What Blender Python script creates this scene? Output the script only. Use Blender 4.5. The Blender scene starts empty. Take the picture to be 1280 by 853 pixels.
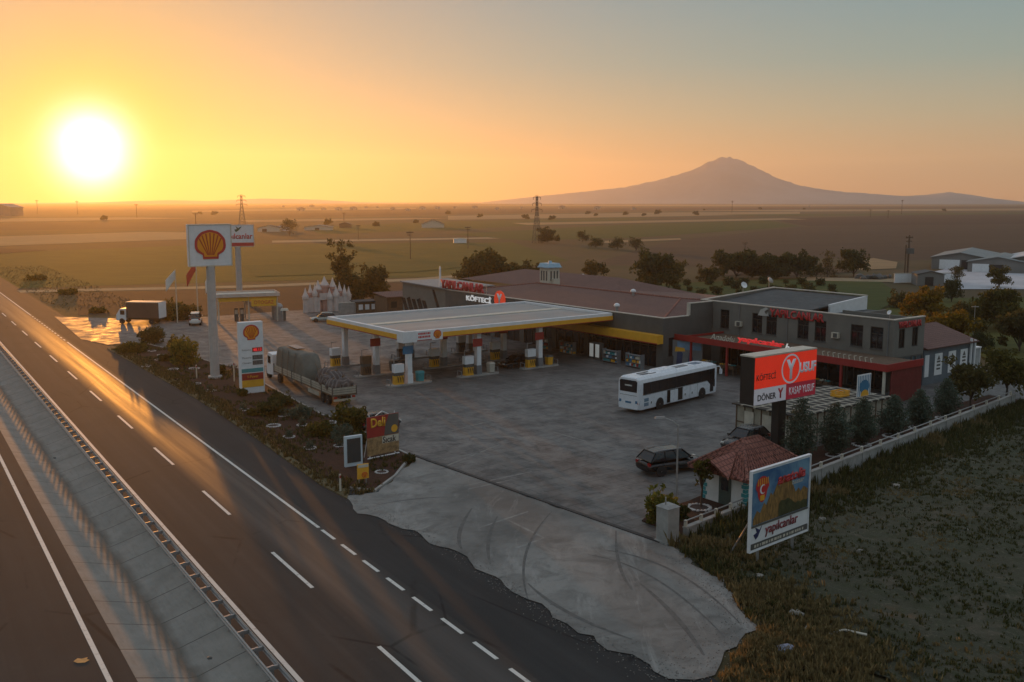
import bpy, bmesh, math, random
from mathutils import Vector, Matrix, noise as mnoise
R = math.radians
random.seed(7)
sc = bpy.context.scene
COL = sc.collection

# ---------------------------------------------------------------- camera
CAMH = 20.0
FPX = 1230.0
PITCH = math.atan((426.5 - 249.5) / FPX)
cam = bpy.data.cameras.new('camera')
cam.sensor_width = 36.0
cam.lens = FPX / 1280.0 * 36.0
cam.clip_start = 0.5
cam.clip_end = 60000
camo = bpy.data.objects.new('camera', cam)
COL.objects.link(camo)
camo.location = (0, 0, CAMH)
camo.rotation_euler = (math.pi / 2 - PITCH, 0, 0)
sc.camera = camo

# ---------------------------------------------------------------- sun and sky
SUN_EL, SUN_AZ = R(2.57), R(-22.8)
SUN = Vector((math.sin(SUN_AZ) * math.cos(SUN_EL), math.cos(SUN_AZ) * math.cos(SUN_EL), math.sin(SUN_EL)))
sl = bpy.data.lights.new('sun', 'SUN')
sl.energy = 3.3
sl.angle = R(0.53)
sl.color = (1.0, 0.37, 0.05)
so = bpy.data.objects.new('sun', sl)
COL.objects.link(so)
so.rotation_euler = (-SUN).to_track_quat('-Z', 'Y').to_euler()

w = bpy.data.worlds.new('World')
sc.world = w
w.use_nodes = True
wn, wl = w.node_tree.nodes, w.node_tree.links
wn.clear()

def wnode(t, **kw):
    n = wn.new(t)
    for k, v in kw.items():
        setattr(n, k, v)
    return n

def wmath(op, a, b=None, c=None):
    n = wnode('ShaderNodeMath', operation=op)
    for i, x in enumerate((a, b, c)):
        if x is None:
            continue
        if isinstance(x, (int, float)):
            n.inputs[i].default_value = x
        else:
            wl.new(x, n.inputs[i])
    return n.outputs[0]

def wadd(a, b):
    n = wnode('ShaderNodeMix', data_type='RGBA', blend_type='ADD')
    n.inputs[0].default_value = 1.0
    wl.new(a, n.inputs[6]); wl.new(b, n.inputs[7])
    return n.outputs[2]

def wscale(fac, col):
    n = wnode('ShaderNodeVectorMath', operation='SCALE')
    n.inputs[0].default_value = col
    wl.new(fac, n.inputs['Scale'])
    return n.outputs[0]

tc = wnode('ShaderNodeTexCoord')
nrm = wnode('ShaderNodeVectorMath', operation='NORMALIZE')
wl.new(tc.outputs['Generated'], nrm.inputs[0])
dotn = wnode('ShaderNodeVectorMath', operation='DOT_PRODUCT')
wl.new(nrm.outputs[0], dotn.inputs[0])
dotn.inputs[1].default_value = SUN
dot = wmath('MAXIMUM', dotn.outputs['Value'], 0.0)
sep = wnode('ShaderNodeSeparateXYZ')
wl.new(nrm.outputs[0], sep.inputs[0])
elev = wmath('MAXIMUM', sep.outputs['Z'], 0.0)
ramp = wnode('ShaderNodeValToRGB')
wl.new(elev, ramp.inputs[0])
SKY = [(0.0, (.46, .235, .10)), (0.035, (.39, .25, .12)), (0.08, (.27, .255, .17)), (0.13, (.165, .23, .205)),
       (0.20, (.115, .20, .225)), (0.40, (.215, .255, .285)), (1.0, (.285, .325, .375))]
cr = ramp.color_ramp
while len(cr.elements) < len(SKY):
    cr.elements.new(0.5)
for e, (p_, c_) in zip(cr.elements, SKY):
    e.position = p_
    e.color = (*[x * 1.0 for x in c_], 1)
nish = wnode('ShaderNodeTexSky', sky_type='NISHITA')
nish.sun_disc = False
nish.sun_elevation = SUN_EL
nish.sun_rotation = SUN_AZ
nish.dust_density = 3.0
nish.altitude = 1000
nsc = wnode('ShaderNodeVectorMath', operation='SCALE')
wl.new(nish.outputs[0], nsc.inputs[0])
nsc.inputs['Scale'].default_value = 0.05
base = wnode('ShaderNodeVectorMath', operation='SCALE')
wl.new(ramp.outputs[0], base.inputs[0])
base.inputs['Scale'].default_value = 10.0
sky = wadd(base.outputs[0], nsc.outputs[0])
def wmixc(fac, a, col):
    n = wnode('ShaderNodeMix', data_type='RGBA')
    wl.new(fac, n.inputs[0]); wl.new(a, n.inputs[6]); n.inputs[7].default_value = (*col, 1)
    return n.outputs[2]
# the aureole of the low sun: golden, widening and reddening away from it
sky = wmixc(wmath('MULTIPLY', wmath('POWER', dot, 24.0), .35), sky, (4.0, 2.25, .6))
sky = wmixc(wmath('MULTIPLY', wmath('POWER', dot, 120.0), .60), sky, (5.6, 3.2, .55))
sky = wmixc(wmath('MULTIPLY', wmath('POWER', dot, 600.0), .8), sky, (7.6, 5.9, .6))
sky = wadd(sky, wscale(wmath('POWER', dot, 2500.0), (20, 19, 24)))
bg = wnode('ShaderNodeBackground')
bg.inputs['Strength'].default_value = 0.1
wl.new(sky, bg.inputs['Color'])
wo = wnode('ShaderNodeOutputWorld')
wl.new(bg.outputs[0], wo.inputs['Surface'])

sc.view_settings.view_transform = 'Standard'
sc.view_settings.look = 'None'
sc.view_settings.exposure = 0.6
sc.view_settings.gamma = 1.0
sc.view_settings.use_curve_mapping = False
sc.render.engine = 'CYCLES'
sc.cycles.use_denoising = True
sc.cycles.max_bounces = 6
sc.cycles.diffuse_bounces = 3
sc.cycles.glossy_bounces = 3
sc.cycles.transparent_max_bounces = 8
sc.cycles.volume_bounces = 0
sc.cycles.caustics_reflective = False
sc.cycles.caustics_refractive = False
sc.cycles.sample_clamp_indirect = 4.0

# ---------------------------------------------------------------- placing
def G(px, py, z=0.0):
    """point of the plane at height z seen at a photograph pixel (used once, to survey the site)"""
    a = (px - 640) / FPX
    b = (426.5 - py) / FPX
    cp, sp = math.cos(PITCH), math.sin(PITCH)
    t = (z - CAMH) / (b * cp - sp)
    return Vector((a * t, (cp + b * sp) * t, z))

def height_at(px, yb, yt):
    g = G(px, yb)
    b = (426.5 - yt) / FPX
    cp, sp = math.cos(PITCH), math.sin(PITCH)
    return CAMH + g.y * (b * cp - sp) / (cp + b * sp)

ST_A, RD_A = R(-37.0), R(-32.7)
SU, SV = Vector((math.sin(ST_A), math.cos(ST_A), 0)), Vector((math.cos(ST_A), -math.sin(ST_A), 0))
RD, RN = Vector((math.sin(RD_A), math.cos(RD_A), 0)), Vector((math.cos(RD_A), -math.sin(RD_A), 0))
RZ_ST, RZ_RD = R(37.0), R(32.7)
RZ_FRONT = R(37.0 - 90.0)

def ST(s, t, z=0.0):
    return SU * s + SV * t + Vector((0, 0, z))

def RO(s, t, z=0.0):
    return RD * s + RN * t + Vector((0, 0, z))

# ---------------------------------------------------------------- materials
MATS = {}
def _mix(nt, fac, a, b, blend='MIX'):
    n = nt.nodes.new('ShaderNodeMix')
    n.data_type = 'RGBA'
    n.blend_type = blend
    for sock, v in ((n.inputs[0], fac), (n.inputs[6], a), (n.inputs[7], b)):
        if isinstance(v, (int, float)):
            sock.default_value = v
        elif isinstance(v, (tuple, list)):
            sock.default_value = (*v[:3], 1)
        else:
            nt.links.new(v, sock)
    return n.outputs[2]

def _noise(nt, scale, detail=4, rough=.6, vec=None, dist=0.0):
    n = nt.nodes.new('ShaderNodeTexNoise')
    n.inputs['Scale'].default_value = scale
    n.inputs['Detail'].default_value = detail
    n.inputs['Roughness'].default_value = rough
    n.inputs['Distortion'].default_value = dist
    if vec is not None:
        nt.links.new(vec, n.inputs['Vector'])
    return n.outputs['Fac']

def _coord(nt, scale=(1, 1, 1), rot=0.0):
    t = nt.nodes.new('ShaderNodeTexCoord')
    m = nt.nodes.new('ShaderNodeMapping')
    m.inputs['Scale'].default_value = scale
    m.inputs['Rotation'].default_value = (0, 0, rot)
    nt.links.new(t.outputs['Object'], m.inputs['Vector'])
    return m.outputs[0]

def _range(nt, v, a, b, c=0.0, d=1.0):
    n = nt.nodes.new('ShaderNodeMapRange')
    nt.links.new(v, n.inputs[0])
    for i, x in enumerate((a, b, c, d)):
        n.inputs[i + 1].default_value = x
    return n.outputs[0]

def new_mat(name):
    m = bpy.data.materials.new(name)
    m.use_nodes = True
    MATS[name] = m
    nt = m.node_tree
    return m, nt, nt.nodes['Principled BSDF']

def mat(name, col, rough=.7, var=.18, scale=1.2, metal=0.0, bump=0.0, bscale=20.0, emit=0.0, spec=.5):
    """plain surface with uneven colour, roughness and an optional relief"""
    if name in MATS:
        return MATS[name]
    m, nt, b = new_mat(name)
    v = _coord(nt)
    n1 = _noise(nt, scale, 5, .65, v)
    dark = tuple(c * (1 - var) for c in col)
    lite = tuple(min(1, c * (1 + var)) for c in col)
    c = _mix(nt, _range(nt, n1, .3, .7), dark, lite)
    nt.links.new(c, b.inputs['Base Color'])
    n2 = _noise(nt, scale * 3.1, 3, .6, v)
    nt.links.new(_range(nt, n2, .3, .7, max(.03, rough - .08), min(1, rough + .08)), b.inputs['Roughness'])
    b.inputs['Metallic'].default_value = metal
    b.inputs['Specular IOR Level'].default_value = spec
    if emit:
        nt.links.new(c, b.inputs['Emission Color'])
        b.inputs['Emission Strength'].default_value = emit
    if bump:
        bn = nt.nodes.new('ShaderNodeBump')
        bn.inputs['Strength'].default_value = bump
        bn.inputs['Distance'].default_value = .05
        nt.links.new(_noise(nt, bscale, 4, .6, v), bn.inputs['Height'])
        nt.links.new(bn.outputs[0], b.inputs['Normal'])
    return m

def leaf_mat(name, a, b_, c_=None, trans=.5):
    """each leaf clump its own shade, some light passing through"""
    if name in MATS:
        return MATS[name]
    m, nt, b = new_mat(name)
    g = nt.nodes.new('ShaderNodeNewGeometry')
    r = nt.nodes.new('ShaderNodeValToRGB')
    nt.links.new(g.outputs['Random Per Island'], r.inputs[0])
    r.color_ramp.elements[0].color = (*a, 1)
    r.color_ramp.elements[1].color = (*b_, 1)
    if c_:
        e = r.color_ramp.elements.new(.85)
        e.color = (*b_, 1)
        r.color_ramp.elements[2].color = (*c_, 1)
    nt.links.new(r.outputs[0], b.inputs['Base Color'])
    b.inputs['Roughness'].default_value = .75
    b.inputs['Specular IOR Level'].default_value = .2
    tr = nt.nodes.new('ShaderNodeBsdfTranslucent')
    nt.links.new(r.outputs[0], tr.inputs['Color'])
    mx = nt.nodes.new('ShaderNodeMixShader')
    mx.inputs[0].default_value = trans
    nt.links.new(b.outputs[0], mx.inputs[1])
    nt.links.new(tr.outputs[0], mx.inputs[2])
    nt.links.new(mx.outputs[0], nt.nodes['Material Output'].inputs['Surface'])
    return m

# ---------------------------------------------------------------- mesh helpers
class MB:
    def __init__(s):
        s.v = []; s.f = []; s.mi = []
    def add(s, vs, fs, mi=0):
        o = len(s.v)
        s.v += [tuple(x) for x in vs]
        s.f += [tuple(i + o for i in f) for f in fs]
        s.mi += [mi] * len(fs)
        return s
    def box(s, x0, x1, y0, y1, z0, z1, mi=0):
        vs = [(x0, y0, z0), (x1, y0, z0), (x1, y1, z0), (x0, y1, z0), (x0, y0, z1), (x1, y0, z1), (x1, y1, z1), (x0, y1, z1)]
        return s.add(vs, [(3, 2, 1, 0), (4, 5, 6, 7), (0, 1, 5, 4), (1, 2, 6, 5), (2, 3, 7, 6), (3, 0, 4, 7)], mi)
    def frustum(s, a, b, z0, z1, mi=0):
        """a, b = (x0,x1,y0,y1) below and above"""
        vs = []
        for (x0, x1, y0, y1), z in ((a, z0), (b, z1)):
            vs += [(x0, y0, z), (x1, y0, z), (x1, y1, z), (x0, y1, z)]
        return s.add(vs, [(3, 2, 1, 0), (4, 5, 6, 7), (0, 1, 5, 4), (1, 2, 6, 5), (2, 3, 7, 6), (3, 0, 4, 7)], mi)
    def prism(s, poly, z0, z1, mi=0):
        n = len(poly)
        vs = [(x, y, z0) for x, y in poly] + [(x, y, z1) for x, y in poly]
        fs = [tuple(reversed(range(n))), tuple(range(n, 2 * n))] + [(i, (i + 1) % n, n + (i + 1) % n, n + i) for i in range(n)]
        return s.add(vs, fs, mi)
    def xprism(s, poly, y0, y1, mi=0):
        """poly in x,z pushed along y"""
        n = len(poly)
        vs = [(x, y0, z) for x, z in poly] + [(x, y1, z) for x, z in poly]
        fs = [tuple(range(n)), tuple(reversed(range(n, 2 * n)))] + [(n + i, n + (i + 1) % n, (i + 1) % n, i) for i in range(n)]
        return s.add(vs, fs, mi)
    def yprism(s, poly, x0, x1, mi=0):
        """poly in y,z pushed along x"""
        n = len(poly)
        vs = [(x0, y, z) for y, z in poly] + [(x1, y, z) for y, z in poly]
        fs = [tuple(reversed(range(n))), tuple(range(n, 2 * n))] + [(i, (i + 1) % n, n + (i + 1) % n, n + i) for i in range(n)]
        return s.add(vs, fs, mi)
    def tube(s, p0, p1, r0, r1=None, n=8, mi=0, caps=True):
        r1 = r0 if r1 is None else r1
        p0, p1 = Vector(p0), Vector(p1)
        d = (p1 - p0).normalized()
        a = d.orthogonal().normalized(); b = d.cross(a)
        vs = []
        for p, r in ((p0, r0), (p1, r1)):
            for i in range(n):
                t = 2 * math.pi * i / n
                vs.append(p + (a * math.cos(t) + b * math.sin(t)) * r)
        fs = [(i, (i + 1) % n, n + (i + 1) % n, n + i) for i in range(n)]
        if caps:
            fs += [tuple(reversed(range(n))), tuple(range(n, 2 * n))]
        return s.add(vs, fs, mi)
    def path(s, pts, r, n=6, mi=0):
        for a, b in zip(pts, pts[1:]):
            s.tube(a, b, r, r, n, mi)
        return s
    def lathe(s, prof, n=14, c=(0, 0), mi=0):
        vs = []
        for r, z in prof:
            for i in range(n):
                t = 2 * math.pi * i / n
                vs.append((c[0] + r * math.cos(t), c[1] + r * math.sin(t), z))
        fs = []
        for k in range(len(prof) - 1):
            for i in range(n):
                fs.append((k * n + i, k * n + (i + 1) % n, (k + 1) * n + (i + 1) % n, (k + 1) * n + i))
        fs += [tuple(reversed(range(n))), tuple(range((len(prof) - 1) * n, len(prof) * n))]
        return s.add(vs, fs, mi)
    def loft(s, rings, mi=0):
        n = len(rings[0]); vs = [p for r in rings for p in r]
        fs = []
        for k in range(len(rings) - 1):
            for i in range(n):
                fs.append((k * n + i, k * n + (i + 1) % n, (k + 1) * n + (i + 1) % n, (k + 1) * n + i))
        fs += [tuple(reversed(range(n))), tuple(range((len(rings) - 1) * n, len(rings) * n))]
        return s.add(vs, fs, mi)
    def blob(s, c, r, seed=0, amp=.25, sub=2, mi=0):
        bm = bmesh.new()
        bmesh.ops.create_icosphere(bm, subdivisions=sub, radius=1)
        vs = []
        for v in bm.verts:
            k = 1 + amp * mnoise.noise(v.co * 1.7 + Vector((seed * 3.1, seed, 0)))
            vs.append((c[0] + v.co.x * r[0] * k, c[1] + v.co.y * r[1] * k, c[2] + v.co.z * r[2] * k))
        fs = [tuple(v.index for v in f.verts) for f in bm.faces]
        bm.free()
        return s.add(vs, fs, mi)
    def build(s, name, mats, parent=None, smooth=False, bevel=0.0):
        me = bpy.data.meshes.new(name)
        me.from_pydata(s.v, [], s.f)
        mats = mats if isinstance(mats, (list, tuple)) else [mats]
        for m in mats:
            me.materials.append(m)
        if len(mats) > 1:
            me.polygons.foreach_set('material_index', s.mi)
        if smooth:
            me.polygons.foreach_set('use_smooth', [True] * len(me.polygons))
        me.validate()
        me.update()
        bm = bmesh.new(); bm.from_mesh(me)
        bmesh.ops.recalc_face_normals(bm, faces=bm.faces)
        bm.to_mesh(me); bm.free()
        o = bpy.data.objects.new(name, me)
        COL.objects.link(o)
        if parent:
            o.parent = parent
        if bevel:
            md = o.modifiers.new('bevel', 'BEVEL')
            md.width = bevel; md.segments = 2; md.limit_method = 'ANGLE'
        return o

def tag(o, label, cat, group=None):
    o['label'] = label; o['category'] = cat
    if group:
        o['group'] = group
    return o

def structure(o):
    o['kind'] = 'structure'
    return o

def thing(name, label, cat, loc=(0, 0, 0), rz=0.0, group=None, tilt=(0, 0)):
    o = bpy.data.objects.new(name, None)
    o.empty_display_size = .5
    COL.objects.link(o)
    o.location = loc
    o.rotation_euler = (tilt[0], tilt[1], rz)
    return tag(o, label, cat, group)

def dup(root, loc, rz=None, label=None, scale=None, group=None):
    """a copy of a thing with copies of its parts and sub-parts"""
    r = root.copy(); COL.objects.link(r); r.location = loc
    if rz is not None:
        r.rotation_euler = (root.rotation_euler.x, root.rotation_euler.y, rz)
    if scale is not None:
        r.scale = scale if isinstance(scale, (tuple, list)) else (scale,) * 3
    if label:
        r['label'] = label
    if group:
        r['group'] = group
    for ch in list(root.children):
        c = ch.copy(); COL.objects.link(c); c.parent = r
        for g in ch.children:
            d = g.copy(); COL.objects.link(d); d.parent = c
    return r

def text(name, s, width, height, loc, m, parent, rot=(math.pi / 2, 0, 0), ext=.02, shear=0.0, bold=0.0):
    """raised lettering fitted to width x height, middle at loc, reading along its local x"""
    cu = bpy.data.curves.new(name, 'FONT')
    cu.body = s; cu.size = 1.0; cu.extrude = 0.0; cu.shear = shear; cu.offset = bold
    cu.resolution_u = 3
    tmp = bpy.data.objects.new(name + '_tmp', cu)
    COL.objects.link(tmp)
    bpy.context.view_layer.update()
    me = bpy.data.meshes.new_from_object(tmp.evaluated_get(bpy.context.evaluated_depsgraph_get()))
    bpy.data.objects.remove(tmp); bpy.data.curves.remove(cu)
    xs = [v.co.x for v in me.vertices]; ys = [v.co.y for v in me.vertices]
    x0, x1, y0, y1 = min(xs), max(xs), min(ys), max(ys)
    for v in me.vertices:
        v.co.x = (v.co.x - (x0 + x1) / 2) * width / (x1 - x0)
        v.co.y = (v.co.y - (y0 + y1) / 2) * height / (y1 - y0)
        v.co.z = 0
    if ext:
        bm = bmesh.new(); bm.from_mesh(me)
        bmesh.ops.remove_doubles(bm, verts=bm.verts, dist=1e-5)
        r = bmesh.ops.extrude_face_region(bm, geom=list(bm.faces))
        bmesh.ops.translate(bm, verts=[g for g in r['geom'] if isinstance(g, bmesh.types.BMVert)], vec=(0, 0, ext))
        bmesh.ops.recalc_face_normals(bm, faces=bm.faces)
        bm.to_mesh(me); bm.free()
    me.name = name
    me.materials.clear(); me.materials.append(m)
    o = bpy.data.objects.new(name, me)
    COL.objects.link(o)
    o.parent = parent
    o.location = loc
    o.rotation_euler = rot
    return o
# ---------------------------------------------------------------- the setting
def ground_mat(name, a, b_, c_, s1=.02, s2=.9, rough=.95, stretch=None, rot=0.0, bump=.6, bs=3.0):
    m, nt, b = new_mat(name)
    v = _coord(nt, stretch or (1, 1, 1), rot)
    n1 = _noise(nt, s1, 6, .65, v)
    n2 = _noise(nt, s2, 6, .7, v)
    c = _mix(nt, _range(nt, n1, .35, .65), a, b_)
    c = _mix(nt, _range(nt, n2, .42, .72), c, c_)
    nt.links.new(c, b.inputs['Base Color'])
    b.inputs['Roughness'].default_value = rough
    b.inputs['Specular IOR Level'].default_value = .15
    bn = nt.nodes.new('ShaderNodeBump')
    bn.inputs['Strength'].default_value = bump
    bn.inputs['Distance'].default_value = .15
    nt.links.new(_noise(nt, bs, 5, .7, v), bn.inputs['Height'])
    nt.links.new(bn.outputs[0], b.inputs['Normal'])
    return m

m_terrain = ground_mat('terrain_soil', (.075, .056, .032), (.10, .074, .04), (.062, .06, .025), .004, .03)
FAR = 6000
def strip(name, prof, s0, s1, m, kind=True, ns=1):
    """a long sheet along the highway; prof = (t, z) points"""
    mb = MB()
    vs, fs = [], []
    n = len(prof)
    for k in range(ns + 1):
        s_ = s0 + (s1 - s0) * k / ns
        vs += [(t, s_, z) for t, z in prof]
    for k in range(ns):
        fs += [(k * n + i, k * n + i + 1, (k + 1) * n + i + 1, (k + 1) * n + i) for i in range(n - 1)]
    mb.add(vs, fs)
    o = mb.build(name, m)
    o.rotation_euler.z = RZ_RD
    return structure(o) if kind else o

strip('ground', [(-FAR, -.06), (7.3, -.06), (7.35, -1.2), (12.7, -1.2), (12.75, -.06), (FAR, -.06)], -FAR, FAR, m_terrain)

# asphalt: dull and rough, the right-hand lane polished by lorry tyres
def asphalt(name, lane_mid, lane_half, base=.033, tint=(1.06, 1, .95)):
    m, nt, b = new_mat(name)
    v = _coord(nt)
    vs_ = _coord(nt, (1.0, .02, 1))
    streak = _noise(nt, 1.1, 4, .6, vs_)
    patch = _noise(nt, .12, 5, .65, v)
    grain = _noise(nt, 22, 2, .6, v)
    col = [base * t for t in tint]
    c = _mix(nt, _range(nt, streak, .3, .7), [x * .75 for x in col], [x * 1.3 for x in col])
    c = _mix(nt, _range(nt, patch, .45, .7, 0, .6), c, [x * .7 for x in col])
    c = _mix(nt, _range(nt, grain, .55, .75, 0, .5), c, [x * 2.0 for x in col])
    sx = nt.nodes.new('ShaderNodeSeparateXYZ')
    tcn = nt.nodes.new('ShaderNodeTexCoord')
    nt.links.new(tcn.outputs['Object'], sx.inputs[0])
    d = nt.nodes.new('ShaderNodeMath'); d.operation = 'SUBTRACT'
    nt.links.new(sx.outputs['X'], d.inputs[0]); d.inputs[1].default_value = lane_mid
    ab = nt.nodes.new('ShaderNodeMath'); ab.operation = 'ABSOLUTE'
    nt.links.new(d.outputs[0], ab.inputs[0])
    worn = _range(nt, ab.outputs[0], lane_half + .35, lane_half - 1.0)
    wear = nt.nodes.new('ShaderNodeMath'); wear.operation = 'MULTIPLY'
    nt.links.new(worn, wear.inputs[0]); nt.links.new(_range(nt, streak, .2, .75, .45, 1.0), wear.inputs[1])
    nt.links.new(_range(nt, wear.outputs[0], 0, 1, .84, .47), b.inputs['Roughness'])
    c = _mix(nt, _range(nt, wear.outputs[0], 0, 1, 0, .5), c, [x * 1.5 for x in col])
    vor = nt.nodes.new('ShaderNodeTexVoronoi'); vor.feature = 'DISTANCE_TO_EDGE'
    vor.inputs['Scale'].default_value = .16
    nt.links.new(_coord(nt, (1.0, .45, 1)), vor.inputs['Vector'])
    crk = nt.nodes.new('ShaderNodeMath'); crk.operation = 'MULTIPLY'
    nt.links.new(_range(nt, vor.outputs['Distance'], .012, .004), crk.inputs[0])
    nt.links.new(_range(nt, patch, .48, .56), crk.inputs[1])
    c = _mix(nt, crk.outputs[0], c, [x * .35 for x in col])
    c = _mix(nt, _range(nt, _noise(nt, .7, 6, .75, v), .62, .74, 0, .5), c, [x * 1.9 for x in col])
    nt.links.new(c, b.inputs['Base Color'])
    b.inputs['Specular IOR Level'].default_value = .27
    bn = nt.nodes.new('ShaderNodeBump')
    bn.inputs['Strength'].default_value = .25; bn.inputs['Distance'].default_value = .01
    nt.links.new(grain, bn.inputs['Height'])
    nt.links.new(bn.outputs[0], b.inputs['Normal'])
    return m

m_road = asphalt('asphalt', 19.8, 2.0)
m_road_far = asphalt('asphalt_older', -40, 1.0, .031)
m_shoulder = asphalt('asphalt_shoulder', -40, 1.0, .027, (1, 1, 1))
strip('highway', [(12.55, 0), (21.95, 0)], -60, 2600, m_road)
strip('road_shoulder', [(21.95, -.002), (26.25, -.028)], -60, 2600, m_shoulder)
strip('road_shoulder', [(26.25, -.028), (28.3, -.032)], 24, 62, m_shoulder)
strip('opposite_highway', [(-9, -.0), (7.75, 0)], -60, 2600, m_road_far)

m_line, nt, b = new_mat('road_paint')
v = _coord(nt)
c = _mix(nt, _range(nt, _noise(nt, 2.2, 6, .75, v), .55, .70), (.62, .60, .55), (.20, .19, .175))
nt.links.new(c, b.inputs['Base Color']); b.inputs['Roughness'].default_value = .65
def line_mark(t, s0, s1, w_=.17, z=.006):
    return [(t - w_ / 2, s0, z), (t + w_ / 2, s0, z), (t + w_ / 2, s1, z), (t - w_ / 2, s1, z)]
mb = MB()
for k in range(-6, 60):
    s_ = 46.7 + 14.25 * k
    mb.add(line_mark(17.65, s_, s_ + 6.2, .2), [(0, 1, 2, 3)])
mb.add(line_mark(13.5, -60, 1500, .22), [(0, 1, 2, 3)])
mb.add(line_mark(21.5, 55.5, 150, .2), [(0, 1, 2, 3)])
mb.add(line_mark(21.5, 190, 1500, .2), [(0, 1, 2, 3)])
for k in range(26):
    mb.add(line_mark(21.5, 55 - 3.05 * k - 2.0, 55 - 3.05 * k, .2), [(0, 1, 2, 3)])
for k in range(14):
    mb.add(line_mark(21.5, 152 + 2.8 * k, 153.4 + 2.8 * k, .2), [(0, 1, 2, 3)])
mb.add(line_mark(6.77, -60, 1500, .22), [(0, 1, 2, 3)])
for k in range(-6, 40):
    mb.add(line_mark(2.6, 40 + 14.25 * k, 46 + 14.25 * k, .2), [(0, 1, 2, 3)])
o = mb.build('road_marking', m_line); o.rotation_euler.z = RZ_RD; structure(o)

# concrete lined ditch between the carriageways
m, nt, b = new_mat('ditch_concrete')
v = _coord(nt)
sx = nt.nodes.new('ShaderNodeSeparateXYZ'); nt.links.new(v, sx.inputs[0])
wob = nt.nodes.new('ShaderNodeMath'); wob.operation = 'MULTIPLY_ADD'
nt.links.new(_noise(nt, .8, 3, .6, v), wob.inputs[0]); wob.inputs[1].default_value = .12
nt.links.new(sx.outputs['Y'], wob.inputs[2])
fr = nt.nodes.new('ShaderNodeMath'); fr.operation = 'PINGPONG'
nt.links.new(wob.outputs[0], fr.inputs[0]); fr.inputs[1].default_value = 1.6
c = _mix(nt, _range(nt, _noise(nt, .5, 6, .7, v), .3, .7), (.17, .165, .148), (.255, .245, .22))
c = _mix(nt, _range(nt, _noise(nt, 5, 5, .7, _coord(nt, (1, .15, 1))), .5, .75, 0, .5), c, (.13, .12, .10))
c = _mix(nt, _range(nt, fr.outputs[0], .05, .02), c, (.05, .045, .04))
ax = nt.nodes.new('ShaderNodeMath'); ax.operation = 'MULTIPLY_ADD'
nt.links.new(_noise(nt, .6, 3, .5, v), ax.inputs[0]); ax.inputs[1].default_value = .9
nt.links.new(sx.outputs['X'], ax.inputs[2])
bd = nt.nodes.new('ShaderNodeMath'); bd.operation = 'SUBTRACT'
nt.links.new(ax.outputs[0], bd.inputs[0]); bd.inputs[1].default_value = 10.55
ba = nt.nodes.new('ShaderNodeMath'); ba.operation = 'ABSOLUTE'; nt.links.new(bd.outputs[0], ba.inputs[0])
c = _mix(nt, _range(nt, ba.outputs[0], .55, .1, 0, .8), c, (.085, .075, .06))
nt.links.new(c, b.inputs['Base Color']); b.inputs['Roughness'].default_value = .85
bn = nt.nodes.new('ShaderNodeBump'); bn.inputs['Strength'].default_value = .4; bn.inputs['Distance'].default_value = .03
nt.links.new(_noise(nt, 6, 5, .6, v), bn.inputs['Height']); nt.links.new(bn.outputs[0], b.inputs['Normal'])
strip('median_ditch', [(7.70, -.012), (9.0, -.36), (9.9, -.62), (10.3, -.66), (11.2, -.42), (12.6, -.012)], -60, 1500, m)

# the fields of the plain, as wide flat sheets
def sheet(name, pts, z, m, px=True):
    vs = [tuple(G(x, y)) if px else tuple(ST(x, y)) for x, y in pts]
    mb = MB().add([(x, y, z) for x, y, _ in vs], [tuple(range(len(vs)))])
    return structure(mb.build(name, m))

ST_F = (.35, 1, 1)
m_olive = ground_mat('olive_crop', (.066, .076, .018), (.092, .090, .024), (.046, .054, .014), .02, .25, stretch=(.3, 1.2, 1), rot=RZ_ST)
m_brown = ground_mat('ploughed_soil', (.052, .033, .023), (.066, .044, .03), (.04, .027, .02), .01, .2, stretch=(.25, 1, 1), rot=RZ_ST)
m_brown2 = ground_mat('ploughed_dry_soil', (.070, .047, .032), (.086, .060, .038), (.055, .038, .026), .006, .1, stretch=(.2, 1, 1))
m_tan = ground_mat('dry_stubble', (.33, .225, .12), (.27, .185, .10), (.21, .145, .08), .01, .3, stretch=(.3, 1, 1))
m_green = ground_mat('green_crop', (.052, .072, .02), (.068, .082, .022), (.038, .048, .014), .02, .4, stretch=(.3, 1.3, 1))
m_path = ground_mat('dust_track', (.30, .225, .135), (.34, .26, .16), (.22, .17, .11), .05, .6)
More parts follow.
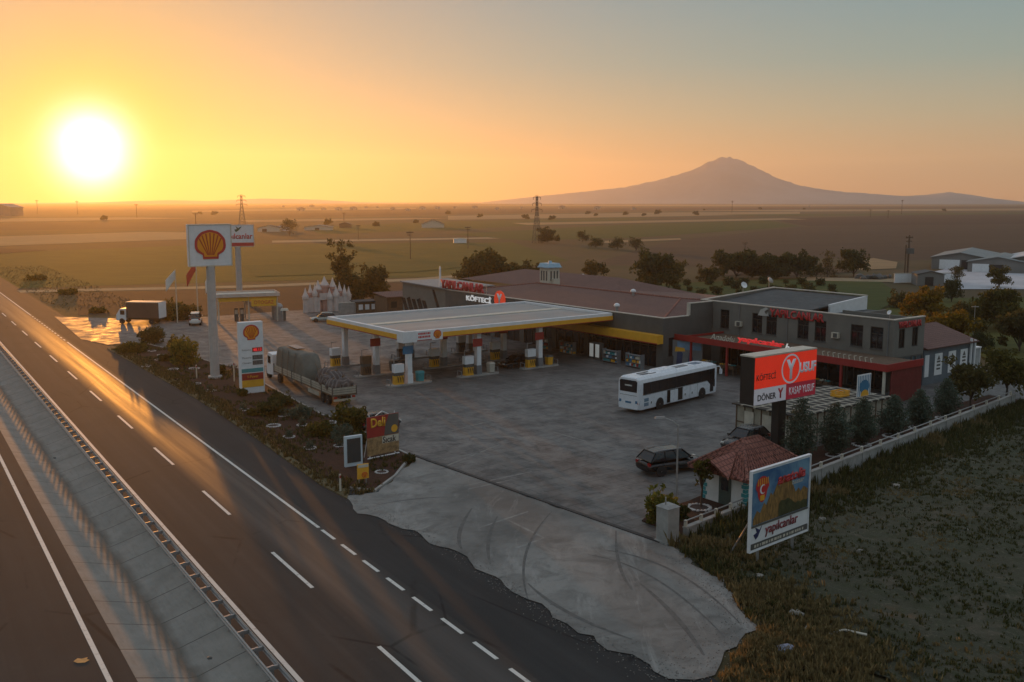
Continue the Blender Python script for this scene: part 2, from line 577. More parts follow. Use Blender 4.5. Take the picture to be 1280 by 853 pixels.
FIELDS = [
    (m_olive, [(-400, 330), (-60, 318), (260, 306), (640, 303), (712, 326), (560, 346), (430, 349), (95, 358), (-300, 372)]),
    (m_brown, [(96, 366), (300, 361), (520, 352), (560, 372), (520, 388), (330, 395), (98, 394)]),
    (m_path, [(20, 363), (300, 357), (520, 348), (700, 333), (702, 335), (520, 351), (300, 360), (20, 366)]),
    (m_tan, [(-100, 299), (180, 290), (262, 291), (262, 298), (-100, 311)]),
    (m_brown2, [(-200, 282), (240, 277), (330, 279), (330, 284), (-200, 291)]),
    (m_path, [(340, 301), (540, 298), (660, 296), (660, 297.5), (540, 300), (340, 303.5)]),
    (m_green, [(560, 293), (800, 280), (960, 276), (1000, 283), (800, 297), (660, 301)]),
    (m_brown2, [(840, 301), (1000, 284), (1300, 279), (1400, 318), (1120, 326), (1010, 322), (850, 334), (735, 331)]),
    (m_brown, [(960, 274), (1320, 264), (1380, 279), (1010, 283)]),
    (m_tan, [(560, 270), (820, 266), (1000, 265), (1000, 267.5), (820, 271), (560, 275)]),
    (m_tan, [(860, 263.2), (1330, 260.6), (1330, 263), (1000, 264.6)]),
    (m_olive, [(380, 284), (560, 277), (800, 272), (820, 274), (560, 288), (400, 293)]),
    (m_brown, [(300, 268), (560, 264), (840, 261), (850, 263), (560, 268), (320, 273)]),
    (m_tan, [(240, 262.5), (520, 260), (520, 261.5), (240, 265)]),
    (m_tan, [(520, 257.2), (900, 256), (1280, 255.8), (1280, 257), (900, 258)]),
    (m_brown2, [(-100, 264), (300, 261), (300, 263), (-100, 268)]),
    (m_tan, [(640, 279), (980, 273), (1010, 274.5), (660, 281.5)]),
    (m_brown, [(430, 262.5), (900, 259.5), (1300, 259), (1300, 260.3), (860, 262.5), (440, 265)]),
    (m_brown2, [(560, 255.4), (1320, 254.6), (1320, 255.4), (560, 256.4)]),
    (m_tan, [(300, 275.5), (520, 272.5), (560, 273.5), (420, 276.5), (310, 278)]),
    (m_tan, [(-200, 275), (160, 272), (240, 273), (60, 277), (-200, 279)]),
    (m_green, [(900, 268.5), (1320, 265.5), (1320, 267.5), (960, 270.5)]),
    (m_brown, [(-200, 303), (60, 313), (-60, 322), (-300, 330)]),
    (m_green, [(300, 332), (520, 326), (620, 330), (520, 340), (320, 346)]),
    (m_tan, [(740, 302), (850, 298), (852, 300), (742, 305)]),
    (m_tan, [(1062, 327), (1092, 323), (1122, 328), (1120, 336), (1075, 338)]),
    (m_green, [(795, 356), (1005, 348), (1100, 352), (1130, 372), (1085, 396), (860, 388), (800, 372)]),
    (m_path, [(1000, 347), (1118, 349), (1170, 353), (1172, 357), (1110, 353), (1000, 351)]),
    (m_olive, [(1085, 398), (1130, 374), (1280, 372), (1330, 440), (1330, 500), (1215, 440)]),
    (m_brown2, [(870, 330), (1010, 326), (1075, 340), (1000, 345), (880, 345)]),
]
for i, (m_, pts) in enumerate(FIELDS):
    sheet('field', pts, -.03 + .004 * i, m_)
m_yard = mat('concrete_yard', (.42, .43, .46), .8, .15, .1)
sheet('warehouse_yard', [(1160, 342), (1196, 333), (1330, 336), (1360, 362), (1196, 362)], .07, m_yard)

# station forecourt: worn concrete paving, apron whitened by dust towards the highway
m, nt, b = new_mat('forecourt_paving')
v = _coord(nt, rot=0)
tcn = nt.nodes.new('ShaderNodeTexCoord')
big = _noise(nt, .07, 6, .62, v, .6)
mid = _noise(nt, .45, 6, .7, v, .4)
fine = _noise(nt, 9, 4, .7, v)
c = _mix(nt, _range(nt, big, .35, .65), (.075, .072, .068), (.14, .135, .128))
c = _mix(nt, _range(nt, mid, .46, .62, 0, .8), c, (.056, .054, .052))
c = _mix(nt, _range(nt, _noise(nt, .22, 5, .7, v, 1.5), .52, .62, 0, .5), c, (.175, .168, .155))
c = _mix(nt, _range(nt, _noise(nt, .9, 5, .6, v, 1.2), .6, .72, 0, .45), c, (.21, .20, .185))
c = _mix(nt, _range(nt, fine, .5, .8, 0, .4), c, (.09, .088, .085))
br = nt.nodes.new('ShaderNodeTexBrick')
nt.links.new(v, br.inputs['Vector'])
br.inputs['Scale'].default_value = .22
br.inputs['Mortar Size'].default_value = .012
br.inputs['Color1'].default_value = br.inputs['Color2'].default_value = (1, 1, 1, 1)
br.inputs['Mortar'].default_value = (.55, .55, .55, 1)
c = _mix(nt, .8, c, br.outputs['Color'], 'MULTIPLY')
nt.links.new(c, b.inputs['Base Color'])
nt.links.new(_range(nt, mid, .36, .64, .50, .80), b.inputs['Roughness'])
bn = nt.nodes.new('ShaderNodeBump'); bn.inputs['Strength'].default_value = .25; bn.inputs['Distance'].default_value = .02
nt.links.new(_noise(nt, 3, 5, .7, v), bn.inputs['Height']); nt.links.new(bn.outputs[0], b.inputs['Normal'])
m_pave = m
FC = [(66.0, 39.0), (39.0, 40.3), (39.0, 43.0), (46.3, 97.4), (48.6, 116), (150, 112), (165, 92), (166, 73), (166, 52), (182, 38.4),
      (150, 35), (142, 36.6), (141, 40), (120, 39.2), (104, 37.5), (81, 38.0), (66, 38.2)]
mb = MB().add([(t, s, .012) for s, t in FC], [tuple(range(len(FC)))])
o = mb.build('forecourt', m_pave); o.rotation_euler.z = RZ_ST; structure(o)

m, nt, b = new_mat('dusty_apron')
v = _coord(nt)
n1 = _noise(nt, .09, 6, .65, v, .8)
n2 = _noise(nt, .5, 6, .7, v, .8)
c = _mix(nt, _range(nt, n1, .35, .65), (.12, .114, .104), (.27, .26, .24))
c = _mix(nt, _range(nt, n2, .46, .66, 0, .75), c, (.095, .09, .082))
c = _mix(nt, _range(nt, _noise(nt, .6, 6, .7, _coord(nt, (1, .18, 1), R(-35)), .6), .56, .68, 0, .5), c, (.33, .32, .30))
c = _mix(nt, _range(nt, _noise(nt, 7, 5, .75, v), .5, .8, 0, .45), c, (.12, .118, .112))
nt.links.new(c, b.inputs['Base Color']); b.inputs['Roughness'].default_value = .85
bn = nt.nodes.new('ShaderNodeBump'); bn.inputs['Strength'].default_value = .4; bn.inputs['Distance'].default_value = .03
nt.links.new(_noise(nt, 2.5, 6, .7, v), bn.inputs['Height']); nt.links.new(bn.outputs[0], b.inputs['Normal'])
AP = [(434, 622), (455, 640), (500, 661), (540, 678), (573, 691), (600, 712), (640, 742), (677, 764), (720, 788), (765, 812), (805, 832), (838, 851),
      (862, 852), (890, 838), (915, 818), (942, 787), (930, 760), (905, 733), (880, 712), (850, 690), (832, 679), (720, 641), (600, 599), (513, 569), (495, 597), (470, 616)]
rng = random.Random(3)
pts = []
for (x0, y0), (x1, y1) in zip(AP, AP[1:] + AP[:1]):
    a_, b_ = G(x0, y0), G(x1, y1)
    n_ = max(1, int((b_ - a_).length / .7))
    for k in range(n_):
        q = a_.lerp(b_, k / n_)
        wv_ = Vector((mnoise.noise(q * .55), mnoise.noise(q * .55 + Vector((9, 3, 1))), 0)) * .7
        pts.append((q.x + wv_.x + rng.uniform(-.16, .16), q.y + wv_.y + rng.uniform(-.16, .16), .018))
structure(MB().add(pts, [tuple(range(len(pts)))]).build('entrance_apron', m))

# tyre tracks and worn bay lines left on the apron and the yard
m_tyre = mat('tyre_rubber_stain', (.098, .094, .088), .8, .3, 2)
m_tread = mat('worn_bay_paint', (.19, .185, .172), .8, .35, 1.5)
def ribbon(pts, wd, z, mb):
    P_ = [Vector((p.x, p.y, 0)) for p in pts]
    vs = []
    for i, p in enumerate(P_):
        d = (P_[min(i + 1, len(P_) - 1)] - P_[max(i - 1, 0)]).normalized()
        nrm_ = Vector((-d.y, d.x, 0))
        ww = wd * (.35 + .65 * math.sin(math.pi * (i + .3) / len(P_))) / 2
        for q in (p - nrm_ * ww, p + nrm_ * ww):
            vs.append((q.x, q.y, z))
    mb.add(vs, [(2 * i, 2 * i + 1, 2 * i + 3, 2 * i + 2) for i in range(len(P_) - 1)])
def curve3(a, b_, c_, n=22):
    a, b_, c_ = G(*a), G(*b_), G(*c_)
    return [a * (1 - t) ** 2 + b_ * 2 * t * (1 - t) + c_ * t * t for t in [i / n for i in range(n + 1)]]
mb = MB()
for a_, b_, c_ in [((590, 636), (565, 670), (578, 688)), ((622, 646), (604, 676), (613, 706)), ((735, 694), (820, 706), (905, 796)),
                   ((755, 688), (850, 700), (925, 780)), ((770, 664), (768, 712), (790, 738)), ((660, 730), (700, 770), (790, 800)),
                   ((470, 632), (520, 622), (560, 622)), ((690, 640), (640, 690), (660, 750)), ((800, 730), (850, 770), (880, 820))]:
    ribbon(curve3(a_, b_, c_), rng.uniform(.14, .28), .026 + .001 * rng.random(), mb)
structure(mb.build('tyre_mark', m_tyre))
mb = MB()
for (a_, b_) in [((636, 651), (680, 673)), ((680, 673), (628, 692)), ((585, 612), (640, 600)), ((555, 575), (600, 566)), ((580, 608), (665, 590)), ((540, 590), (625, 556)), ((690, 540), (760, 560)),
                 ((560, 540), (640, 520)), ((600, 660), (660, 640))]:
    p0, p1 = G(*a_), G(*b_)
    ribbon([p0.lerp(p1, i / 6) for i in range(7)], .22, .0235, mb)
structure(mb.build('bay_marking', m_tread))

# drain channel with dark cover across the entrance
d0, d1 = G(511, 567.5), G(826, 678.5)
mb = MB()
L_ = (d1 - d0).length
mb.box(0, L_, -.16, .16, -.05, .05)
for k in range(int(L_ / .6)):
    mb.box(.1 + k * .6, .5 + k * .6, -.09, .09, .05, .062)
m_drain = mat('black_iron', (.018, .018, .019), .6, .3, 3)
o = mb.build('drain_channel', m_drain)
o.location = (d0.x, d0.y, 0.02); o.rotation_euler.z = math.atan2(d1.y - d0.y, d1.x - d0.x)
tag(o, 'long black iron drain cover running straight across the entrance to the grey gate pillar', 'drain')

# planted beds
m_bed = ground_mat('red_bed_soil', (.075, .036, .026), (.055, .030, .022), (.045, .03, .02), .2, 2.0, bump=1.0, bs=5)
m_verge = ground_mat('dry_verge', (.13, .105, .06), (.10, .085, .045), (.17, .14, .085), .3, 2.2)
m_kerb = mat('kerb_concrete', (.30, .29, .27), .85, .25, 1.2)
BED = [(147, 433), (205, 466), (262, 500), (330, 546), (390, 588), (437, 611), (468, 615), (494, 596), (514, 571), (470, 551), (440, 530), (404, 520), (340, 486), (300, 462), (262, 453), (215, 438), (185, 431)]
def raised(name, pts, z, m_, px=True):
    vs = [G(x, y) if px else ST(x, y) for x, y in pts]
    return structure(MB().prism([(p.x, p.y) for p in vs], -.05, z).build(name, m_))
raised('planting_bed', BED, .09, m_bed)
VERGE = [(134, 436), (246, 499), (324, 551), (400, 606), (434, 624), (437, 613), (390, 590), (330, 548), (262, 502), (205, 468), (146, 434)]
raised('verge', VERGE, .06, m_verge)
mb = MB()
edge = BED[5:] 
for a_, b_ in zip(edge, edge[1:]):
    p0, p1 = G(*a_), G(*b_)
    d = (p1 - p0).normalized(); nn = Vector((-d.y, d.x, 0)) * .09
    mb.prism([tuple((p0 - nn).xy), tuple((p1 - nn).xy), tuple((p1 + nn).xy), tuple((p0 + nn).xy)], -.05, .14)
structure(mb.build('bed_kerb', m_kerb))
def wall_s(t):
    return 38.9 + (t - 41.5) * (46.2 - 38.9) / (97.4 - 41.5)
RBED = [(wall_s(42.3) + .3, 42.3), (42.6, 42.3), (43.4, 44), (43.6, 47.6), (43.9, 49), (44.3, 56), (46.5, 60), (47.2, 64), (48.0, 78), (49.3, 88), (49.9, 99), (wall_s(99) + .3, 99)]
raised('wall_bed', RBED, .10, m_bed, False)

# rough ground right of the entrance: weeds, clods and plough furrows, really uneven
m, nt, b = new_mat('weedy_soil')
v = _coord(nt)
c = _mix(nt, _range(nt, _noise(nt, .12, 5, .65, v), .35, .65), (.044, .050, .025), (.068, .060, .036))
c = _mix(nt, _range(nt, _noise(nt, 1.3, 6, .75, v), .45, .7), c, (.05, .055, .022))
c = _mix(nt, _range(nt, _noise(nt, .28, 6, .7, v, 1.0), .55, .66, 0, .75), c, (.115, .092, .062))
c = _mix(nt, _range(nt, _noise(nt, 4.5, 5, .75, v), .56, .7, 0, .8), c, (.17, .145, .10))
nt.links.new(c, b.inputs['Base Color']); b.inputs['Roughness'].default_value = .95
bn = nt.nodes.new('ShaderNodeBump'); bn.inputs['Strength'].default_value = 1.0; bn.inputs['Distance'].default_value = .12
nt.links.new(_noise(nt, 7, 6, .75, v), bn.inputs['Height']); nt.links.new(bn.outputs[0], b.inputs['Normal'])
m_weedy = m
def rough_h(x, y):
    q = Vector((x, y, 0))
    h = .16 * mnoise.noise(q * .9) + .10 * mnoise.noise(q * 2.3) + .07 * mnoise.noise(q * 5.1) + .10 * mnoise.fractal(q * .23, 1, 2, 3)
    return h + .10
A0, A1, A2, A3 = G(832, 681), G(905, 735), G(942, 789), G(880, 860)
def in_field(s, t):
    """right of the apron's ragged edge and outside the wall"""
    if s > wall_s(t) - .15:
        return -1
    p = ST(s, t)
    d = 1e9
    for a_, b_ in ((A0, A1), (A1, A2), (A2, A3)):
        e = (b_ - a_)
        k = max(0, min(1, (p - a_).dot(e) / e.dot(e)))
        q = a_ + e * k
        side = e.x * (p.y - a_.y) - e.y * (p.x - a_.x)
        dd = (p - q).length
        if dd < abs(d):
            d = dd if side > 0 else -dd
    rr = p.dot(RN) - 27.0
    return min(d, rr, wall_s(t) - s + .5)
vs, fs, idx = [], [], {}
STEP = .30
s_n, t_n = int(52 / STEP), int(78 / STEP)
for i in range(s_n):
    for j in range(t_n):
        s_, t_ = -6 + i * STEP, 36 + j * STEP
        d = in_field(s_, t_)
        if d > -.3:
            p = ST(s_, t_)
            k = max(0, min(1, d / 1.5))
            idx[(i, j)] = len(vs)
            vs.append((p.x, p.y, -.05 + (rough_h(p.x, p.y) + .04) * k))
for (i, j), a_ in idx.items():
    q = [idx.get((i + 1, j)), idx.get((i + 1, j + 1)), idx.get((i, j + 1))]
    if None not in q:
        fs.append((a_, *q))
structure(MB().add(vs, fs).build('rough_field', m_weedy, smooth=True))

# the volcano and low hills far behind the plain
PROFILE = [(560, 250), (600, 248.5), (650, 243), (700, 238), (740, 234), (780, 230), (820, 222), (850, 214), (870, 207.5), (885, 200.5), (897, 196), (908, 194.5), (918, 196.5),
           (935, 204), (955, 213.5), (975, 222), (1000, 229), (1030, 234), (1060, 237), (1100, 239.5), (1130, 241.5), (1160, 240), (1185, 237.5), (1210, 240), (1240, 244), (1290, 248.5), (1320, 250)]
LOW = [(-60, 249.5), (120, 248), (210, 245.5), (260, 246.5), (330, 243.5), (400, 245), (450, 248), (520, 249), (570, 250)]
def heights(prof, x):
    for (x0, y0), (x1, y1) in zip(prof, prof[1:]):
        if x0 <= x <= x1:
            k = (x - x0) / (x1 - x0)
            k = k
            return y0 + (y1 - y0) * k
    return 250
m_mount = mat('mountain_rock', (.29, .275, .26), .95, .25, .002)  # rock colour paled to stand in for thicker haze
def ridge(name, prof, dist, half, m_, nx=170, seed=0):
    vs, fs = [], []
    rows = 15
    for k in range(rows):
        r_ = dist + half * (k / (rows - 1) * 2 - 1)
        fall = math.cos((k / (rows - 1) * 2 - 1) * math.pi / 2)
        for i in range(nx):
            x = prof[0][0] + (prof[-1][0] - prof[0][0]) * i / (nx - 1)
            az = math.atan((x - 640) / 1242.7)
            h = dist * (250.2 - heights(prof, x)) / 1242.7 / math.cos(az)
            q = Vector((x * .03, k * .5, seed))
            sp = 1 if k == rows // 2 else (fall ** 1.7) * (.86 + .10 * mnoise.fractal(q * 1.2, 1, 2, 4)) 
            z = h * sp * (1 + .028 * mnoise.noise(q * 9) + .022 * mnoise.noise(q * 23)) if h > 25 else h * sp
            # the flanks spread out sideways too
            vs.append((r_ * math.sin(az) , r_ * math.cos(az), z - 3))
    for k in range(rows - 1):
        for i in range(nx - 1):
            fs.append((k * nx + i, k * nx + i + 1, (k + 1) * nx + i + 1, (k + 1) * nx + i))
    return structure(MB().add(vs, fs).build(name, m_, smooth=True))
ridge('mountain', PROFILE, 5150, 620, m_mount)
ridge('hills', LOW, 5100, 350, m_mount, 120, 4)

# the dusty evening air over the plain
m, nt, b = new_mat('evening_haze')
nt.nodes.remove(b)
pv = nt.nodes.new('ShaderNodeVolumePrincipled')
pv.inputs['Color'].default_value = (.96, .95, .95, 1)
pv.inputs['Density'].default_value = 1.35e-4
pv.inputs['Anisotropy'].default_value = .63
nt.links.new(pv.outputs[0], nt.nodes['Material Output'].inputs['Volume'])
B_ = FAR + 60
o = MB().box(-B_, B_, -B_, B_, -2.3, 300).build('haze', m)
o.rotation_euler.z = RZ_RD
o['kind'] = 'stuff'
# ---------------------------------------------------------------- shared object materials
m_white = mat('white_paint', (.70, .71, .73), .5, .08, 1.5)
m_offwhite = mat('cream_paint', (.52, .48, .40), .6, .15, 1.5)
m_yellow = mat('yellow_panel', (.72, .36, .03), .45, .1, 1.0)
m_red = mat('red_panel', (.30, .022, .02), .45, .12, 1.0)
m_redsign = mat('red_letter', (.50, .03, .035), .4, .1, 1.0)
m_black = mat('black_steel', (.012, .012, .013), .45, .3, 2)
m_glass = mat('dark_glass', (.012, .014, .017), .12, .3, .6)
m_steel = mat('galvanised_steel', (.32, .32, .32), .45, .15, 3, metal=.5)
m_pole = mat('grey_pole_paint', (.40, .39, .38), .5, .12, 1.5)
m_wallgrey = mat('grey_render', (.155, .15, .135), .85, .14, .5, bump=.2, bscale=30)
m_walldark = mat('dark_grey_cladding', (.085, .085, .08), .7, .2, .4)
m_trim = mat('light_stone_coping', (.48, .44, .38), .8, .15, 2)
m_roofdark = mat('dark_bitumen_roof', (.035, .042, .045), .7, .25, .4)
m_tyre = mat('tyre_rubber', (.015, .015, .015), .85, .2, 4)
m_rim = mat('wheel_rim', (.35, .35, .36), .35, .15, 5, metal=.8)
m_blue = mat('blue_panel', (.03, .16, .30), .5, .15, 1)
m_teal = mat('teal_panel', (.03, .25, .28), .5, .15, 1)
m_concrete = mat('cast_concrete', (.28, .28, .27), .85, .2, 1.3, bump=.3, bscale=12)
m_wood = mat('worn_timber', (.12, .075, .045), .8, .3, 2.5)
m_greymetal = mat('grey_metal_sheet', (.17, .18, .19), .5, .15, 1)
m_ledge = mat('soil_in_ring', (.05, .03, .024), .95, .3, 3)

def tile_mat(name, a, b_, pitch_x, pitch_y):
    """rows of clay tiles: courses and pans as relief and tone"""
    m, nt, b = new_mat(name)
    v = _coord(nt)
    br = nt.nodes.new('ShaderNodeTexBrick')
    nt.links.new(v, br.inputs['Vector'])
    br.inputs['Scale'].default_value = 1.0
    br.inputs['Brick Width'].default_value = pitch_x
    br.inputs['Row Height'].default_value = pitch_y
    br.inputs['Mortar Size'].default_value = .035
    br.inputs['Color1'].default_value = (*a, 1)
    br.inputs['Color2'].default_value = (*b_, 1)
    br.inputs['Mortar'].default_value = (*[x * .45 for x in a], 1)
    c = _mix(nt, _range(nt, _noise(nt, .5, 5, .7, v), .4, .75, 0, .6), br.outputs['Color'], [x * .6 for x in a])
    nt.links.new(c, b.inputs['Base Color'])
    b.inputs['Roughness'].default_value = .8
    bn = nt.nodes.new('ShaderNodeBump'); bn.inputs['Strength'].default_value = .7; bn.inputs['Distance'].default_value = .05
    nt.links.new(br.outputs['Fac'], bn.inputs['Height']); bn.invert = True
    nt.links.new(bn.outputs[0], b.inputs['Normal'])
    return m
m_tile = tile_mat('brown_roof_tile', (.15, .070, .056), (.185, .09, .07), .35, .4)
m_tile_red = tile_mat('red_clay_tile', (.24, .085, .062), (.30, .115, .085), .3, .35)

# ---------------------------------------------------------------- scallop shell mark: fan of seven ribs
def shell_mark(parent, x, z, size, y=-.02, name='emblem'):
    """a red-edged yellow scallop on the front (local -y) of a board"""
    def outline(k, dz=0):
        pts = []
        n = 26
        for i in range(n + 1):
            a = R(-32) + (math.pi + R(64)) * i / n
            r = 1.0 + .028 * abs(math.sin(i / n * math.pi * 7))
            pts.append((math.cos(a) * r * k, math.sin(a) * r * k * .93 + .08))
        pts += [(-.52 * k, -.62 * k + dz), (-.50 * k, -.88 * k + dz), (.50 * k, -.88 * k + dz), (.52 * k, -.62 * k + dz)]
        return pts
    mb = MB()
    h = size / 2
    mb.xprism([(x + px * h, z + pz * h) for px, pz in outline(1.0)], y, y - .03)
    o1 = mb.build(name, m_redsign, parent)
    mb = MB()
    mb.xprism([(x + px * h, z + pz * h) for px, pz in outline(.83)], y - .031, y - .05)
    mb.build('shell_face', m_shell, o1)
    mb = MB()
    for a in (-58, -38, -19, 0, 19, 38, 58):
        a = R(a) 
        x0, z0 = x + math.sin(a) * .22 * h, z - .62 * h
        L_ = .80 * h
        x1, z1 = x + math.sin(a) * .84 * h, z + .08 * h + math.cos(a) * .80 * h * .93
        d = Vector((x1 - x0, z1 - z0)).normalized(); n_ = Vector((-d.y, d.x)) * h * .045
        mb.xprism([(x0 - n_.x * .6, z0 - n_.y * .6), (x0 + n_.x * .6, z0 + n_.y * .6), (x1 + n_.x, z1 + n_.y), (x1 - n_.x, z1 - n_.y)], y - .051, y - .058)
    mb.build('shell_rib', m_shellrib, o1)
    return o1
m_shell = mat('shell_yellow', (.80, .29, .015), .45, .06, 1)
m_shellrib = mat('shell_rib_orange', (.45, .045, .012), .45, .06, 1)

# ---------------------------------------------------------------- two-storey building and restaurant block
S0, S1, T0 = 57.0, 83.6, 92.6
bld = thing('commercial_building', 'two storey grey building with tall dark windows, red rooftop lettering and a flat dark roof', 'building', ST(S0, T0), RZ_ST)
def wall_with_holes_y(mb, x, y0, y1, z0, z1, holes, th=.3):
    """wall facing -x with rectangular holes (ya,yb,za,zb) all of the same height band per column"""
    ys = sorted({y0, y1, *[h[0] for h in holes], *[h[1] for h in holes]})
    for a, b_ in zip(ys, ys[1:]):
        hs = [h for h in holes if h[0] <= a + 1e-6 and h[1] >= b_ - 1e-6]
        z = z0
        for h in sorted(hs, key=lambda h: h[2]):
            mb.box(x, x + th, a, b_, z, h[2]); z = h[3]
        mb.box(x, x + th, a, b_, z, z1)
# windows measured along the facade (photo x -> distance from the right-hand corner)
WIN = [(1.2, 2.7), (3.6, 5.1), (8.2, 9.7), (10.5, 12.0), (14.9, 16.4), (17.0, 18.5), (22.0, 23.4), (24.6, 26.0)]
wins = [(a, b_, 4.35, 6.7) for a, b_ in WIN]
mb = MB()
L = S1 - S0
wall_with_holes_y(mb, 0, 0, L, 3.7, 7.55, wins)
mb.box(0, .3, 0, L, 0, 3.7)
sidew = [(1.0, 2.1), (3.5, 4.6)]
def side_wall(mb, y, x0, x1, z0, z1, holes, th=.3):
    xs = sorted({x0, x1, *[h[0] for h in holes], *[h[1] for h in holes]})
    for a, b_ in zip(xs, xs[1:]):
        hs = [h for h in holes if h[0] <= a + 1e-6 and h[1] >= b_ - 1e-6]
        z = z0
        for h in sorted(hs, key=lambda h: h[2]):
            mb.box(a, b_, y, y + th, z, h[2]); z = h[3]
        mb.box(a, b_, y, y + th, z, z1)
side_wall(mb, .002, .3, 5.8, 3.6, 7.55, [(a, b_, 4.5, 6.6) for a, b_ in sidew])
mb.box(5.5, 5.8, .302, 10, 0, 7.4)
mb.box(.3, 14.0, L - .3, L - .002, 0, 7.5)
mb.yprism([(L - .3, 7.5), (L - .3, 7.45), (L - .3, 7.45)], 0, .01) if False else None
mb.xprism([(.3, 7.502), (14, 7.502), (14, 8.35)], L - .3, L - .002)
mb.box(13.7, 14, 12.7, L - .3, 0, 8.2)
mb.box(5.5, 14, 9.7, 10, 0, 6.9)
mb.build('wall', m_wallgrey, bld)
mb = MB()
mb.xprism([(6.6, 6.7), (14, 6.7), (14, 8.35), (6.6, 7.75)], 12.4, 12.7)
mb.build('gable_panel', m_white, bld)
mb = MB().xprism([(.3, 6.9), (14, 8.1), (14, 8.25), (.3, 7.05)], 12.72, L - .302)
mb.box(.3, 14, 10, 12.38, 6.5, 6.7)
mb.box(.3, 5.5, .3, 10, 6.7, 6.9)
mb.build('roof', m_roofdark, bld)
mb = MB()
mb.box(-.06, .36, -.05, L - .4, 7.552, 7.66)
mb.box(.36, 5.86, -.05, .36, 7.552, 7.66)
mb.xprism([(-.06, 7.552), (14.1, 8.38), (14.1, 8.48), (-.06, 7.66)], L - .36, L + .06)
mb.box(13.66, 14.1, 12.4, L - .37, 8.36, 8.46)
mb.build('coping', m_trim, bld)
m_frame = mat('dark_window_frame', (.03, .028, .025), .5, .2, 3)
for a, b_, z0, z1 in wins:
    f = MB().box(.06, .14, a, b_, z0, z0 + .08).box(.06, .14, a, b_, z1 - .08, z1).box(.06, .14, a, a + .08, z0 + .08, z1 - .08).box(.06, .14, b_ - .08, b_, z0 + .08, z1 - .08)
    f.box(.06, .14, a + .08, b_ - .08, z0 + 1.55, z0 + 1.62).box(.06, .14, (a + b_) / 2 - .03, (a + b_) / 2 + .03, z0 + .08, z0 + 1.55)
    fo = f.build('window', m_frame, bld)
    MB().box(.15, .2, a, b_, z0, z1).build('pane', m_glass, fo)
    MB().box(-.08, .06, a - .08, b_ + .08, z0 - .1, z0 - .002).build('sill', m_walldark, fo)
for a, b_ in sidew:
    fo = MB().box(a, b_, .06, .14, 4.5, 4.58).box(a, b_, .06, .14, 6.52, 6.6).box(a, a + .07, .06, .14, 4.58, 6.52).box(b_ - .07, b_, .06, .14, 4.58, 6.52).build('window', m_frame, bld)
    MB().box(a, b_, .15, .2, 4.5, 6.6).build('pane', m_glass, fo)
for y in (.6, 13.4, 20.4):
    MB().tube((-.07, y, .1), (-.07, y, 7.5), .05, .05, 6).build('downpipe', m_greymetal, bld)
for y, z in ((6.4, 5.0), (19.9, 4.9)):
    ac = MB().box(-.42, -.02, y, y + .85, z, z + .6).build('air_conditioner', m_offwhite, bld)
    MB().box(-.44, -.421, y + .1, y + .6, z + .06, z + .54).build('fan_grille', m_walldark, ac)
# ground floor of the short side: glazed bay
mb = MB().box(.3, 5.8, .1, .16, 0, 3.6)
go = mb.build('glazed_bay', mat('bay_glass', (.10, .14, .17), .15, .2, .5), bld)
mb = MB()
for x in (.3, 1.4, 2.2, 3.6, 4.4, 5.6):
    mb.box(x, x + .18, .0, .1, 0, 3.6)
mb.box(.3, 5.8, .0, .1, 3.45, 3.598).box(.3, 5.8, .0, .1, 0, 1.1)
mb.build('mullion', m_walldark, go)
# ground floor shopfronts behind the red canopy
mb = MB()
for y0, y1 in ((1.0, 5.2), (5.8, 9.6), (10.2, 14.4), (15.0, 19.2), (19.8, 23.0)):
    mb.box(-.06, -.004, y0, y1, .1, 3.1)
sf = mb.build('shopfront', m_glass, bld)
mb = MB()
for y in (.7, 1.9, 3.2, 4.4, 5.4, 7.6, 9.8, 11.5, 13.0, 14.6, 16.3, 17.8, 19.4, 21.4, 23.1):
    mb.box(-.1, -.062, y, y + .12, .0, 3.2)
mb.box(-.1, -.062, .7, 23.2, 2.5, 2.6)
mb.build('mullion', mat('brown_frame', (.07, .04, .03), .6, .2, 3), sf)
rt = (math.pi / 2, 0, -math.pi / 2)
text('wall_lettering', 'YAPILCANLAR', 7.4, .95, (-.005, 12.2, 6.98), m_redsign, bld, rt, .12, bold=.02)
text('side_lettering', 'YAPILCANLAR', 4.3, .7, (2.9, -.005, 7.02), m_redsign, bld, (math.pi / 2, 0, 0), .1, bold=.02)
# white leaping-bird mark beside the lettering
mb = MB()
mb.yprism([(17.6, 6.5), (17.2, 7.2), (16.5, 7.5), (16.1, 7.35), (16.7, 7.0), (16.4, 6.6), (16.2, 6.95), (16.05, 6.5)], -.12, -.005)
mb.build('bird_mark', mat('pale_sign_metal', (.42, .42, .40), .5, .15, 2), bld)

# red canopy in front of the ground floor
can = thing('shop_canopy', 'long dark red canopy on posts across the ground floor of the grey building', 'canopy', ST(53.6, 86.1), RZ_ST)
L2 = 30.0
mb = MB().box(0, 6.4, 0, L2 - 4, 3.55, 3.75).box(0, 2.4, L2 - 4, L2, 3.55, 3.75)
mb.build('roof', m_wood, can)
mb = MB().box(-.12, -.002, -.02, L2, 3.35, 4.05).box(-.12, 6.4, -.14, -.022, 3.35, 4.05)
mb.box(.0, 6.4, L2 - 3.9, L2 - 3.8, 3.8, 4.05)
mb.build('fascia', m_red, can)
for y in (.15, 5.0, 10.0, 15.0, 20.0, 25.5):
    MB().box(.02, .24, y, y + .22, 0, 3.55).build('post', m_red if y > 1 else m_offwhite, can)
mb = MB().box(1.0, 6.4, .0, .12, 0, 3.55)
mb.build('side_panel', mat('dark_red_board', (.16, .018, .016), .6, .2, 1), can)
text('canopy_lettering', 'yapılcanlar', 6.3, .75, (-.13, 15.2, 4.5), mat('lit_red_letter', (.62, .03, .03), .4, .1, 1, emit=.35), can, rt, .15, bold=.03)
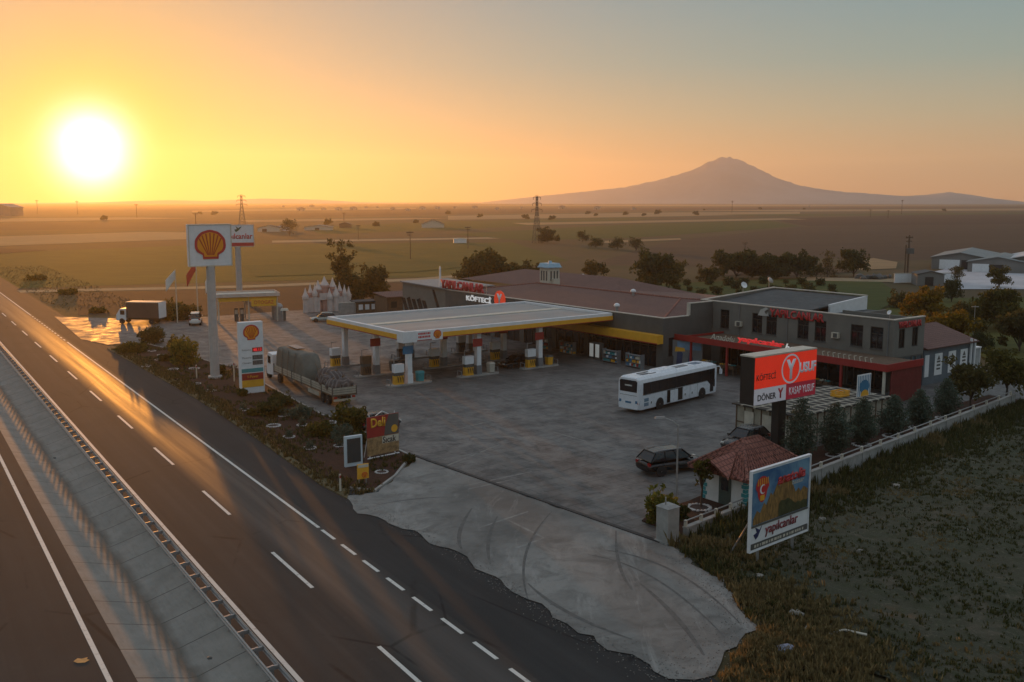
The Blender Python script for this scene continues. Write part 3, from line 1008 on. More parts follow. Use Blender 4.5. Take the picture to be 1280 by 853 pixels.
text('canopy_script', 'bazaar', 3.3, .85, (-.13, 10.3, 4.35), mat('lit_white_letter', (.75, .75, .72), .4, .05, 1, emit=.25), can, rt, .12, shear=.35)
text('canopy_lettering', 'Anadolu', 3.6, .62, (-.13, 20.6, 4.4), m_offwhite, can, rt, .08, shear=.3)
mb = MB()
rg = random.Random(5)
for k in range(10):
    y = 1.6 + k * .62
    mb.tube((-.1, y, 4.05), (-.1, y + .1, 4.45), .05, .03, 5)
    mb.tube((-.1, y + .1, 4.45), (-.1, y - .22, 4.55), .05, .02, 5)
mb.build('finial', m_offwhite, can)
mb = MB()
for k in range(5):
    mb.box(.9 + k, 1.0 + k, .3, L2 - 4.2, 3.45, 3.549)
mb.build('rafter', m_wood, can)

# long single-storey restaurant and fuel shop
RS0, RS1, RT0 = 81.7, 128.8, 84.0
res = thing('restaurant_building', 'long dark single storey block with brown tiled hip roof behind the fuel canopy', 'building', ST(RS0, RT0), RZ_ST)
L3 = RS1 - RS0
mb = MB()
mb.box(0, .3, 0, L3, 3.6, 6.0)                         # upper front
for y0, y1 in ((0, 1.0), (13.4, 14.2), (20, 20.8), (27, 28), (34, 35), (41, 42), (46.3, L3)):
    mb.box(0, .3, y0, y1, 0, 3.6)
side_wall(mb, .002, .3, 4.4, 0, 6.0, [(1.0, 3.1, 1.3, 3.6)])
mb.box(4.4, 9.0, .002, .3, 0, 7.5)
mb.box(.3, 30, L3 - .3, L3 - .002, 0, 5.6)
mb.box(29.7, 30, .3, L3 - .3, 0, 5.6)
mb.build('wall', m_walldark, res)
fo = MB().box(1.0, 3.1, .06, .12, 1.3, 1.4).box(1.0, 1.1, .06, .12, 1.4, 3.6).box(3.0, 3.1, .06, .12, 1.4, 3.6).box(2.0, 2.1, .06, .12, 1.4, 3.6).build('window', m_frame, res)
MB().box(1.0, 3.1, .13, .2, 1.3, 3.6).build('pane', m_glass, fo)
mb = MB()
mb.box(-.05, .35, -.05, L3, 6.002, 6.1).box(.35, 4.4, -.05, .35, 6.002, 6.1).box(4.35, 4.6, -.06, .34, 6.1, 7.6).box(4.6, 9, -.06, .34, 7.502, 7.6)
mb.build('coping', m_trim, res)
# hipped tile roof
mb = MB()
E0, E1, Y0, Y1 = .5, 29.5, .6, L3 - .5
RX = 11.5
vs = [(E0, Y0, 5.7), (E1, Y0, 5.7), (E1, Y1, 5.7), (E0, Y1, 5.7), (RX, Y0 + 7.5, 7.05), (RX, Y1 - 8, 7.05)]
mb.add(vs, [(0, 3, 5, 4), (1, 4, 5, 2), (0, 4, 1), (3, 2, 5)])
mb.add([(x, y, z - .18) for x, y, z in vs], [(4, 5, 3, 0), (2, 5, 4, 1), (1, 4, 0), (5, 2, 3)])
roof = mb.build('roof', m_tile, res)
mb = MB()
mb.tube((RX, Y0 + 7.4, 7.07), (RX, Y1 - 7.9, 7.07), .16, .16, 6)
for c_ in (0, 1):
    mb.tube(vs[c_], vs[4], .13, .13, 6)
for c_ in (2, 3):
    mb.tube(vs[c_], vs[5], .13, .13, 6)
mb.build('ridge_tile', m_tile_red, roof)
# second gable behind with clay-red flashing
mb = MB()
mb.add([(13, 22, 6.2), (30, 22, 5.6), (30, 62, 5.6), (13, 62, 6.2), (21, 30, 8.0), (21, 54, 8.0)], [(0, 3, 5, 4), (1, 4, 5, 2), (0, 4, 1), (3, 2, 5)])
rr = mb.build('rear_roof', m_tile, res)
MB().tube((13, 22.2, 6.3), (13, 36, 6.3), .2, .2, 6).build('flashing', mat('rust_flashing', (.22, .06, .03), .7, .3, 1), rr)
# fuel shop front: glazing and yellow fascia
mb = MB().box(-1.0, -.02, -.1, 21, 3.0, 4.05)
fy = mb.build('shop_fascia', m_yellow, res)
MB().box(-1.03, -1.002, -.1, 21, 3.0, 3.12).build('fascia_stripe', m_red, fy)
mb = MB()
for y0, y1 in ((1.0, 13.4), (14.2, 20), (20.8, 27), (28, 34), (35, 41), (42, 46.3)):
    mb.box(.12, .18, y0, y1, 0.05, 3.6)
gl = mb.build('shopfront', m_glass, res)
mb = MB()
for k in range(32):
    mb.box(.05, .12, 1.0 + k * 1.42, 1.08 + k * 1.42, 0, 3.6)
mb.box(.05, .119, 1.0, 46, 2.5, 2.58)
mb.build('mullion', m_frame, gl)
# wedge end with slanted glazing and white letters
mb = MB()
WL = 13.0
mb.yprism([(L3 + .002, 0), (L3 + .002, 6.1), (L3 + WL, 6.35), (L3 + WL, 0)], 0, 9)
mb.build('end_block', m_wallgrey, res)
MB().yprism([(L3 - .5, 6.12), (L3 + WL + .2, 6.37), (L3 + WL + .2, 6.55), (L3 - .5, 6.3)], -.4, 9.2).build('end_roof', m_greymetal, res)
mb = MB()
for k in range(5):
    y = L3 + 4.0 + k * 1.6
    mb.yprism([(y, .4), (y + 1.9, 3.8 + .3 * (k % 2)), (y + 2.9, 3.8), (y + 1.2, .4)], -.05, -.003)
mb.yprism([(L3 + .3, .5), (L3 + 3.2, 5.8), (L3 + 3.8, 5.8), (L3 + 1.2, .5)], -.06, -.003)
mb.build('slanted_panel', m_glass, res)
text('roof_lettering', 'YAPILCANLAR', 11.6, 1.35, (-.1, 42.2, 6.95), m_redsign, res, rt, .25, bold=.03)
mb = MB()
for k in range(9):
    mb.tube((.15, 36.2 + k * 1.45, 6.1), (.15, 36.2 + k * 1.45, 7.6), .05, .05, 5)
mb.box(.1, .2, 36, 48, 6.45, 6.53).box(.1, .2, 36, 48, 7.2, 7.28)
mb.build('letter_rack', m_steel, res)
text('front_lettering', 'KÖFTECİ', 6.4, 1.0, (-.005, 38.0, 5.35), mat('lit_white_sign', (.75, .75, .75), .4, .05, 1, emit=.25), res, rt, .12, bold=.03)
mb = MB()
mb.lathe([(1.35, -.1), (1.35, 0)], 24)
o = mb.build('round_sign', mat('lit_red_disc', (.62, .05, .02), .4, .1, 1, emit=.3), res)
o.rotation_euler = (0, math.pi / 2, 0); o.location = (-.03, 32.6, 5.6)
text('sign_letter', 'Y', 1.3, 1.7, (-.14, 32.6, 5.65), m_white, res, rt, .05, bold=.06)
MB().lathe([(.18, 6.3), (.14, 9.2), (.05, 9.6)], 8, (.6, 49.5)).build('mast', m_white, res)
# roof top fittings: each its own thing standing on the roof
tur = thing('roof_turret', 'small white roof turret with pale blue cap on the brown tiled roof', 'turret', ST(RS0 + 38.5, RT0 + 14.0, 6.2), RZ_ST)
mb = MB().box(-1.1, 1.1, -1.1, 1.1, 0, 3.2)
mb.box(-.55, .55, -1.9, -1.102, 0, 1.5)
mb.build('body', m_offwhite, tur)
mb = MB()
for x in (-.75, -.1, .5):
    mb.box(x, x + .3, -1.13, -1.101, 1.2, 2.7)
    mb.box(-1.13, -1.101, x, x + .3, 1.2, 2.7)
mb.build('louvre', m_walldark, tur)
mb = MB().frustum((-1.35, 1.35, -1.35, 1.35), (-1.1, 1.1, -1.1, 1.1), 3.202, 3.9)
mb.box(-1.4, 1.4, -1.4, 1.4, 3.2, 3.35)
mb.tube((-.5, -.5, 3.9), (-.5, -.5, 4.3), .18, .14, 8).tube((.5, .3, 3.9), (.5, .3, 4.2), .18, .14, 8)
mb.build('cap', mat('pale_blue_metal', (.28, .45, .58), .4, .15, 2), tur)
def roof_fan(x, y, z, label):
    t = thing('roof_ventilator', label, 'ventilator', ST(RS0 + y, RT0 + x, z), RZ_ST)
    MB().lathe([(.2, -.3), (.2, .5)], 12).build('neck', m_steel, t)
    MB().lathe([(.36, .5), (.40, .62), (.30, .82), (.08, .92)], 14).build('cowl', m_white, t)
    return t
roof_fan(10.5, 16, 6.9, 'white ventilator cowl nearest the tall grey end wall on the tiled roof')
roof_fan(1.2, 9.3, 6.1, 'small white ventilator on the parapet above the end of the yellow fascia')
roof_fan(24, 42, 6.8, 'pale ventilator near the red rooftop letters at the far end')
def dish(name, p, label, rz, sc_=.85):
    t = thing(name, label, 'satellite dish', p, rz)
    MB().tube((0, 0, 0), (0, 0, 1.1), .05, .05, 6).build('mast', m_steel, t)
    mb = MB()
    for k in range(5):
        pass
    d = MB().lathe([(.02, .0), (.25, .05), (.45, .13), (.52, .2), (.50, .21), (.42, .15), (.02, .03)], 14).build('reflector', m_white, t)
    d.location = (0, -.1, 1.2); d.rotation_euler = (R(60), 0, 0)
    t.scale = (sc_,) * 3
    return t
dish('satellite_dish', ST(84.0, 101.0, 7.9), 'upright white satellite dish nearest the tiled roof on the long coping of the grey building', R(20))
dish('satellite_dish', ST(83.4, 105.5, 8.3), 'pale satellite dish on the far rear edge of the dark flat roof', R(120))
dish('satellite_dish', ST(58.0, 93.3, 7.66), 'small dish on the front right corner of the grey building', R(-60), .5)

# blue-grey annex at the right
ann = thing('annex_building', 'low blue grey annex with white poster panels and brown pitched roof beside grey building', 'building', ST(57.0, 98.6), RZ_ST)
mb = MB().box(0, 10.4, 0, 9.0, 0, 3.9)
m_annex = mat('blue_grey_paint', (.10, .125, .15), .7, .15, .8)
mb.build('wall', m_annex, ann)
mb = MB()
mb.yprism([(-.4, 3.92), (-.4, 4.05), (5, 5.7), (9.6, 4.0), (9.6, 3.92)], -.0, 10.8)
mb.build('roof', m_tile, ann)
for k, x in enumerate((.25, 2.2, 5.0, 7.5)):
    wd = .8 if k == 0 else 1.5
    p_ = MB().box(x, x + wd, -.05, -.002, .9, 3.3).build('poster', m_white, ann)
    mb = MB()
    cx = x + wd / 2
    mb.xprism([(cx - .3, 2.6), (cx, 3.1), (cx + .3, 2.6)], -.07, -.051)
    for z in (2.3, 1.9, 1.5):
        mb.box(cx - .35, cx + .35, -.07, -.051, z, z + .2)
    if k:
        mb.build('poster_print', m_walldark, p_)
mb = MB().box(9.3, 9.5, -.3, -.1, 0, 4.4).box(10.1, 10.3, -.3, -.1, 0, 4.2)
mb.build('downpipe', m_white, ann)
o = thing('glazed_door_lobby', 'white framed glazed lobby at the right end of the blue grey annex', 'porch', ST(58.0, 109.4), RZ_ST)
MB().box(0, 3, 0, 3, 0, 2.8).build('pane', mat('milky_glass', (.38, .40, .42), .2, .2, .6), o)
mb = MB()
for x in (-.05, 1.5, 2.95):
    mb.box(x, x + .1, -.05, .0, 0, 2.9)
mb.box(-.1, 3.1, -.1, 3.1, 2.802, 2.95)
mb.build('frame', m_white, o)

# ---------------------------------------------------------------- fuel canopy
CS0, CS1, CT0, CT1 = 90.3, 108.3, 53.5, 83.8
fc = thing('fuel_canopy', 'wide flat fuel station canopy with yellow edge band on white columns', 'canopy', ST(CS0, CT0), RZ_ST)
D, W_ = CS1 - CS0, CT1 - CT0
mb = MB().box(0, W_, 0, D, 5.0, 5.12)
mb.build('ceiling', mat('canopy_soffit', (.38, .37, .35), .6, .12, .5), fc)
m_sheet, nt, b = new_mat('ribbed_roof_sheet')
v = _coord(nt)
sx = nt.nodes.new('ShaderNodeSeparateXYZ'); nt.links.new(v, sx.inputs[0])
wv = nt.nodes.new('ShaderNodeMath'); wv.operation = 'PINGPONG'; nt.links.new(sx.outputs['X'], wv.inputs[0]); wv.inputs[1].default_value = .25
c = _mix(nt, _range(nt, _noise(nt, .25, 6, .65, _coord(nt, (.3, 1, 1))), .3, .7), (.22, .215, .21), (.33, .325, .315))
c = _mix(nt, _range(nt, _noise(nt, 1.6, 5, .7, v), .55, .75, 0, .5), c, (.16, .15, .14))
nt.links.new(c, b.inputs['Base Color']); b.inputs['Roughness'].default_value = .55; b.inputs['Metallic'].default_value = .15
bn = nt.nodes.new('ShaderNodeBump'); bn.inputs['Strength'].default_value = .5; bn.inputs['Distance'].default_value = .06
nt.links.new(wv.outputs[0], bn.inputs['Height']); nt.links.new(bn.outputs[0], b.inputs['Normal'])
mb = MB()
for k, (y0, y1, za, zb) in enumerate(((.7, 9.4, 5.72, 5.60), (10.6, D - .7, 5.60, 5.72))):
    mb.add([(.4, y0, za), (W_ - .4, y0, za), (W_ - .4, y1, zb), (.4, y1, zb)], [(0, 1, 2, 3)])
rf = mb.build('roof_sheet', m_sheet, fc)
MB().box(.4, W_ - .4, 9.3, 10.7, 5.5, 5.68).build('gutter', m_offwhite, rf)
mb = MB()
for x0, x1, y0, y1 in ((-.0, W_, 0, .45), (0, W_, D - .45, D), (0, .45, .45, D - .45), (W_ - .45, W_, .45, D - .45)):
    mb.box(x0, x1, y0, y1, 5.50, 5.92)
mb.build('parapet', m_white, fc)
mb = MB()
mb.box(-.06, W_ + .06, -.06, 0, 4.98, 5.56).box(-.06, W_ + .06, D, D + .06, 4.98, 5.56).box(-.06, 0, 0, D, 4.98, 5.56).box(W_, W_ + .06, 0, D, 4.98, 5.56)
yb = mb.build('edge_band', m_yellow, fc)
mb = MB().box(-.075, W_ + .07, -.075, -.062, 4.98, 5.07).box(-.075, -.062, -.062, D, 4.98, 5.07)
mb.build('red_stripe', m_red, yb)
cp = MB().box(-.12, 1.6, -.12, -.062, 4.75, 5.95).build('corner_panel', m_white, fc)
MB().box(-.12, -.062, -.062, 1.2, 4.75, 5.95).build('corner_return', m_white, cp)
p2 = MB().box(1.6, 3.5, -.16, -.062, 4.85, 5.9).build('name_board', m_white, fc)
rgb = random.Random(3)
for z in (5.5, 5.15):
    mb = MB()
    x = 1.75
    while x < 3.2:
        wl_ = rgb.uniform(.08, .2)
        mb.box(x, x + wl_, -.17, -.161, z, z + .22); x += wl_ + .05
    mb.build('board_lettering', m_redsign, p2)
MB().box(1.62, 3.48, -.17, -.161, 4.86, 4.95).build('board_stripe', m_red, p2)
em = MB().box(3.5, 4.9, -.16, -.062, 4.8, 5.95).build('emblem_board', m_white, fc)
shell_mark(em, 4.2, 5.38, 1.0, -.161)
COLS = [(1.2, 1.0), (10.4, 1.0), (19.4, 1.0), (1.2, 8.2), (10.4, 8.2), (19.4, 8.2), (1.2, 15.8), (10.4, 15.8), (19.4, 15.8)]
for x, y in COLS:
    co = MB().box(x - .28, x + .28, y - .28, y + .28, 0.15, 5.0).build('column', m_white, fc)
    MB().box(x - .34, x + .34, y - .34, y + .34, .14, 1.2).build('column_base', m_greymetal if (x, y) != (1.2, 1.0) else m_white, co)
    if y < 9:
        MB().box(x - .9, x + .4, y - .34, y - .282, 3.4, 4.3).build('pump_number_board', m_blue if (x, y) == (1.2, 1.0) else m_red, co)

# pumps on their islands, the first of each kind built with its parts
pump = thing('fuel_pump', 'white fuel dispenser with blue side panel beside the canopy corner column', 'fuel pump', (0, 0, 0), RZ_ST, 'fuel pumps under the canopy')
MB().box(-.55, .55, -.28, .28, 0, .95).build('cabinet', m_yellow, pump)
MB().box(-.55, .55, -.28, .28, .952, 1.3).build('display', m_walldark, pump)
MB().box(-.6, .6, -.3, .3, 1.302, 2.2).build('head', m_white, pump)
for sx_ in (-1, 1):
    for k in (-.3, 0, .3):
        mb = MB().path([(k, sx_ * .3, 1.0), (k + .05, sx_ * .45, .5), (k + .1, sx_ * .42, .25), (k + .15, sx_ * .31, .8)], .025, 5)
        mb.build('hose', m_black, pump)
MB().tube((-.5, 0, 2.2), (-.5, 0, 2.9), .05, .05, 6).tube((-.5, 0, 2.9), (.3, 0, 2.9), .05, .04, 6).build('hose_mast', m_steel, pump)
isl = thing('pump_island', 'raised kerbed island under the column at the near left canopy corner', 'pump island', (0, 0, 0), RZ_ST, 'pump islands')
MB().prism([(-2.8, -.3), (-2.5, -.6), (2.5, -.6), (2.8, -.3), (2.8, .3), (2.5, .6), (-2.5, .6), (-2.8, .3)], 0, .15).build('kerb', m_kerb, isl)
for sx_ in (-1, 1):
    MB().path([(sx_ * 2.55, -.4, .15), (sx_ * 2.55, -.4, .75), (sx_ * 2.55, .4, .75), (sx_ * 2.55, .4, .15)], .05, 7).build('hoop', m_greymetal, isl)
names_row = ['nearest the price sign', 'in the middle', 'furthest from the highway']
rows = ['front', 'second', 'rear']
first = True
tints = {}
for i, (x, y) in enumerate(COLS):
    r_, c_ = i // 3, i % 3
    p = ST(CS0 + y, CT0 + x, .012)
    il = 'pump island in the %s row of canopy columns, %s' % (rows[r_], ('nearest the highway', 'in the middle of its row', 'nearest the shop')[c_])
    pl = 'fuel pump by the %s row column %s' % (rows[r_], ('nearest the highway', 'in the middle', 'nearest the shop')[c_])
    if first:
        isl.location = p; pump.location = p + SV * -1.35 + Vector((0, 0, .15)); first = False
        isl['label'] = il; pump['label'] = pl
    else:
        dup(isl, p, label=il)
        q = dup(pump, p + SV * -1.35 + Vector((0, 0, .15)), label=pl)
        for c in q.children:  # one second-row pump browned in its paint to carry its backlit look
            if c.name.startswith('cabinet') and i in (3, 7, 8):
                c.material_slots[0].link = 'OBJECT'; c.material_slots[0].material = m_wood if i == 3 else m_greymetal
            if c.name.startswith('head') and i == 3:
                c.material_slots[0].link = 'OBJECT'; c.material_slots[0].material = m_wood
# blue and yellow bins by the pumps
def bin_(loc, m_, label):
    t = thing('waste_bin', label, 'bin', loc, RZ_ST)
    MB().frustum((-.32, .32, -.3, .3), (-.38, .38, -.35, .35), .05, 1.0).build('body', m_, t)
    MB().frustum((-.42, .42, -.39, .39), (-.3, .3, -.28, .28), 1.002, 1.2).build('lid', m_walldark if m_ is m_yellow else m_, t)
    return t
bin_(ST(CS0 + 1.0, CT0 + 2.6, .16), m_teal, 'turquoise bin beside the column at the near left corner of the canopy')
bin_(ST(CS0 + 1.0, CT0 + 20.9, .16), m_yellow, 'yellow bin beside the front column nearest the shop')
bin_(ST(CS0 + 8.5, CT0 + 3.6, .16), m_walldark, 'dark bin beside the second row column nearest the highway')
bin_(ST(CS0 + 1.0, CT0 + 12.2, .16), mat('pale_bin', (.45, .42, .36), .6, .1, 2), 'pale bin beside the middle column of the front row')

# goods in front of the fuel shop
def rack(loc, rz, label, cols, seed):
    t = thing('display_rack', label, 'display rack', loc, rz)
    mb = MB()
    for x in (-1.3, 1.3):
        mb.box(x - .04, x + .04, -.3, .3, 0, 1.7)
    for z in (.15, .6, 1.05, 1.5):
        mb.box(-1.3, 1.3, -.3, .3, z, z + .05)
    mb.build('shelf', m_greymetal, t)
    rg = random.Random(seed)
    for z in (.2, .65, 1.1):
        x = -1.2
        while x < 1.05:
            wd = rg.uniform(.18, .4)
            MB().box(x, x + wd - .04, -.25, .2, z, z + rg.uniform(.2, .36)).build('goods', rg.choice(cols), t)
            x += wd
    return t
GOODS = [m_yellow, m_red, m_white, m_blue, m_offwhite, m_walldark, m_teal]
for k, (s_, t_, lb) in enumerate([(84.2, 81.9, 'shelf of mixed goods nearest the grey end wall under the yellow fascia'),
                                  (88.4, 82.0, 'shelf of mixed goods under the yellow fascia between the fridges and the end wall'),
                                  (97.0, 82.2, 'shelf of mixed goods at the fuel shop front behind the pumps'),
                                  (102.0, 82.2, 'shelf of mixed goods at the far left of the fuel shop front')]):
    rack(ST(s_, t_, .012), RZ_FRONT, lb, GOODS, k)
def fridge(loc, label):
    t = thing('drinks_fridge', label, 'fridge', loc, RZ_FRONT)
    MB().box(-.4, .4, -.35, .35, 0, 2.1).build('cabinet', m_walldark, t)
    MB().box(-.34, .34, -.39, -.351, .3, 1.95).build('door', mat('lit_fridge_glass', (.55, .57, .55), .3, .1, 2, emit=.15), t)
fridge(ST(92.4, 82.6, .012), 'drinks fridge with pale door at shop front, left one of the pair')
fridge(ST(91.3, 82.6, .012), 'drinks fridge with pale door at shop front, right one of the pair')
# ---------------------------------------------------------------- tall signs and boards
def pylon(name, label, loc, rz, h_bot, h_top, wd, th, r0):
    t = thing(name, label, 'sign', loc, rz)
    MB().lathe([(r0 * 1.5, 0), (r0 * 1.5, .25), (r0, .26), (r0 * .92, h_bot)], 16).build('pole', m_pole, t, smooth=False)
    MB().box(-wd / 2, wd / 2, -th / 2, th / 2, h_bot, h_top).build('sign_box', m_white, t, bevel=.04)
    fr = MB()
    for s_ in (-1,):
        y0, y1 = s_ * th / 2 - .04, s_ * th / 2 - .002
        fr.box(-wd / 2, wd / 2, y0, y1, h_bot, h_bot + .12).box(-wd / 2, wd / 2, y0, y1, h_top - .12, h_top)
        fr.box(-wd / 2, -wd / 2 + .12, y0, y1, h_bot + .12, h_top - .12).box(wd / 2 - .12, wd / 2, y0, y1, h_bot + .12, h_top - .12)
    fr.build('frame', m_offwhite, t)
    return t
g = G(269, 473)
t = pylon('pylon_sign', 'tallest pole sign with square white box and scallop shell emblem', (g.x, g.y, .05), R(31), 12.6, 17.25, 4.75, .75, .52)
shell_mark(t, 0, 14.9, 3.35, -.40)
g = G(299.6, 372)
t = pylon('pole_sign', 'white sign box with red serif lettering on slim pole behind the scallop sign', (g.x, g.y, 0), R(24), 10.4, 14.9, 6.6, .7, .62)
text('sign_lettering', 'yapılcanlar', 6.0, 1.45, (0, -.37, 12.4), m_redsign, t, bold=.02)
p_ = MB().box(-3.25, 3.25, -.39, -.36, 10.55, 11.25).build('sign_stripe', m_redsign, t)
mb = MB()
mb.xprism([(-.3, 13.4), (.2, 13.7), (.9, 14.5), (.5, 14.4), (.2, 14.2), (-.3, 14.6), (-.1, 14.0), (-.6, 13.9)], -.39, -.36)
mb.build('bird_mark', mat('dark_green_mark', (.03, .09, .05), .5, .1, 2), t)

g = G(315.5, 492)
t = thing('price_sign', 'white fuel price board with shell emblem standing in the red planting bed', 'sign', (g.x, g.y, .05), R(34))
MB().box(-1.28, 1.28, -.3, .3, 0, 7.5).build('board', m_white, t, bevel=.08)
shell_mark(t, 0, 6.35, 1.65, -.302)
m_led = mat('lit_red_digits', (.9, .04, .05), .4, .05, 1, emit=.5)
for k, z in enumerate((4.35, 3.55, 3.0)):
    d = MB().box(.05, 1.12, -.33, -.302, z, z + .45).build('price_window', m_walldark if k else m_red, t)
    text('price_digits', ('48.13', '46.90', '25.29')[k], .85, .32, (.58, -.335, z + .22), m_led if k == 0 else m_greymetal, d, ext=.01)
    text('fuel_name', ('Kurşunsuz', 'Motorin', 'Otogaz')[k], .95, .2, (-.55, -.305, z + .24), m_greymetal, t, ext=.01)
MB().box(-1.14, 1.14, -.33, -.302, 2.25, 2.65).build('service_strip', m_teal, t)
d = MB().box(-1.14, 1.14, -.33, -.302, 1.45, 2.15).build('shop_strip', m_red, t)
text('shop_lettering', 'V-Power', 1.2, .3, (0, -.335, 1.8), m_yellow, d, ext=.01)
MB().box(-1.14, 1.14, -.33, -.302, .7, 1.43).build('yellow_strip', m_yellow, t)

# big red lit board on the black post
t = thing('lit_billboard', 'red and white lit restaurant billboard on a thick black post behind the tiled hut', 'billboard', ST(47.7, 63.0, .05), RZ_ST)
MB().box(-.45, .45, .35, 1.05, 0, 4.4).build('post', m_black, t)
MB().box(-4.0, 3.6, 0, 1.35, 4.35, 8.05).build('casing', m_black, t)
MB().box(-4.05, 3.65, -.02, 1.4, 8.052, 8.16).build('top_cover', m_offwhite, t)
m_lit = mat('lit_red_face', (.70, .032, .014), .4, .05, .6, emit=.26)
m_litw = mat('lit_white_face', (.62, .60, .66), .4, .05, .6, emit=.07)
f1 = MB().box(-3.98, 3.58, -.05, -.002, 5.62, 8.03).build('red_face', m_lit, t)
f2 = MB().box(-3.98, -.18, -.05, -.002, 4.37, 5.60).build('white_face', m_litw, t)
f3 = MB().box(-.16, 3.58, -.05, -.002, 4.37, 5.60).build('dark_red_face', mat('lit_dark_red_face', (.30, .02, .04), .4, .05, .6, emit=.15), t)
text('lettering', 'KÖFTECİ', 2.3, .62, (-2.65, -.055, 6.55), m_black, f1, ext=.01, bold=.01)
text('lettering', 'USUF', 2.1, .85, (2.48, -.055, 6.75), m_litw, f1, ext=.01, bold=.05)
text('initial', 'Y', 1.2, 1.6, (.35, -.055, 6.75), m_litw, f1, ext=.01, bold=.06)
mb = MB()
n = 36
vs = []
for i in range(n):
    a = 2 * math.pi * i / n
    for r_ in (1.18, 1.03):
        vs.append((.35 + math.cos(a) * r_, -.056, 6.8 + math.sin(a) * r_))
mb.add(vs, [(2 * i, 2 * i + 1, (2 * i + 3) % (2 * n), (2 * i + 2) % (2 * n)) for i in range(n)])
mb.build('ring', m_litw, f1)
text('lettering', 'DÖNER', 2.2, .6, (-2.5, -.055, 4.95), m_black, f2, ext=.01, bold=.02)
text('initial', 'Y', .7, .8, (-.85, -.055, 5.0), m_redsign, f2, ext=.01, bold=.05)
text('lettering', 'KASAP YUSUF', 3.2, .62, (1.8, -.055, 5.0), m_litw, f3, ext=.01, bold=.01)

# poster board in the weeds
g = G(974, 698)
BBL, BBR = ST(33.3, 41.3), ST(33.7, 46.9)
cx_, cy_ = (BBL.x + BBR.x) / 2, (BBL.y + BBR.y) / 2
t = thing('poster_billboard', 'white framed billboard with balloon and rock picture standing in the weeds', 'billboard', (cx_, cy_, 0), math.atan2(BBR.y - BBL.y, BBR.x - BBL.x))
Wd = (BBR - BBL).length
hw, zb, zt = Wd / 2, .95, 5.45
MB().box(-hw, hw, 0, .12, zb, zt).build('panel', m_white, t)
m_psky, nt, b = new_mat('printed_sky')
v = _coord(nt)
c = _mix(nt, _range(nt, _noise(nt, .55, 5, .6, v, .5), .4, .65), (.03, .11, .25), (.16, .30, .42))
nt.links.new(c, b.inputs['Base Color']); b.inputs['Roughness'].default_value = .4
pic = MB().box(-hw + .08, hw - .08, -.03, -.002, zb + 1.45, zt - .12).build('picture', m_psky, t)
m_rock1 = ground_mat('printed_rock', (.40, .23, .075), (.20, .12, .05), (.05, .038, .025), 1.2, 3.2, .5, stretch=(2.2, 1, .6), bump=0)
z0 = zb + 1.45
prof = [(-hw + .16, z0 + .35), (-2.3, z0 + .8), (-2.0, z0 + .62), (-1.65, z0 + 1.15), (-1.45, z0 + .95), (-1.05, z0 + 1.6), (-.85, z0 + 1.4), (-.45, z0 + 2.0), (-.25, z0 + 1.8),
        (.0, z0 + 2.25), (.3, z0 + 2.05), (.62, z0 + 2.3), (.95, z0 + 1.9), (1.2, z0 + 1.5), (1.4, z0 + 1.15), (1.7, z0 + 1.35), (1.9, z0 + 1.1), (2.2, z0 + 1.35), (hw - .16, z0 + 1.1)]
poly = [(x, z) for x, z in prof] + [(hw - .16, z0 + .02), (-hw + .16, z0 + .02)]
mb = MB()
for (xa, za), (xb, zb2) in zip(prof, prof[1:]):
    mb.add([(xa, -.034, z0 + .02), (xb, -.034, z0 + .02), (xb, -.034, zb2), (xa, -.034, za)], [(0, 1, 2, 3)])
mb.build('rock_print', m_rock1, pic)
mb = MB()
for (xa, za), (xb, zb2) in zip(prof[8:], prof[9:]):
    hh = .72
    mb.add([(xa, -.038, z0 + .02), (xb, -.038, z0 + .02), (xb, -.038, z0 + (zb2 - z0) * .42), (xa, -.038, z0 + (za - z0) * .42)], [(0, 1, 2, 3)])
mb.build('bush_print', mat('printed_bush', (.045, .05, .02), .5, .5, 3), pic)
def disc(mb, cx, cz, rx, rz_, y, n=24, a0=0, a1=2 * math.pi):
    vs = [(cx + math.cos(a0 + (a1 - a0) * i / n) * rx, y, cz + math.sin(a0 + (a1 - a0) * i / n) * rz_) for i in range(n)]
    mb.add(vs, [tuple(range(n))])
mb = MB()
bx, bz = -1.85, z0 + 2.05
mb.xprism([(bx + math.cos(a) * .62 * (1 if math.sin(a) > -.2 else .75), bz + math.sin(a) * (.62 if math.sin(a) > 0 else .85)) for a in [2 * math.pi * i / 24 for i in range(24)]], -.04, -.034)
bal = mb.build('balloon_print', m_redsign, pic)
mb = MB()
for k in range(6):
    x = bx - .45 + k * .18
    mb.box(x, x + .07, -.046, -.041, bz + .12, bz + .5)
mb.box(bx - .2, bx + .2, -.046, -.041, bz - .75, bz - .45)
mb.build('balloon_stripe', m_yellow, bal)
mb = MB()
vs = []
for i in range(17):
    a = R(50) + R(260) * i / 16
    vs.append((bx + .02 + math.cos(a) * .27, -.047, bz - .12 + math.sin(a) * .27))
    vs.append((bx + .09 + math.cos(a) * .21, -.047, bz - .12 + math.sin(a) * .21))
mb.add(vs, [(2 * i, 2 * i + 1, 2 * i + 3, 2 * i + 2) for i in range(16)])
mb.build('crescent', m_white, bal)
text('title_lettering', 'anatolia', 2.75, .62, (.95, -.04, zt - .85), m_redsign, pic, ext=.01, shear=.25, bold=.04)
text('subtitle', 'bazaar', 1.2, .26, (1.6, -.04, zt - 1.28), m_offwhite, pic, ext=.005, shear=.2)
MB().box(-hw + .08, hw - .08, -.05, -.002, z0 - .12, z0 - .02).build('dark_stripe', m_walldark, t)
text('name_lettering', 'yapılcanlar', 3.2, .72, (.15, -.03, zb + .92), mat('dark_red_print', (.22, .02, .03), .5, .1, 1), t, ext=.01, bold=.015)
mb = MB()
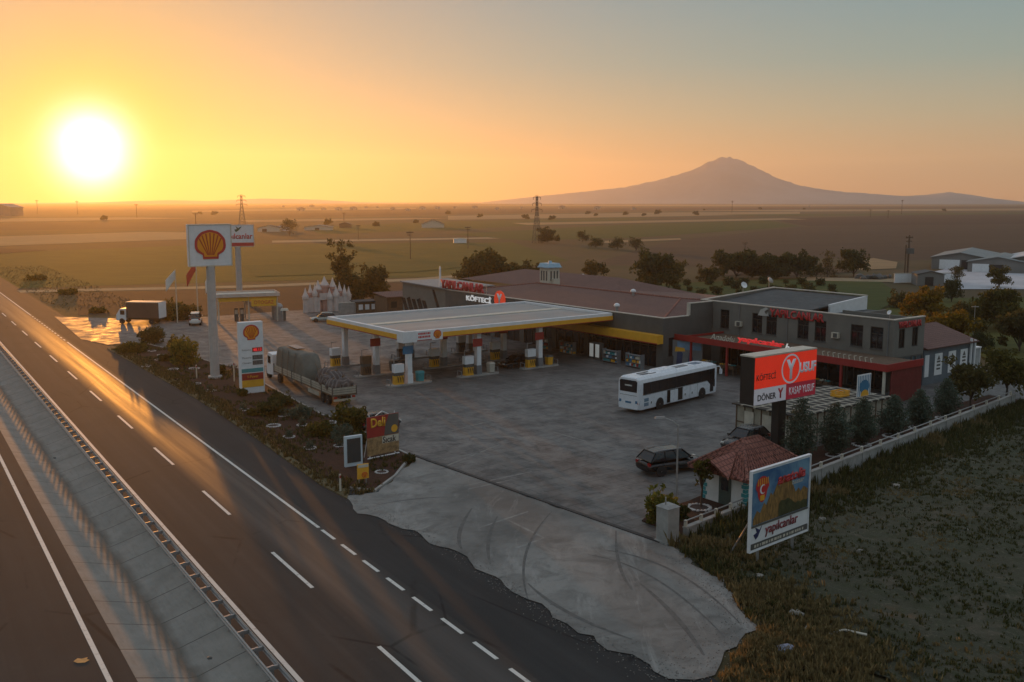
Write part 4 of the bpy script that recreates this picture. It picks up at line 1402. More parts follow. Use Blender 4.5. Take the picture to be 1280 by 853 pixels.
mb.xprism([(-2.3, zb + .62), (-2.1, zb + .75), (-1.75, zb + 1.3), (-1.95, zb + 1.1), (-2.35, zb + 1.3), (-2.2, zb + 1.0), (-2.5, zb + .9)], -.03, -.004)
mb.build('bird_mark', mat('navy_print', (.02, .03, .10), .5, .1, 1), t)
ft = MB().box(-hw + .08, hw - .08, -.05, -.002, zb + .1, zb + .42).build('foot_band', m_walldark, t)
mb = MB()
rg = random.Random(9)
x = -hw + .35
while x < hw - .4:
    w_ = rg.uniform(.08, .3)
    mb.box(x, x + w_, -.056, -.051, zb + .18, zb + .33); x += w_ + rg.uniform(.05, .16)
mb.build('foot_lettering', m_offwhite, ft)
fr = MB().box(-hw - .05, hw + .05, -.06, .14, zt, zt + .05).box(-hw - .05, hw + .05, -.06, .14, zb - .05, zb).box(-hw - .05, -hw, -.06, .14, zb, zt).box(hw, hw + .05, -.06, .14, zb, zt)
fr.build('frame', m_white, t)
mb = MB()
for x in (-1.7, 1.7):
    mb.tube((x, .25, -.2), (x, .25, 4.6), .09, .09, 8)
    mb.tube((x, .3, 3.2), (x, 2.2, -.2), .05, .05, 6)
mb.box(-2.4, 2.4, .13, .2, 2.0, 2.12).box(-2.4, 2.4, .13, .2, 4.2, 4.32)
mb.build('support', m_steel, t)

# entrance-side boards on the bed's corner
dl, dr = G(460, 577), G(498, 569)
t = thing('food_banner', 'red and cream food banner reading Deli and Sıcak on a white frame', 'banner', ((dl.x + dr.x) / 2, (dl.y + dr.y) / 2, .09), math.atan2(dr.y - dl.y, dr.x - dl.x))
hw = (dr - dl).length / 2 + .05
MB().box(-hw, hw, 0, .05, .3, 3.35).build('board', m_walldark, t)
ru = MB().box(-hw, hw, -.03, -.002, 1.72, 3.35).build('red_print', m_red, t)
mb = MB()
mb.xprism([(.1, 1.74), (hw - .02, 1.74), (hw - .02, 3.3), (.55, 3.33), (.2, 2.5)], -.034, -.031)
mb.build('dark_print', m_walldark, ru)
text('lettering', 'Deli', 1.35, .75, (-.45, -.04, 2.85), m_yellow, ru, ext=.01, bold=.03)
mb = MB(); disc(mb, hw - .42, 2.15, .3, .3, -.04); mb.build('price_dot', m_yellow, ru)
lo = MB().box(-hw, hw, -.03, -.002, .3, 1.70).build('cream_print', mat('food_photo_print', (.30, .19, .09), .5, .6, 2.2), t)
MB().box(-.1, hw - .02, -.034, -.031, 1.1, 1.66).build('cream_label', m_offwhite, lo)
text('lettering', 'Sıcak', 1.25, .5, (.58, -.04, 1.38), m_black, lo, ext=.01, bold=.01)
mb = MB()
for x in (-hw + .3, hw - .3):
    mb.tube((x, .1, 0), (x, .1, 3.5), .04, .04, 6).tube((x, .12, 2.6), (x, .9, 0), .03, .03, 6)
mb.tube((-.6, .1, 3.35), (0, .1, 3.65), .035, .035, 6).tube((.6, .1, 3.35), (0, .1, 3.65), .035, .035, 6)
mb.tube((-hw, -.05, .12), (hw, -.05, .12), .05, .05, 6)
mb.build('frame', m_white, t)
g = G(442, 584)
t = thing('notice_board', 'upright white framed notice board with dark face left of the food banner', 'notice board', (g.x, g.y, .09), R(34))
MB().box(-.72, .72, -.12, .12, 0, 2.35).build('frame', mat('pale_blue_frame', (.50, .58, .64), .5, .1, 2), t, bevel=.03)
MB().box(-.55, .55, -.15, -.122, .3, 2.15).build('face', m_roofdark, t)
g = G(454, 606)
t = thing('small_sign', 'small yellow sign with red emblem low in the bed corner', 'sign', (g.x, g.y, .09), R(30))
MB().box(-.42, .42, -.05, .05, .35, 1.42).build('panel', m_yellow, t)
MB().box(-.38, .38, -.075, -.052, 1.18, 1.38).build('header', m_offwhite, t)
shell_mark(t, .1, .62, .42, -.052)
MB().box(-.3, -.22, .06, .12, 0, 1.3).box(.22, .3, .06, .12, 0, 1.3).build('leg', m_steel, t)

# flags
m_flag = mat('flag_cloth', (.62, .60, .56), .8, .12, 1)
m_flagred = mat('red_flag_cloth', (.45, .04, .03), .8, .12, 1)
def flagpole(px, yb, yt, m_, label, rz, droop):
    g = G(px, yb); h = height_at(px, yb, yt)
    t = thing('flagpole', label, 'flagpole', (g.x, g.y, 0), rz, 'flagpoles at the station entrance')
    MB().lathe([(.09, 0), (.05, h)], 8).build('pole', m_offwhite, t)
    vs, fs = [], []
    nx, nz = 8, 6
    for i in range(nx + 1):
        for k in range(nz + 1):
            u, q = i / nx, k / nz
            vs.append((.06 + u * 1.5, .18 * math.sin(u * 7 + q * 2) * u, h - .1 - q * 1.5 - u * droop * (1 + .25 * q)))
    for i in range(nx):
        for k in range(nz):
            a = i * (nz + 1) + k
            fs.append((a, a + 1, a + nz + 2, a + nz + 1))
    f = MB().add(vs, fs).build('flag', m_, t, smooth=True)
    sm = f.modifiers.new('thick', 'SOLIDIFY'); sm.thickness = .015
flagpole(222, 404, 337, m_flag, 'flagpole with white flag between the box truck and the white van', R(200), 1.6)
flagpole(248, 402, 326, m_flagred, 'flagpole with red flag just left of the tall scallop sign pole', R(200), 2.2)
flagpole(270, 402, 334, m_flag, 'flagpole with white flag behind the tall scallop sign pole', R(215), 2.3)

# street lamp, gate pillar, walls
g = G(845, 641)
t = thing('street_lamp', 'slim grey single arm street lamp beside the guard hut', 'street lamp', (g.x, g.y, .1), R(180 + 8))
MB().lathe([(.14, 0), (.14, .1), (.075, .12), (.05, 5.7)], 8).build('pole', m_steel, t)
MB().path([(0, 0, 5.6), (.35, 0, 5.95), (1.0, 0, 6.2)], .04, 6).build('arm', m_steel, t)
MB().frustum((.85, 1.55, -.12, .12), (.9, 1.5, -.08, .08), 6.15, 6.27).build('lamp_head', mat('grey_lamp_plastic', (.28, .28, .28), .85, .1, 3, spec=.1), t)
g = G(834, 677)
t = thing('gate_pillar', 'square grey concrete gate pillar at right end of the drain cover', 'pillar', (g.x, g.y, 0), RZ_ST)
MB().box(-.48, .48, -.48, .48, 0, 2.15).build('shaft', m_concrete, t, bevel=.03)
MB().box(-.55, .55, -.55, .55, 0, .12).build('base', m_concrete, t)
MB().frustum((-.52, .52, -.52, .52), (-.3, .3, -.3, .3), 2.152, 2.3).build('cap', m_concrete, t)
MB().tube((-.2, .0, 2.3), (-.2, .0, 2.75), .05, .05, 6).build('light_stub', m_steel, t)

def bwall(name, label, ta, tb, h, posts, m_):
    a, b_ = ST(wall_s(ta), ta), ST(wall_s(tb), tb)
    d = b_ - a; L_ = d.length
    t = thing(name, label, 'wall', (a.x, a.y, 0), math.atan2(d.y, d.x))
    MB().box(0, L_, -.11, .11, -.1, h).build('base_wall', m_, t)
    MB().box(-.0, L_, -.16, .16, h + .002, h + .08).build('coping', m_trim if m_ is not m_concrete else m_kerb, t)
    n = int(L_ / posts)
    for k in range(n + 1):
        x = min(L_ - .1, .1 + k * posts)
        MB().box(x - .08, x + .08, -.08, .08, h + .081, h + .48).build('post', m_offwhite, t)
    mb = MB()
    for k in range(n + 1):
        x = min(L_ - .2, .2 + k * posts)
        mb.box(x - .2, x + .2, -.17, -.111, -.1, h - .002)
    mb.build('pilaster', m_, t)
    mb = MB().box(0, L_, -.04, .04, h + .40, h + .46)
    mb.build('rail', m_steel, t)
bwall('boundary_wall', 'short low wall with rail between gate pillar and the white tiled hut', 42.3, 48.6, .55, 1.6, m_concrete)
bwall('boundary_wall', 'long pale low wall with short posts and rail below the row of conifers', 49.2, 96.5, 1.05, 3.1, m_concrete)

# guard hut
t = thing('guard_hut', 'small white hut with red clay tile hip roof and teal corner blocks by the entrance', 'hut', ST(39.9, 48.9, .02), RZ_ST)
HX, HY = 5.0, 3.6
MB().box(0, HX, 0, HY, 0, 2.45).build('wall', mat('hut_white', (.60, .61, .60), .8, .12, 1), t)
mb = MB()
o_ = .75
E = [(-o_, -o_, 2.32), (HX + o_, -o_, 2.32), (HX + o_, HY + o_, 2.32), (-o_, HY + o_, 2.32), (1.7, HY / 2, 4.15), (HX - 1.7, HY / 2, 4.15)]
mb.add(E, [(0, 1, 5, 4), (1, 2, 5), (2, 3, 4, 5), (3, 0, 4)])
mb.add([(x, y, z - .14) for x, y, z in E], [(4, 5, 1, 0), (5, 2, 1), (5, 4, 3, 2), (4, 0, 3)])
for a in range(4):
    b_ = (a + 1) % 4
    mb.add([E[a], E[b_], (E[b_][0], E[b_][1], E[b_][2] - .14), (E[a][0], E[a][1], E[a][2] - .14)], [(0, 3, 2, 1)])
# porch gable over the door, towards the yard entrance
mb.add([(-1.5, .2, 2.45), (-1.5, 3.3, 2.45), (1.2, 1.75, 3.62), (-1.5, 1.75, 3.3)], [(0, 2, 3), (3, 2, 1)])
mb.add([(-1.5, .2, 2.33), (-1.5, 3.3, 2.33), (1.2, 1.75, 3.5), (-1.5, 1.75, 3.18)], [(3, 2, 0), (1, 2, 3)])
hr = mb.build('roof', m_tile_red, t)
def tile_rolls(parent, E, m_):
    """round ridge and rows of pan tiles running down the slopes"""
    mb = MB()
    def rolls(p0, p1, q0, q1, n):
        for k in range(n + 1):
            u = k / n
            a = Vector(p0).lerp(Vector(p1), u); b_ = Vector(q0).lerp(Vector(q1), u)
            if (a - b_).length > .3:
                mb.tube(a + Vector((0, 0, .025)), b_ + Vector((0, 0, .025)), .065, .065, 5)
    rolls(E[0], E[1], E[4], E[5], 20); rolls(E[1], E[2], E[5], E[5], 16); rolls(E[2], E[3], E[5], E[4], 20); rolls(E[3], E[0], E[4], E[4], 16)
    for a, b_ in ((0, 4), (3, 4), (1, 5), (2, 5), (4, 5)):
        mb.tube(Vector(E[a]) + Vector((0, 0, .05)), Vector(E[b_]) + Vector((0, 0, .05)), .11, .11, 6)
    mb.build('ridge_tile', m_, parent)
tile_rolls(hr, E, tile_mat('red_clay_tile_roll', (.20, .07, .052), (.28, .11, .08), .3, .35))
mb = MB().box(-.06, -.002, 1.2, 2.2, 0, 2.05)
dr_ = mb.build('door', mat('hut_door_green', (.05, .075, .065), .6, .2, 2), t)
MB().box(-.08, -.061, 1.4, 2.0, 1.05, 1.85).build('door_pane', m_glass, dr_)
wn_ = MB().box(1.2, 2.6, -.06, -.002, .95, 2.0).build('window', m_white, t)
MB().box(1.3, 2.5, -.075, -.061, 1.05, 1.9).build('pane', m_glass, wn_)
for (x, y) in ((0, 0), (HX, 0), (0, HY)):
    mb = MB()
    for k in range(8):
        z = .1 + k * .28
        w_ = .34 if k % 2 else .22
        xs = (x - .03, x + w_) if x == 0 else (x - w_, x + .03)
        ys = (y - .03, y + w_) if y == 0 else (y - w_, y + .03)
        mb.box(xs[0], xs[1], ys[0], ys[1], z, z + .24)
    mb.build('quoin', m_teal, t)

# market kiosk with chequered top and lattice sides
t = thing('market_kiosk', 'long low kiosk with chequered cream and black top behind the red billboard', 'kiosk', ST(48.6, 65.6, .02), RZ_ST)
KX, KY, KZ = 13.0, 6.2, 2.5
m_beige = mat('beige_board', (.34, .31, .25), .75, .2, 1.2)
MB().box(0, KX, 0, KY, 0, KZ).build('wall', m_beige, t)
mb = MB()
for k in range(15):
    x = k * KX / 14
    mb.box(x - .05, x + .05, -.06, -.002, 0, KZ)
    if k < 8:
        y = k * KY / 7
        mb.box(-.06, -.002, y - .05, y + .05, 0, KZ)
mb.box(0, KX, -.05, -.002, 1.0, 1.1).box(-.05, -.002, 0, KY, 1.0, 1.1)
mb.build('lattice', m_wood, t)
m_check, nt, b = new_mat('chequered_canvas')
br = nt.nodes.new('ShaderNodeTexBrick')
nt.links.new(_coord(nt), br.inputs['Vector'])
br.inputs['Scale'].default_value = 1.0; br.inputs['Brick Width'].default_value = 1.0; br.inputs['Row Height'].default_value = 1.35
br.inputs['Mortar Size'].default_value = .12; br.inputs['Mortar Smooth'].default_value = .05; br.inputs['Bias'].default_value = 0.0
br.inputs['Color1'].default_value = (.02, .018, .015, 1); br.inputs['Color2'].default_value = (.03, .026, .02, 1); br.inputs['Mortar'].default_value = (.31, .28, .22, 1)
br.offset = .5
nt.links.new(br.outputs['Color'], b.inputs['Base Color']); b.inputs['Roughness'].default_value = .8
MB().box(-.35, KX + .3, -.35, KY + .3, KZ + .002, KZ + .12).build('roof', m_check, t)
mb = MB()
for k in range(3):
    mb.box(-.09, -.061, .5 + k * 1.9, 1.5 + k * 1.9, .25, 2.1)
mb.build('panel', m_offwhite, t)

bx_ = thing('poster_stand', 'tall striped poster with blue and orange picture on the kiosk end', 'poster', ST(50.0, 77.0, 2.6), RZ_ST)
MB().box(-1.0, 1.0, 0, .08, -2.5, 2.0).build('board', m_white, bx_)
mb = MB()
for k in range(8):
    mb.box(-.95 + k * .25, -.85 + k * .25, -.01, -.002, -.7, 1.9)
mb.build('stripe', m_blue, bx_)
mb = MB(); disc(mb, 0, .9, .75, .6, -.02); mb.build('picture', m_blue, bx_)
mb = MB(); disc(mb, .1, .1, .6, .5, -.025); mb.build('orange_picture', m_yellow, bx_)
t = thing('yellow_crate', 'yellow slatted crate on the kiosk roof beside striped poster', 'crate', ST(51.2, 75.2, 2.64), RZ_ST)
t.scale = (.62, .62, .8)
mb = MB()
for k in range(3):
    mb.box(-1.2, 1.2, -.8, -.74, .05 + k * .22, .2 + k * .22).box(-1.2, 1.2, .74, .8, .05 + k * .22, .2 + k * .22).box(-1.2, -1.14, -.74, .74, .05 + k * .22, .2 + k * .22).box(1.14, 1.2, -.74, .74, .05 + k * .22, .2 + k * .22)
mb.box(-1.14, 1.14, -.74, .74, 0, .06)
mb.build('slat', m_yellow, t)

# colourful painted panel and shop goods under the canopy
t = thing('painted_panel', 'tall painted panel with blue picture beside the front of the coach', 'panel', ST(80.2, 86.6, .02), RZ_FRONT + R(25))
MB().box(-1.9, 1.9, 0, .12, 0, 3.3).build('board', m_greymetal, t)
mb = MB().box(-1.2, 1.75, -.02, -.002, 2.2, 3.2); mb.build('sky_print', mat('printed_blue', (.16, .28, .42), .5, .3, .8), t)
mb = MB().xprism([(-1.3, .3), (-.6, .3), (-.5, 1.7), (-.9, 2.3), (-1.2, 1.8)], -.03, -.003).xprism([(.1, .2), (.9, .2), (.7, 1.4), (.3, 1.9)], -.03, -.003)
mb.build('figure_print', mat('printed_navy', (.03, .05, .12), .5, .3, 1), t)
MB().xprism([(-1.5, 1.9), (-.2, 2.0), (-.3, 2.4), (-1.4, 2.5)], -.035, -.031).build('tan_print', m_yellow, t)
t = thing('neon_figure_sign', 'openwork golden figure sign above the front of the white coach', 'sign', ST(83.4, 85.6, .02), RZ_FRONT + R(40))
mb = MB()
m_gold = mat('lit_gold_tube', (.75, .38, .12), .4, .1, 1, emit=.35)
mb.path([(-.9, 0, 2.4), (-.5, 0, 4.0), (-.1, 0, 3.1), (-.7, 0, 2.9), (-.2, 0, 2.2), (-.5, 0, 1.7)], .05, 5)
mb.path([(.2, 0, 3.8), (1.1, 0, 3.9), (.4, 0, 2.2)], .06, 5).path([(-.9, 0, 4.1), (-.6, 0, 3.5), (0, 0, 4.0)], .05, 5)
mb.build('tube_outline', m_gold, t)
MB().box(-.06, .06, .06, .16, 0, 4.2).box(-1.0, 1.2, .06, .14, 1.5, 1.6).build('frame', m_black, t)
def table(loc, rz, label):
    t = thing('market_table', label, 'market table', loc, rz, 'goods tables under the red canopy')
    MB().box(-1.2, 1.2, -.5, .5, .72, .78).build('table_top', m_wood, t)
    for x in (-1.1, 1.1):
        for y in (-.42, .42):
            MB().box(x - .04, x + .04, y - .04, y + .04, 0, .72).build('leg', m_wood, t)
    return t
rg = random.Random(11)
for k in range(6):
    s_ = 77.5 - k * 3.1
    tb = table(ST(s_, 87.4 + rg.uniform(-.2, .4), .02), RZ_FRONT + rg.uniform(-.1, .1), 'goods table under the red canopy, number %d from the coach end' % (k + 1))
    tb['label'] = ['goods table under the red canopy nearest the painted panel', 'second goods table from the painted panel under the red canopy', 'third goods table from the painted panel under the red canopy',
                   'third goods table from the right canopy end, under the red canopy', 'second goods table from the right canopy end', 'goods table nearest the right end of the red canopy'][k]
    for q in range(3):
        c = thing('goods_crate', '%s crate on the %s' % (('left yellow', 'middle pale', 'right green')[q], ['goods table nearest the painted panel', 'second table from the painted panel', 'third table from the painted panel',
                  'third table from the right canopy end', 'second table from the right canopy end', 'table nearest the right canopy end'][k]), 'crate',
                  tuple(tb.location + Matrix.Rotation(tb.rotation_euler.z, 3, 'Z') @ Vector((-.75 + q * .75, 0, .79))), tb.rotation_euler.z, 'goods crates')
        MB().frustum((-.28, .28, -.35, .35), (-.33, .33, -.4, .4), 0, .28).build('box', m_wood, c)
        mb = MB()
        for i in range(9):
            mb.blob((rg.uniform(-.22, .22), rg.uniform(-.28, .28), .3), (.1, .1, .1), i, .2, 1)
        mb.build('produce', (m_yellow, m_offwhite, m_teal)[q], c)

# fairground castle facade, generic storybook towers
def castle():
    a, b_ = G(381, 391), G(437, 388)
    d = b_ - a
    t = thing('toy_castle', 'pink and white toy castle facade of many pointed turrets at forecourt edge', 'castle', (a.x, a.y, 0), math.atan2(d.y, d.x))
    Lc = d.length
    m_cw = mat('castle_white', (.55, .47, .44), .8, .15, .6)
    m_cp = mat('castle_pink', (.46, .26, .22), .8, .15, .6)
    MB().box(.3, Lc * .34, 0, 1.2, 0, 2.6).box(Lc * .52, Lc, 0, 1.2, 0, 2.6).box(Lc * .34, Lc * .52, 0, 1.2, 2.1, 3.3).build('wall', m_cw, t)
    MB().box(Lc * .34, Lc * .52, .6, .7, 0, 2.1).build('gate', mat('castle_gate', (.08, .04, .03), .8, .2, 1), t)
    for x, y, r_, h in ((.2, 0, .5, 3.4), (1.2, .5, .38, 4.1), (1.9, .1, .42, 3.9), (2.7, .8, .62, 4.6), (3.9, .9, .7, 5.3), (4.5, .0, .5, 3.2), (5.3, .7, .55, 5.0), (5.7, .1, .55, 3.6), (6.5, .5, .42, 4.2), (7.3, .2, .4, 3.7), (8.1, .3, .42, 3.3)):
        x = x * Lc / 8.1
        o1 = MB().lathe([(r_, 0), (r_, h - 1.1), (r_ * 1.2, h - 1.0), (r_ * 1.2, h - .6), (r_, h - .6)], 10, (x, y)).build('tower', m_cp if h > 4.0 else m_cw, t)
        MB().lathe([(r_ * 1.22, h - .598), (r_ * .5, h + .25), (.03, h + 1.05)], 10, (x, y)).build('spire', m_cw, o1)
        mb = MB()
        for k in range(6):
            an = k * math.pi / 3
            mb.box(x + math.cos(an) * r_ * 1.1 - .07, x + math.cos(an) * r_ * 1.1 + .07, y + math.sin(an) * r_ * 1.1 - .07, y + math.sin(an) * r_ * 1.1 + .07, h - .6, h - .4)
        mb.build('battlement', m_cw, o1)
castle()
g = G(438, 390)
t = thing('low_hut', 'low dark hut with four pale windows right of the toy castle', 'hut', tuple(G(446, 392)), R(28))
MB().box(0, 5.2, 0, 3, 0, 1.9).build('wall', m_wood, t)
MB().box(-.2, 5.4, -.3, 3.2, 1.902, 2.1).build('roof', m_roofdark, t)
for k in range(4):
    f = MB().box(.3 + k * 1.2, 1.2 + k * 1.2, -.05, -.002, .55, 1.6).build('window', m_wood, t)
    MB().box(.36 + k * 1.2, 1.14 + k * 1.2, -.06, -.051, .6, 1.55).build('pane', m_white, f)
t = thing('block_wall', 'short grey block wall joining the toy castle and the dark hut', 'wall', tuple(G(424, 393)), R(30))
MB().box(0, 3.6, 0, .3, 0, 1.9).build('wall_face', m_concrete, t)
MB().box(-.05, 3.65, -.05, .35, 1.902, 2.0).build('coping', m_trim, t)
t = thing('stone_shed', 'brown flat roofed shed left of the long restaurant block', 'shed', tuple(G(484, 394)), R(34))
MB().box(0, 5.5, 0, 5, 0, 3.0).build('wall', m_wood, t)
MB().yprism([(-.3, 3.0), (-.3, 3.15), (5.2, 3.6), (5.2, 3.45)], -.2, 5.7).build('roof', m_tile, t)
MB().box(.8, 1.9, -.06, -.002, 1.2, 2.3).build('window', m_black, t)
MB().box(3.2, 4.4, -.06, -.002, .0, 2.2).build('door', m_black, t)

# gas bay with its own small canopy
g = G(271, 405)
t = thing('gas_bay_canopy', 'small pale flat canopy on slim posts with yellow sign at far forecourt edge', 'canopy', (g.x, g.y, 0), R(22))
LX, LY = 10.2, 6.0
MB().box(0, LX, 0, LY, 4.3, 4.45).build('ceiling', m_offwhite, t)
mb = MB().box(-.05, LX + .05, -.05, 0, 4.2, 4.75).box(-.05, LX + .05, LY, LY + .05, 4.2, 4.75).box(-.05, 0, 0, LY, 4.2, 4.75).box(LX, LX + .05, 0, LY, 4.2, 4.75)
mb.build('edge_band', mat('canopy_pale_pink', (.55, .44, .38), .6, .12, 1), t)
for x, y in ((.4, .4), (5.2, .4), (LX - .4, .4), (.4, LY - .4), (5.2, LY - .4), (LX - .4, LY - .4)):
    MB().tube((x, y, 0), (x, y, 4.3), .11, .11, 8).build('post', m_offwhite, t)
MB().box(5.6, LX - .6, .0, .12, 2.6, 3.9).build('yellow_sign', m_yellow, t)
text('sign_lettering', 'OTOGAZ', 3.2, .6, (7.6, -.005, 3.25), m_redsign, t, ext=.02)
MB().box(.4, LX - .4, .3, .4, 3.5, 4.2).build('yellow_band', m_yellow, t)
for k, (x, lb) in enumerate(((3.4, 'gas pump left of the centre post under the small pale canopy'), (4.3, 'gas pump beside the centre post under the small pale canopy'))):
    q = thing('gas_pump', lb, 'gas pump', tuple(Vector((g.x, g.y, 0)) + Matrix.Rotation(R(22), 3, 'Z') @ Vector((x, 2.5, 0))), R(22))
    MB().box(-.3, .3, -.25, .25, 0, 2.2).build('cabinet', m_walldark, q)
    MB().box(-.24, .24, -.28, -.251, 1.2, 1.9).build('display', m_offwhite, q)
    MB().path([(.3, -.1, 1.5), (.5, -.2, .8), (.32, -.1, .5)], .03, 5).build('hose', m_black, q)
t = thing('gas_tank', 'upright pale cylinder tank right of the small pale canopy', 'tank', tuple(G(347, 399)), 0)
MB().lathe([(.95, .1), (.95, 2.2), (.7, 2.6), (.15, 2.75)], 16).build('shell', m_steel, t)
MB().lathe([(1.0, 0), (1.0, .1)], 16).build('base', m_concrete, t)
t = thing('air_pump', 'short pale air pump post standing right of the cylinder tank', 'air pump', tuple(G(356, 401)), R(20))
MB().box(-.2, .2, -.2, .2, 0, 1.7).build('post', m_walldark, t)
MB().frustum((-.7, .7, -.5, .5), (-.5, .5, -.35, .35), 1.702, 2.05).build('hood', m_offwhite, t)

# steel crash barrier along the ditch
t = thing('guard_rail', 'double sided steel crash barrier on posts along the paved ditch edge', 'guard rail', (0, 0, 0), RZ_RD)
def wbeam(mb, x, s0, s1, sgn):
    prof = [(0, .42), (.05, .46), (.05, .52), (0, .56), (0, .60), (.05, .64), (.05, .70), (0, .74)]
    vs = [(x + sgn * a, s0, z + .05) for a, z in prof] + [(x + sgn * a, s1, z + .05) for a, z in prof]
    n = len(prof)
    mb.add(vs, [(i, i + 1, n + i + 1, n + i) for i in range(n - 1)])
mb = MB()
wbeam(mb, 12.78, -60, 900, 1); wbeam(mb, 12.22, -60, 900, -1)
o = mb.build('rail', m_steel, t)
sm = o.modifiers.new('thick', 'SOLIDIFY'); sm.thickness = .012
for k in range(96):
    s_ = 24 + 2.0 * k
    mb = MB().box(12.44, 12.56, s_ - .05, s_ + .05, -.12, .74)
    p_ = mb.build('post', m_steel, t)
    MB().box(12.22, 12.44, s_ - .05, s_ + .05, .55, .72).box(12.56, 12.78, s_ - .05, s_ + .05, .55, .72).build('spacer', m_steel, p_)
mb = MB()
for k in range(300):
    s_ = 216 + 2.0 * k
    mb.box(12.44, 12.56, s_ - .05, s_ + .05, -.12, .74)
o = mb.build('far_post', m_steel, t); o['kind'] = 'stuff'
# roadside markers
def marker(px, py, h, label):
    g = G(px, py)
    t = thing('marker_post', label, 'marker post', (g.x, g.y, 0.02), RZ_RD, 'marker posts on the verge')
    MB().box(-.06, .06, -.04, .04, 0, h).build('post', m_offwhite, t)
    MB().box(-.062, .062, -.045, -.041, h - .3, h - .1).build('reflector', m_red, t)
marker(425.5, 615, 1.25, 'white marker post on the verge near the tip of the bed')
marker(293, 478, 2.2, 'slim post in the bed left of the price board')
marker(246, 474, 1.6, 'slim white post leaning near foot of the tallest sign pole')
# ---------------------------------------------------------------- vehicles (long axis on local x, front at +x)
m_head = mat('headlamp_glass', (.55, .55, .52), .15, .05, 3)
m_tail = mat('tail_lamp', (.28, .015, .012), .25, .1, 3)
m_pillar = mat('dull_black_trim', (.012, .012, .013), .75, .2, 2, spec=.2)
m_plate = mat('number_plate', (.55, .55, .52), .5, .1, 3)
def wheel(parent, x, y, r, wd=.24):
    sgn = 1 if y > 0 else -1
    w_ = bpy.data.objects.new('wheel', None); COL.objects.link(w_); w_.parent = parent; w_.location = (x, y, r)
    mb = MB()
    prof = [(r * .62, -wd / 2), (r * .95, -wd / 2), (r, -wd / 2 + .04), (r, wd / 2 - .04), (r * .95, wd / 2), (r * .62, wd / 2)]
    o = MB().lathe(prof, 20).build('tyre', m_tyre, w_); o.rotation_euler = (math.pi / 2, 0, 0)
    mb = MB().lathe([(r * .62, wd / 2 - .06), (r * .5, wd / 2 - .02), (r * .2, wd / 2 - .05), (r * .12, wd / 2)], 14)
    o = mb.build('rim', m_rim, w_); o.rotation_euler = (math.pi / 2 * (-1 if sgn > 0 else 1), 0, 0)
    return w_

